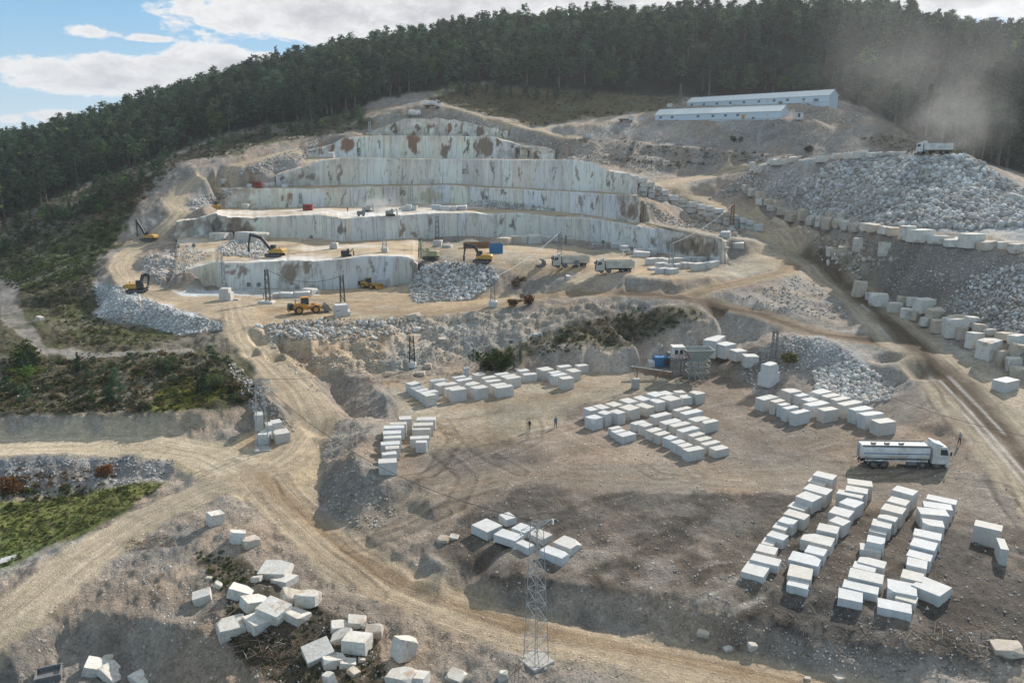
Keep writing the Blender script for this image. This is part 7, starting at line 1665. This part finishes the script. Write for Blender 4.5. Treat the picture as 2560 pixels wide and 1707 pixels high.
# fence along the upper road
fp = [at(x, y, Y=Y) for x, y, Y in ((1275, 318, 349), (1307, 324, 349), (1350, 334, 345), (1398, 344, 341), (1440, 350, 337))]
fp = densify(fp, 2.2); t = thing('wire_fence', 'thin rusty post fence along the edge of the upper road', 'fence', fp[0]); pp = MB(); ww = MB()
g0 = [Vector((p.x, p.y, gz_at(p.x, p.y))) for p in fp]
for p in g0:
    q = p-fp[0]; MB().bar(q-Vector((0, 0, .3)), q+Vector((0, 0, 1.2)), .05).mk('post', M_RU, t)
for z in (.5, 1.1):
    for p, q in zip(g0[:-1], g0[1:]): ww.bar(p-fp[0]+Vector((0, 0, z)), q-fp[0]+Vector((0, 0, z)), .012, 3)
ww.mk('wire', M_GALV, t)
t = vehicle('plank_stack', 'white broken planks lying on the grass at the left edge', 'planks', 22, 1398, 38)
for i in range(5): MB().box(-1.3+.15*i, 1.2-.1*i, -.55+i*.23, -.37+i*.23, .02, .09+.02*i, .01).mk('plank', M_WH, t)
# ---------------------------------------------------------------- people
def cloth_mat(name, skin, top, legs, shoe, hair):
    m = bpy.data.materials.new(name); m.use_nodes = True; m.node_tree.nodes.clear(); n = NT(m.node_tree)
    oc = n('ShaderNodeTexCoord').outputs['Object']; s = n('ShaderNodeSeparateXYZ', {0: oc}); z = s.outputs[2]; ax = n.math('ABSOLUTE', s.outputs[1])
    st = lambda v: n.math('GREATER_THAN', z, v)
    c = n.mix(st(.09), shoe, legs); c = n.mix(st(.93), c, top); c = n.mix(st(1.46), c, skin); c = n.mix(st(1.69), c, hair)
    arm = n.math('MULTIPLY', n.math('GREATER_THAN', ax, .235), n.math('LESS_THAN', z, 1.12)); c = n.mix(n.math('MULTIPLY', arm, n.math('GREATER_THAN', z, .6)), c, skin)
    c = n.mix(1.0, c, n.mix(n.noise(14, 4, .6, oc), (.8, .8, .8), (1.2, 1.2, 1.2)), 'MULTIPLY')
    p = n('ShaderNodeBsdfPrincipled', {'Base Color': c, 'Roughness': .85}); n('ShaderNodeOutputMaterial', {0: p.outputs[0]}); return m
def person(label, px, py, ang, cols, stride=.22, s=1.0):
    J, E, Rd = [], [], []
    def v(p, r, par=None):
        J.append(p); Rd.append(r); k = len(J)-1
        if par is not None: E.append((par, k))
        return k
    pel = v((0, 0, .95), .135); wa = v((0, 0, 1.08), .125, pel); ch = v((.01, 0, 1.30), .15, wa); nk = v((0, 0, 1.47), .062, ch); hd0 = v((.015, 0, 1.56), .085, nk); hd = v((.02, 0, 1.66), .10, hd0); v((.01, 0, 1.73), .07, hd); v((.115, 0, 1.61), .018, hd0)
    for sg in (-1, 1):
        f = stride*sg
        hp = v((0, sg*.09, .90), .095, pel); kn = v((f*.55+.03, sg*.10, .50), .062, hp); an = v((f-.03*(f < 0), sg*.10, .09 if f > 0 else .11), .042, kn); v((f+.16, sg*.11, .035), .038, an)
        sh = v((0, sg*.19, 1.40), .065, ch); el = v((-f*.35-.03, sg*.25, 1.13), .046, sh); wr = v((-f*.7+.07, sg*.265, .90), .031, el); pa = v((-f*.75+.09, sg*.265, .83), .03, wr)
        for i, (dx, l) in enumerate(((-.03, .055), (-.01, .07), (.012, .075), (.033, .066))): q = v((-f*.75+.09+dx, sg*.262, .79), .011, pa); v((-f*.75+.10+dx, sg*.25, .79-l), .009, q)
        q = v((-f*.75+.14, sg*.25, .84), .012, pa); v((-f*.75+.155, sg*.24, .80), .010, q)
    me = bpy.data.meshes.new('person'); me.from_pydata(J, E, []); p = hit(px, py)
    o = obj('person', me, cloth_mat('clothes', *cols), loc=(p.x, p.y, p.z-.02), rot=(0, 0, R(ang))); o.scale = (s,)*3
    sk = o.modifiers.new('skin', 'SKIN'); 
    for i, d in enumerate(me.skin_vertices[0].data): d.radius = (Rd[i]*(.8 if i in (1, 2) else 1), Rd[i]*(1.25 if i in (0, 1, 2) else 1)); d.use_root = (i == 0)
    o.modifiers.new('subsurf', 'SUBSURF').levels = 1; o.modifiers['subsurf'].render_levels = 1
    return tag(o, label, 'person', 'people on foot in the quarry')
SK = (.45, .28, .2)
person('person in dark top and tan trousers walking on the yard', 1324, 1077, 60, (SK, (.03, .03, .03), (.30, .24, .17), (.06, .05, .04), (.03, .02, .02)))
person('person in a blue shirt and dark trousers walking right behind the first walker', 1389, 1069, 100, (SK, (.08, .14, .24), (.02, .022, .03), (.03, .03, .03), (.02, .02, .02)), .2)
person('person in a grey shirt and black trousers beside the tanker cab', 2398, 1110, 110, (SK, (.26, .27, .28), (.018, .018, .02), (.02, .02, .02), (.12, .10, .09)), .1)
person('person in dark clothes standing on the white drilling bench', 869, 530, 90, (SK, (.04, .045, .05), (.04, .04, .045), (.03, .03, .03), (.02, .02, .02)), .1)
person('person in pale clothes beside the saw frame before the second wall', 757, 609, 30, (SK, (.22, .22, .2), (.2, .19, .17), (.05, .05, .05), (.03, .03, .03)), .1)
person('person in dark clothes at the lamp tower before the lowest wall', 659, 748, 30, (SK, (.1, .12, .09), (.08, .08, .07), (.03, .03, .03), (.03, .03, .03)), .1)
person('person in dark clothes beside the small drill rig on truck bench', 858, 641, 20, (SK, (.05, .05, .05), (.05, .05, .06), (.03, .03, .03), (.03, .03, .03)), .1)
# ---------------------------------------------------------------- single bushes that stand out
def bush(label, px, py, s, c, group, n=9, dens=60):
    p = hit(px, py); pads = [((rng.normal()*s*.35, rng.normal()*s*.35, s*(.25+.5*rng.random())), (s*.34, s*.34, s*.28)) for _ in range(n)]
    T = pads_to_leaves(pads, dens, .10*s+.05); t = thing('bush', label, 'bush', (p.x, p.y, p.z-.05), 0, group)
    obj('foliage', tri_mesh('foliage', T, np.array(c)[None]*rng.uniform(.7, 1.3, (len(T), 1))), LEAF2, t)
    st = MB()
    for i in range(6): a = i*1.05; st.bar((0, 0, -.1), (math.cos(a)*s*.3, math.sin(a)*s*.3, s*.5), .03*s, 4, .01*s)
    st.mk('stem', BARK, t)
GBU = 'bushes that stand alone'
for a in (('rusty brown dry bush at the left of the pit crest pair', 1287, 766, 2.0, (.17, .09, .045)), ('rusty brown dry bush at the right of the pit crest pair', 1320, 762, 2.4, (.15, .08, .04)), ('large green bush at the edge of the left gully', 62, 905, 4.2, (.075, .10, .04)), ('leafy dark green bush at the foot of the pit slope by the pylon', 1240, 925, 4.0, (.06, .085, .03)), ('yellow green bush on the spoil heap', 1975, 905, 2.0, (.16, .15, .06)), ('brown dry bush on the slope under the truck bench', 1295, 716, 2.4, (.12, .085, .05)), ('tall pale green shrub on the dark left slope', 415, 925, 3.0, (.11, .13, .075)), ('slim grey green sapling on the left slope beside the pylon', 540, 970, 2.6, (.10, .12, .07)), ('rusty brown cut pine bough in the litter below the left road', 262, 1188, 1.5, (.19, .095, .05)), ('rusty brown heap of boughs at the left edge', 40, 1232, 2.4, (.17, .09, .05)), ('dark bush on the bank below the sheds', 2022, 382, 3.0, (.05, .055, .04)), ('dark low bush under the upper road', 1835, 355, 2.6, (.05, .055, .04))):
    bush(a[0], a[1], a[2], a[3], a[4], GBU)
# ---------------------------------------------------------------- air
def volume_mat(name, col, dens, an=.3):
    m = bpy.data.materials.new(name); m.use_nodes = True; m.node_tree.nodes.clear(); n = NT(m.node_tree)
    v = n('ShaderNodeVolumePrincipled', {'Color': col, 'Density': dens, 'Anisotropy': an})
    n('ShaderNodeOutputMaterial', {1: v.outputs[0]}); return m
def box_mesh(name, lo, hi):
    v = [(x, y, z) for x in (lo[0], hi[0]) for y in (lo[1], hi[1]) for z in (lo[2], hi[2])]
    f = [(0, 1, 3, 2), (4, 6, 7, 5), (0, 4, 5, 1), (2, 3, 7, 6), (0, 2, 6, 4), (1, 5, 7, 3)]
    me = bpy.data.meshes.new(name); me.from_pydata(v, [], f); return me
zmin = float(GZ.min())
hz = obj('haze', box_mesh('haze', (-5400, -60, zmin-1.5), (5400, 6000, max(260.0, float(GZ.max())+40))), volume_mat('haze', (.93, .95, 1.0), HAZE, .35))
tag(hz, kind='stuff')

def dust(name, label, px, py, Y, rx, ry, rz, dens, col=(.95, .94, .92), sc=.06):
    """airborne dust: an ellipsoid of uneven density"""
    c = at(px, py, Y=Y); n = 24; V, F = [(0, 0, -1)], []
    for i in range(1, 12):
        a = -math.pi/2+math.pi*i/12
        for j in range(n): b = j/n*2*math.pi; V.append((math.cos(a)*math.cos(b), math.cos(a)*math.sin(b), math.sin(a)))
    V.append((0, 0, 1)); k = len(V)-1
    me = bpy.data.meshes.new(name); me.from_pydata(V, [], [(0, 1+(j+1) % n, 1+j) for j in range(n)] + [(1+i*n+j, 1+i*n+(j+1) % n, 1+(i+1)*n+(j+1) % n, 1+(i+1)*n+j) for i in range(10) for j in range(n)] + [(k, k-n+j, k-n+(j+1) % n) for j in range(n)])
    m = bpy.data.materials.new(name); m.use_nodes = True; m.node_tree.nodes.clear(); q = NT(m.node_tree)
    oc = q('ShaderNodeTexCoord').outputs['Object']; ln = q('ShaderNodeVectorMath', {0: oc}, operation='LENGTH').outputs['Value']
    nz = q.noise(1.0, 4, .6, q.mapping(q('ShaderNodeNewGeometry').outputs['Position'], (sc, sc, sc)), .5)
    f = q.math('MULTIPLY', q.ramp(ln, .15, 1.0, 1.0, 0.0), q.ramp(nz, .36, .70, .0, 1.6)); f = q.math('MULTIPLY', q.math('MULTIPLY', f, q.ramp(ln, .15, 1.0, 1.0, 0.0)), dens)
    v = q('ShaderNodeVolumePrincipled', {'Color': col, 'Density': f, 'Anisotropy': .3}); q('ShaderNodeOutputMaterial', {1: v.outputs[0]})
    o = obj(name, me, m, loc=c); o.scale = (rx, ry, rz); return tag(o, label, 'dust', kind='stuff')
dust('dust_cloud', 'pale dust rising behind the tipping truck', 2385, 300, 262, 24, 24, 20, .019, sc=.11)
dust('dust_cloud', 'broad veil of dust drifting before the right hand forest', 2330, 170, 320, 62, 40, 62, .0055, sc=.035)
dust('dust_cloud', 'white drilling dust on the drilling bench', 950, 516, 274, 9.5, 6, 4.6, .34, (.97, .96, .94), .35)
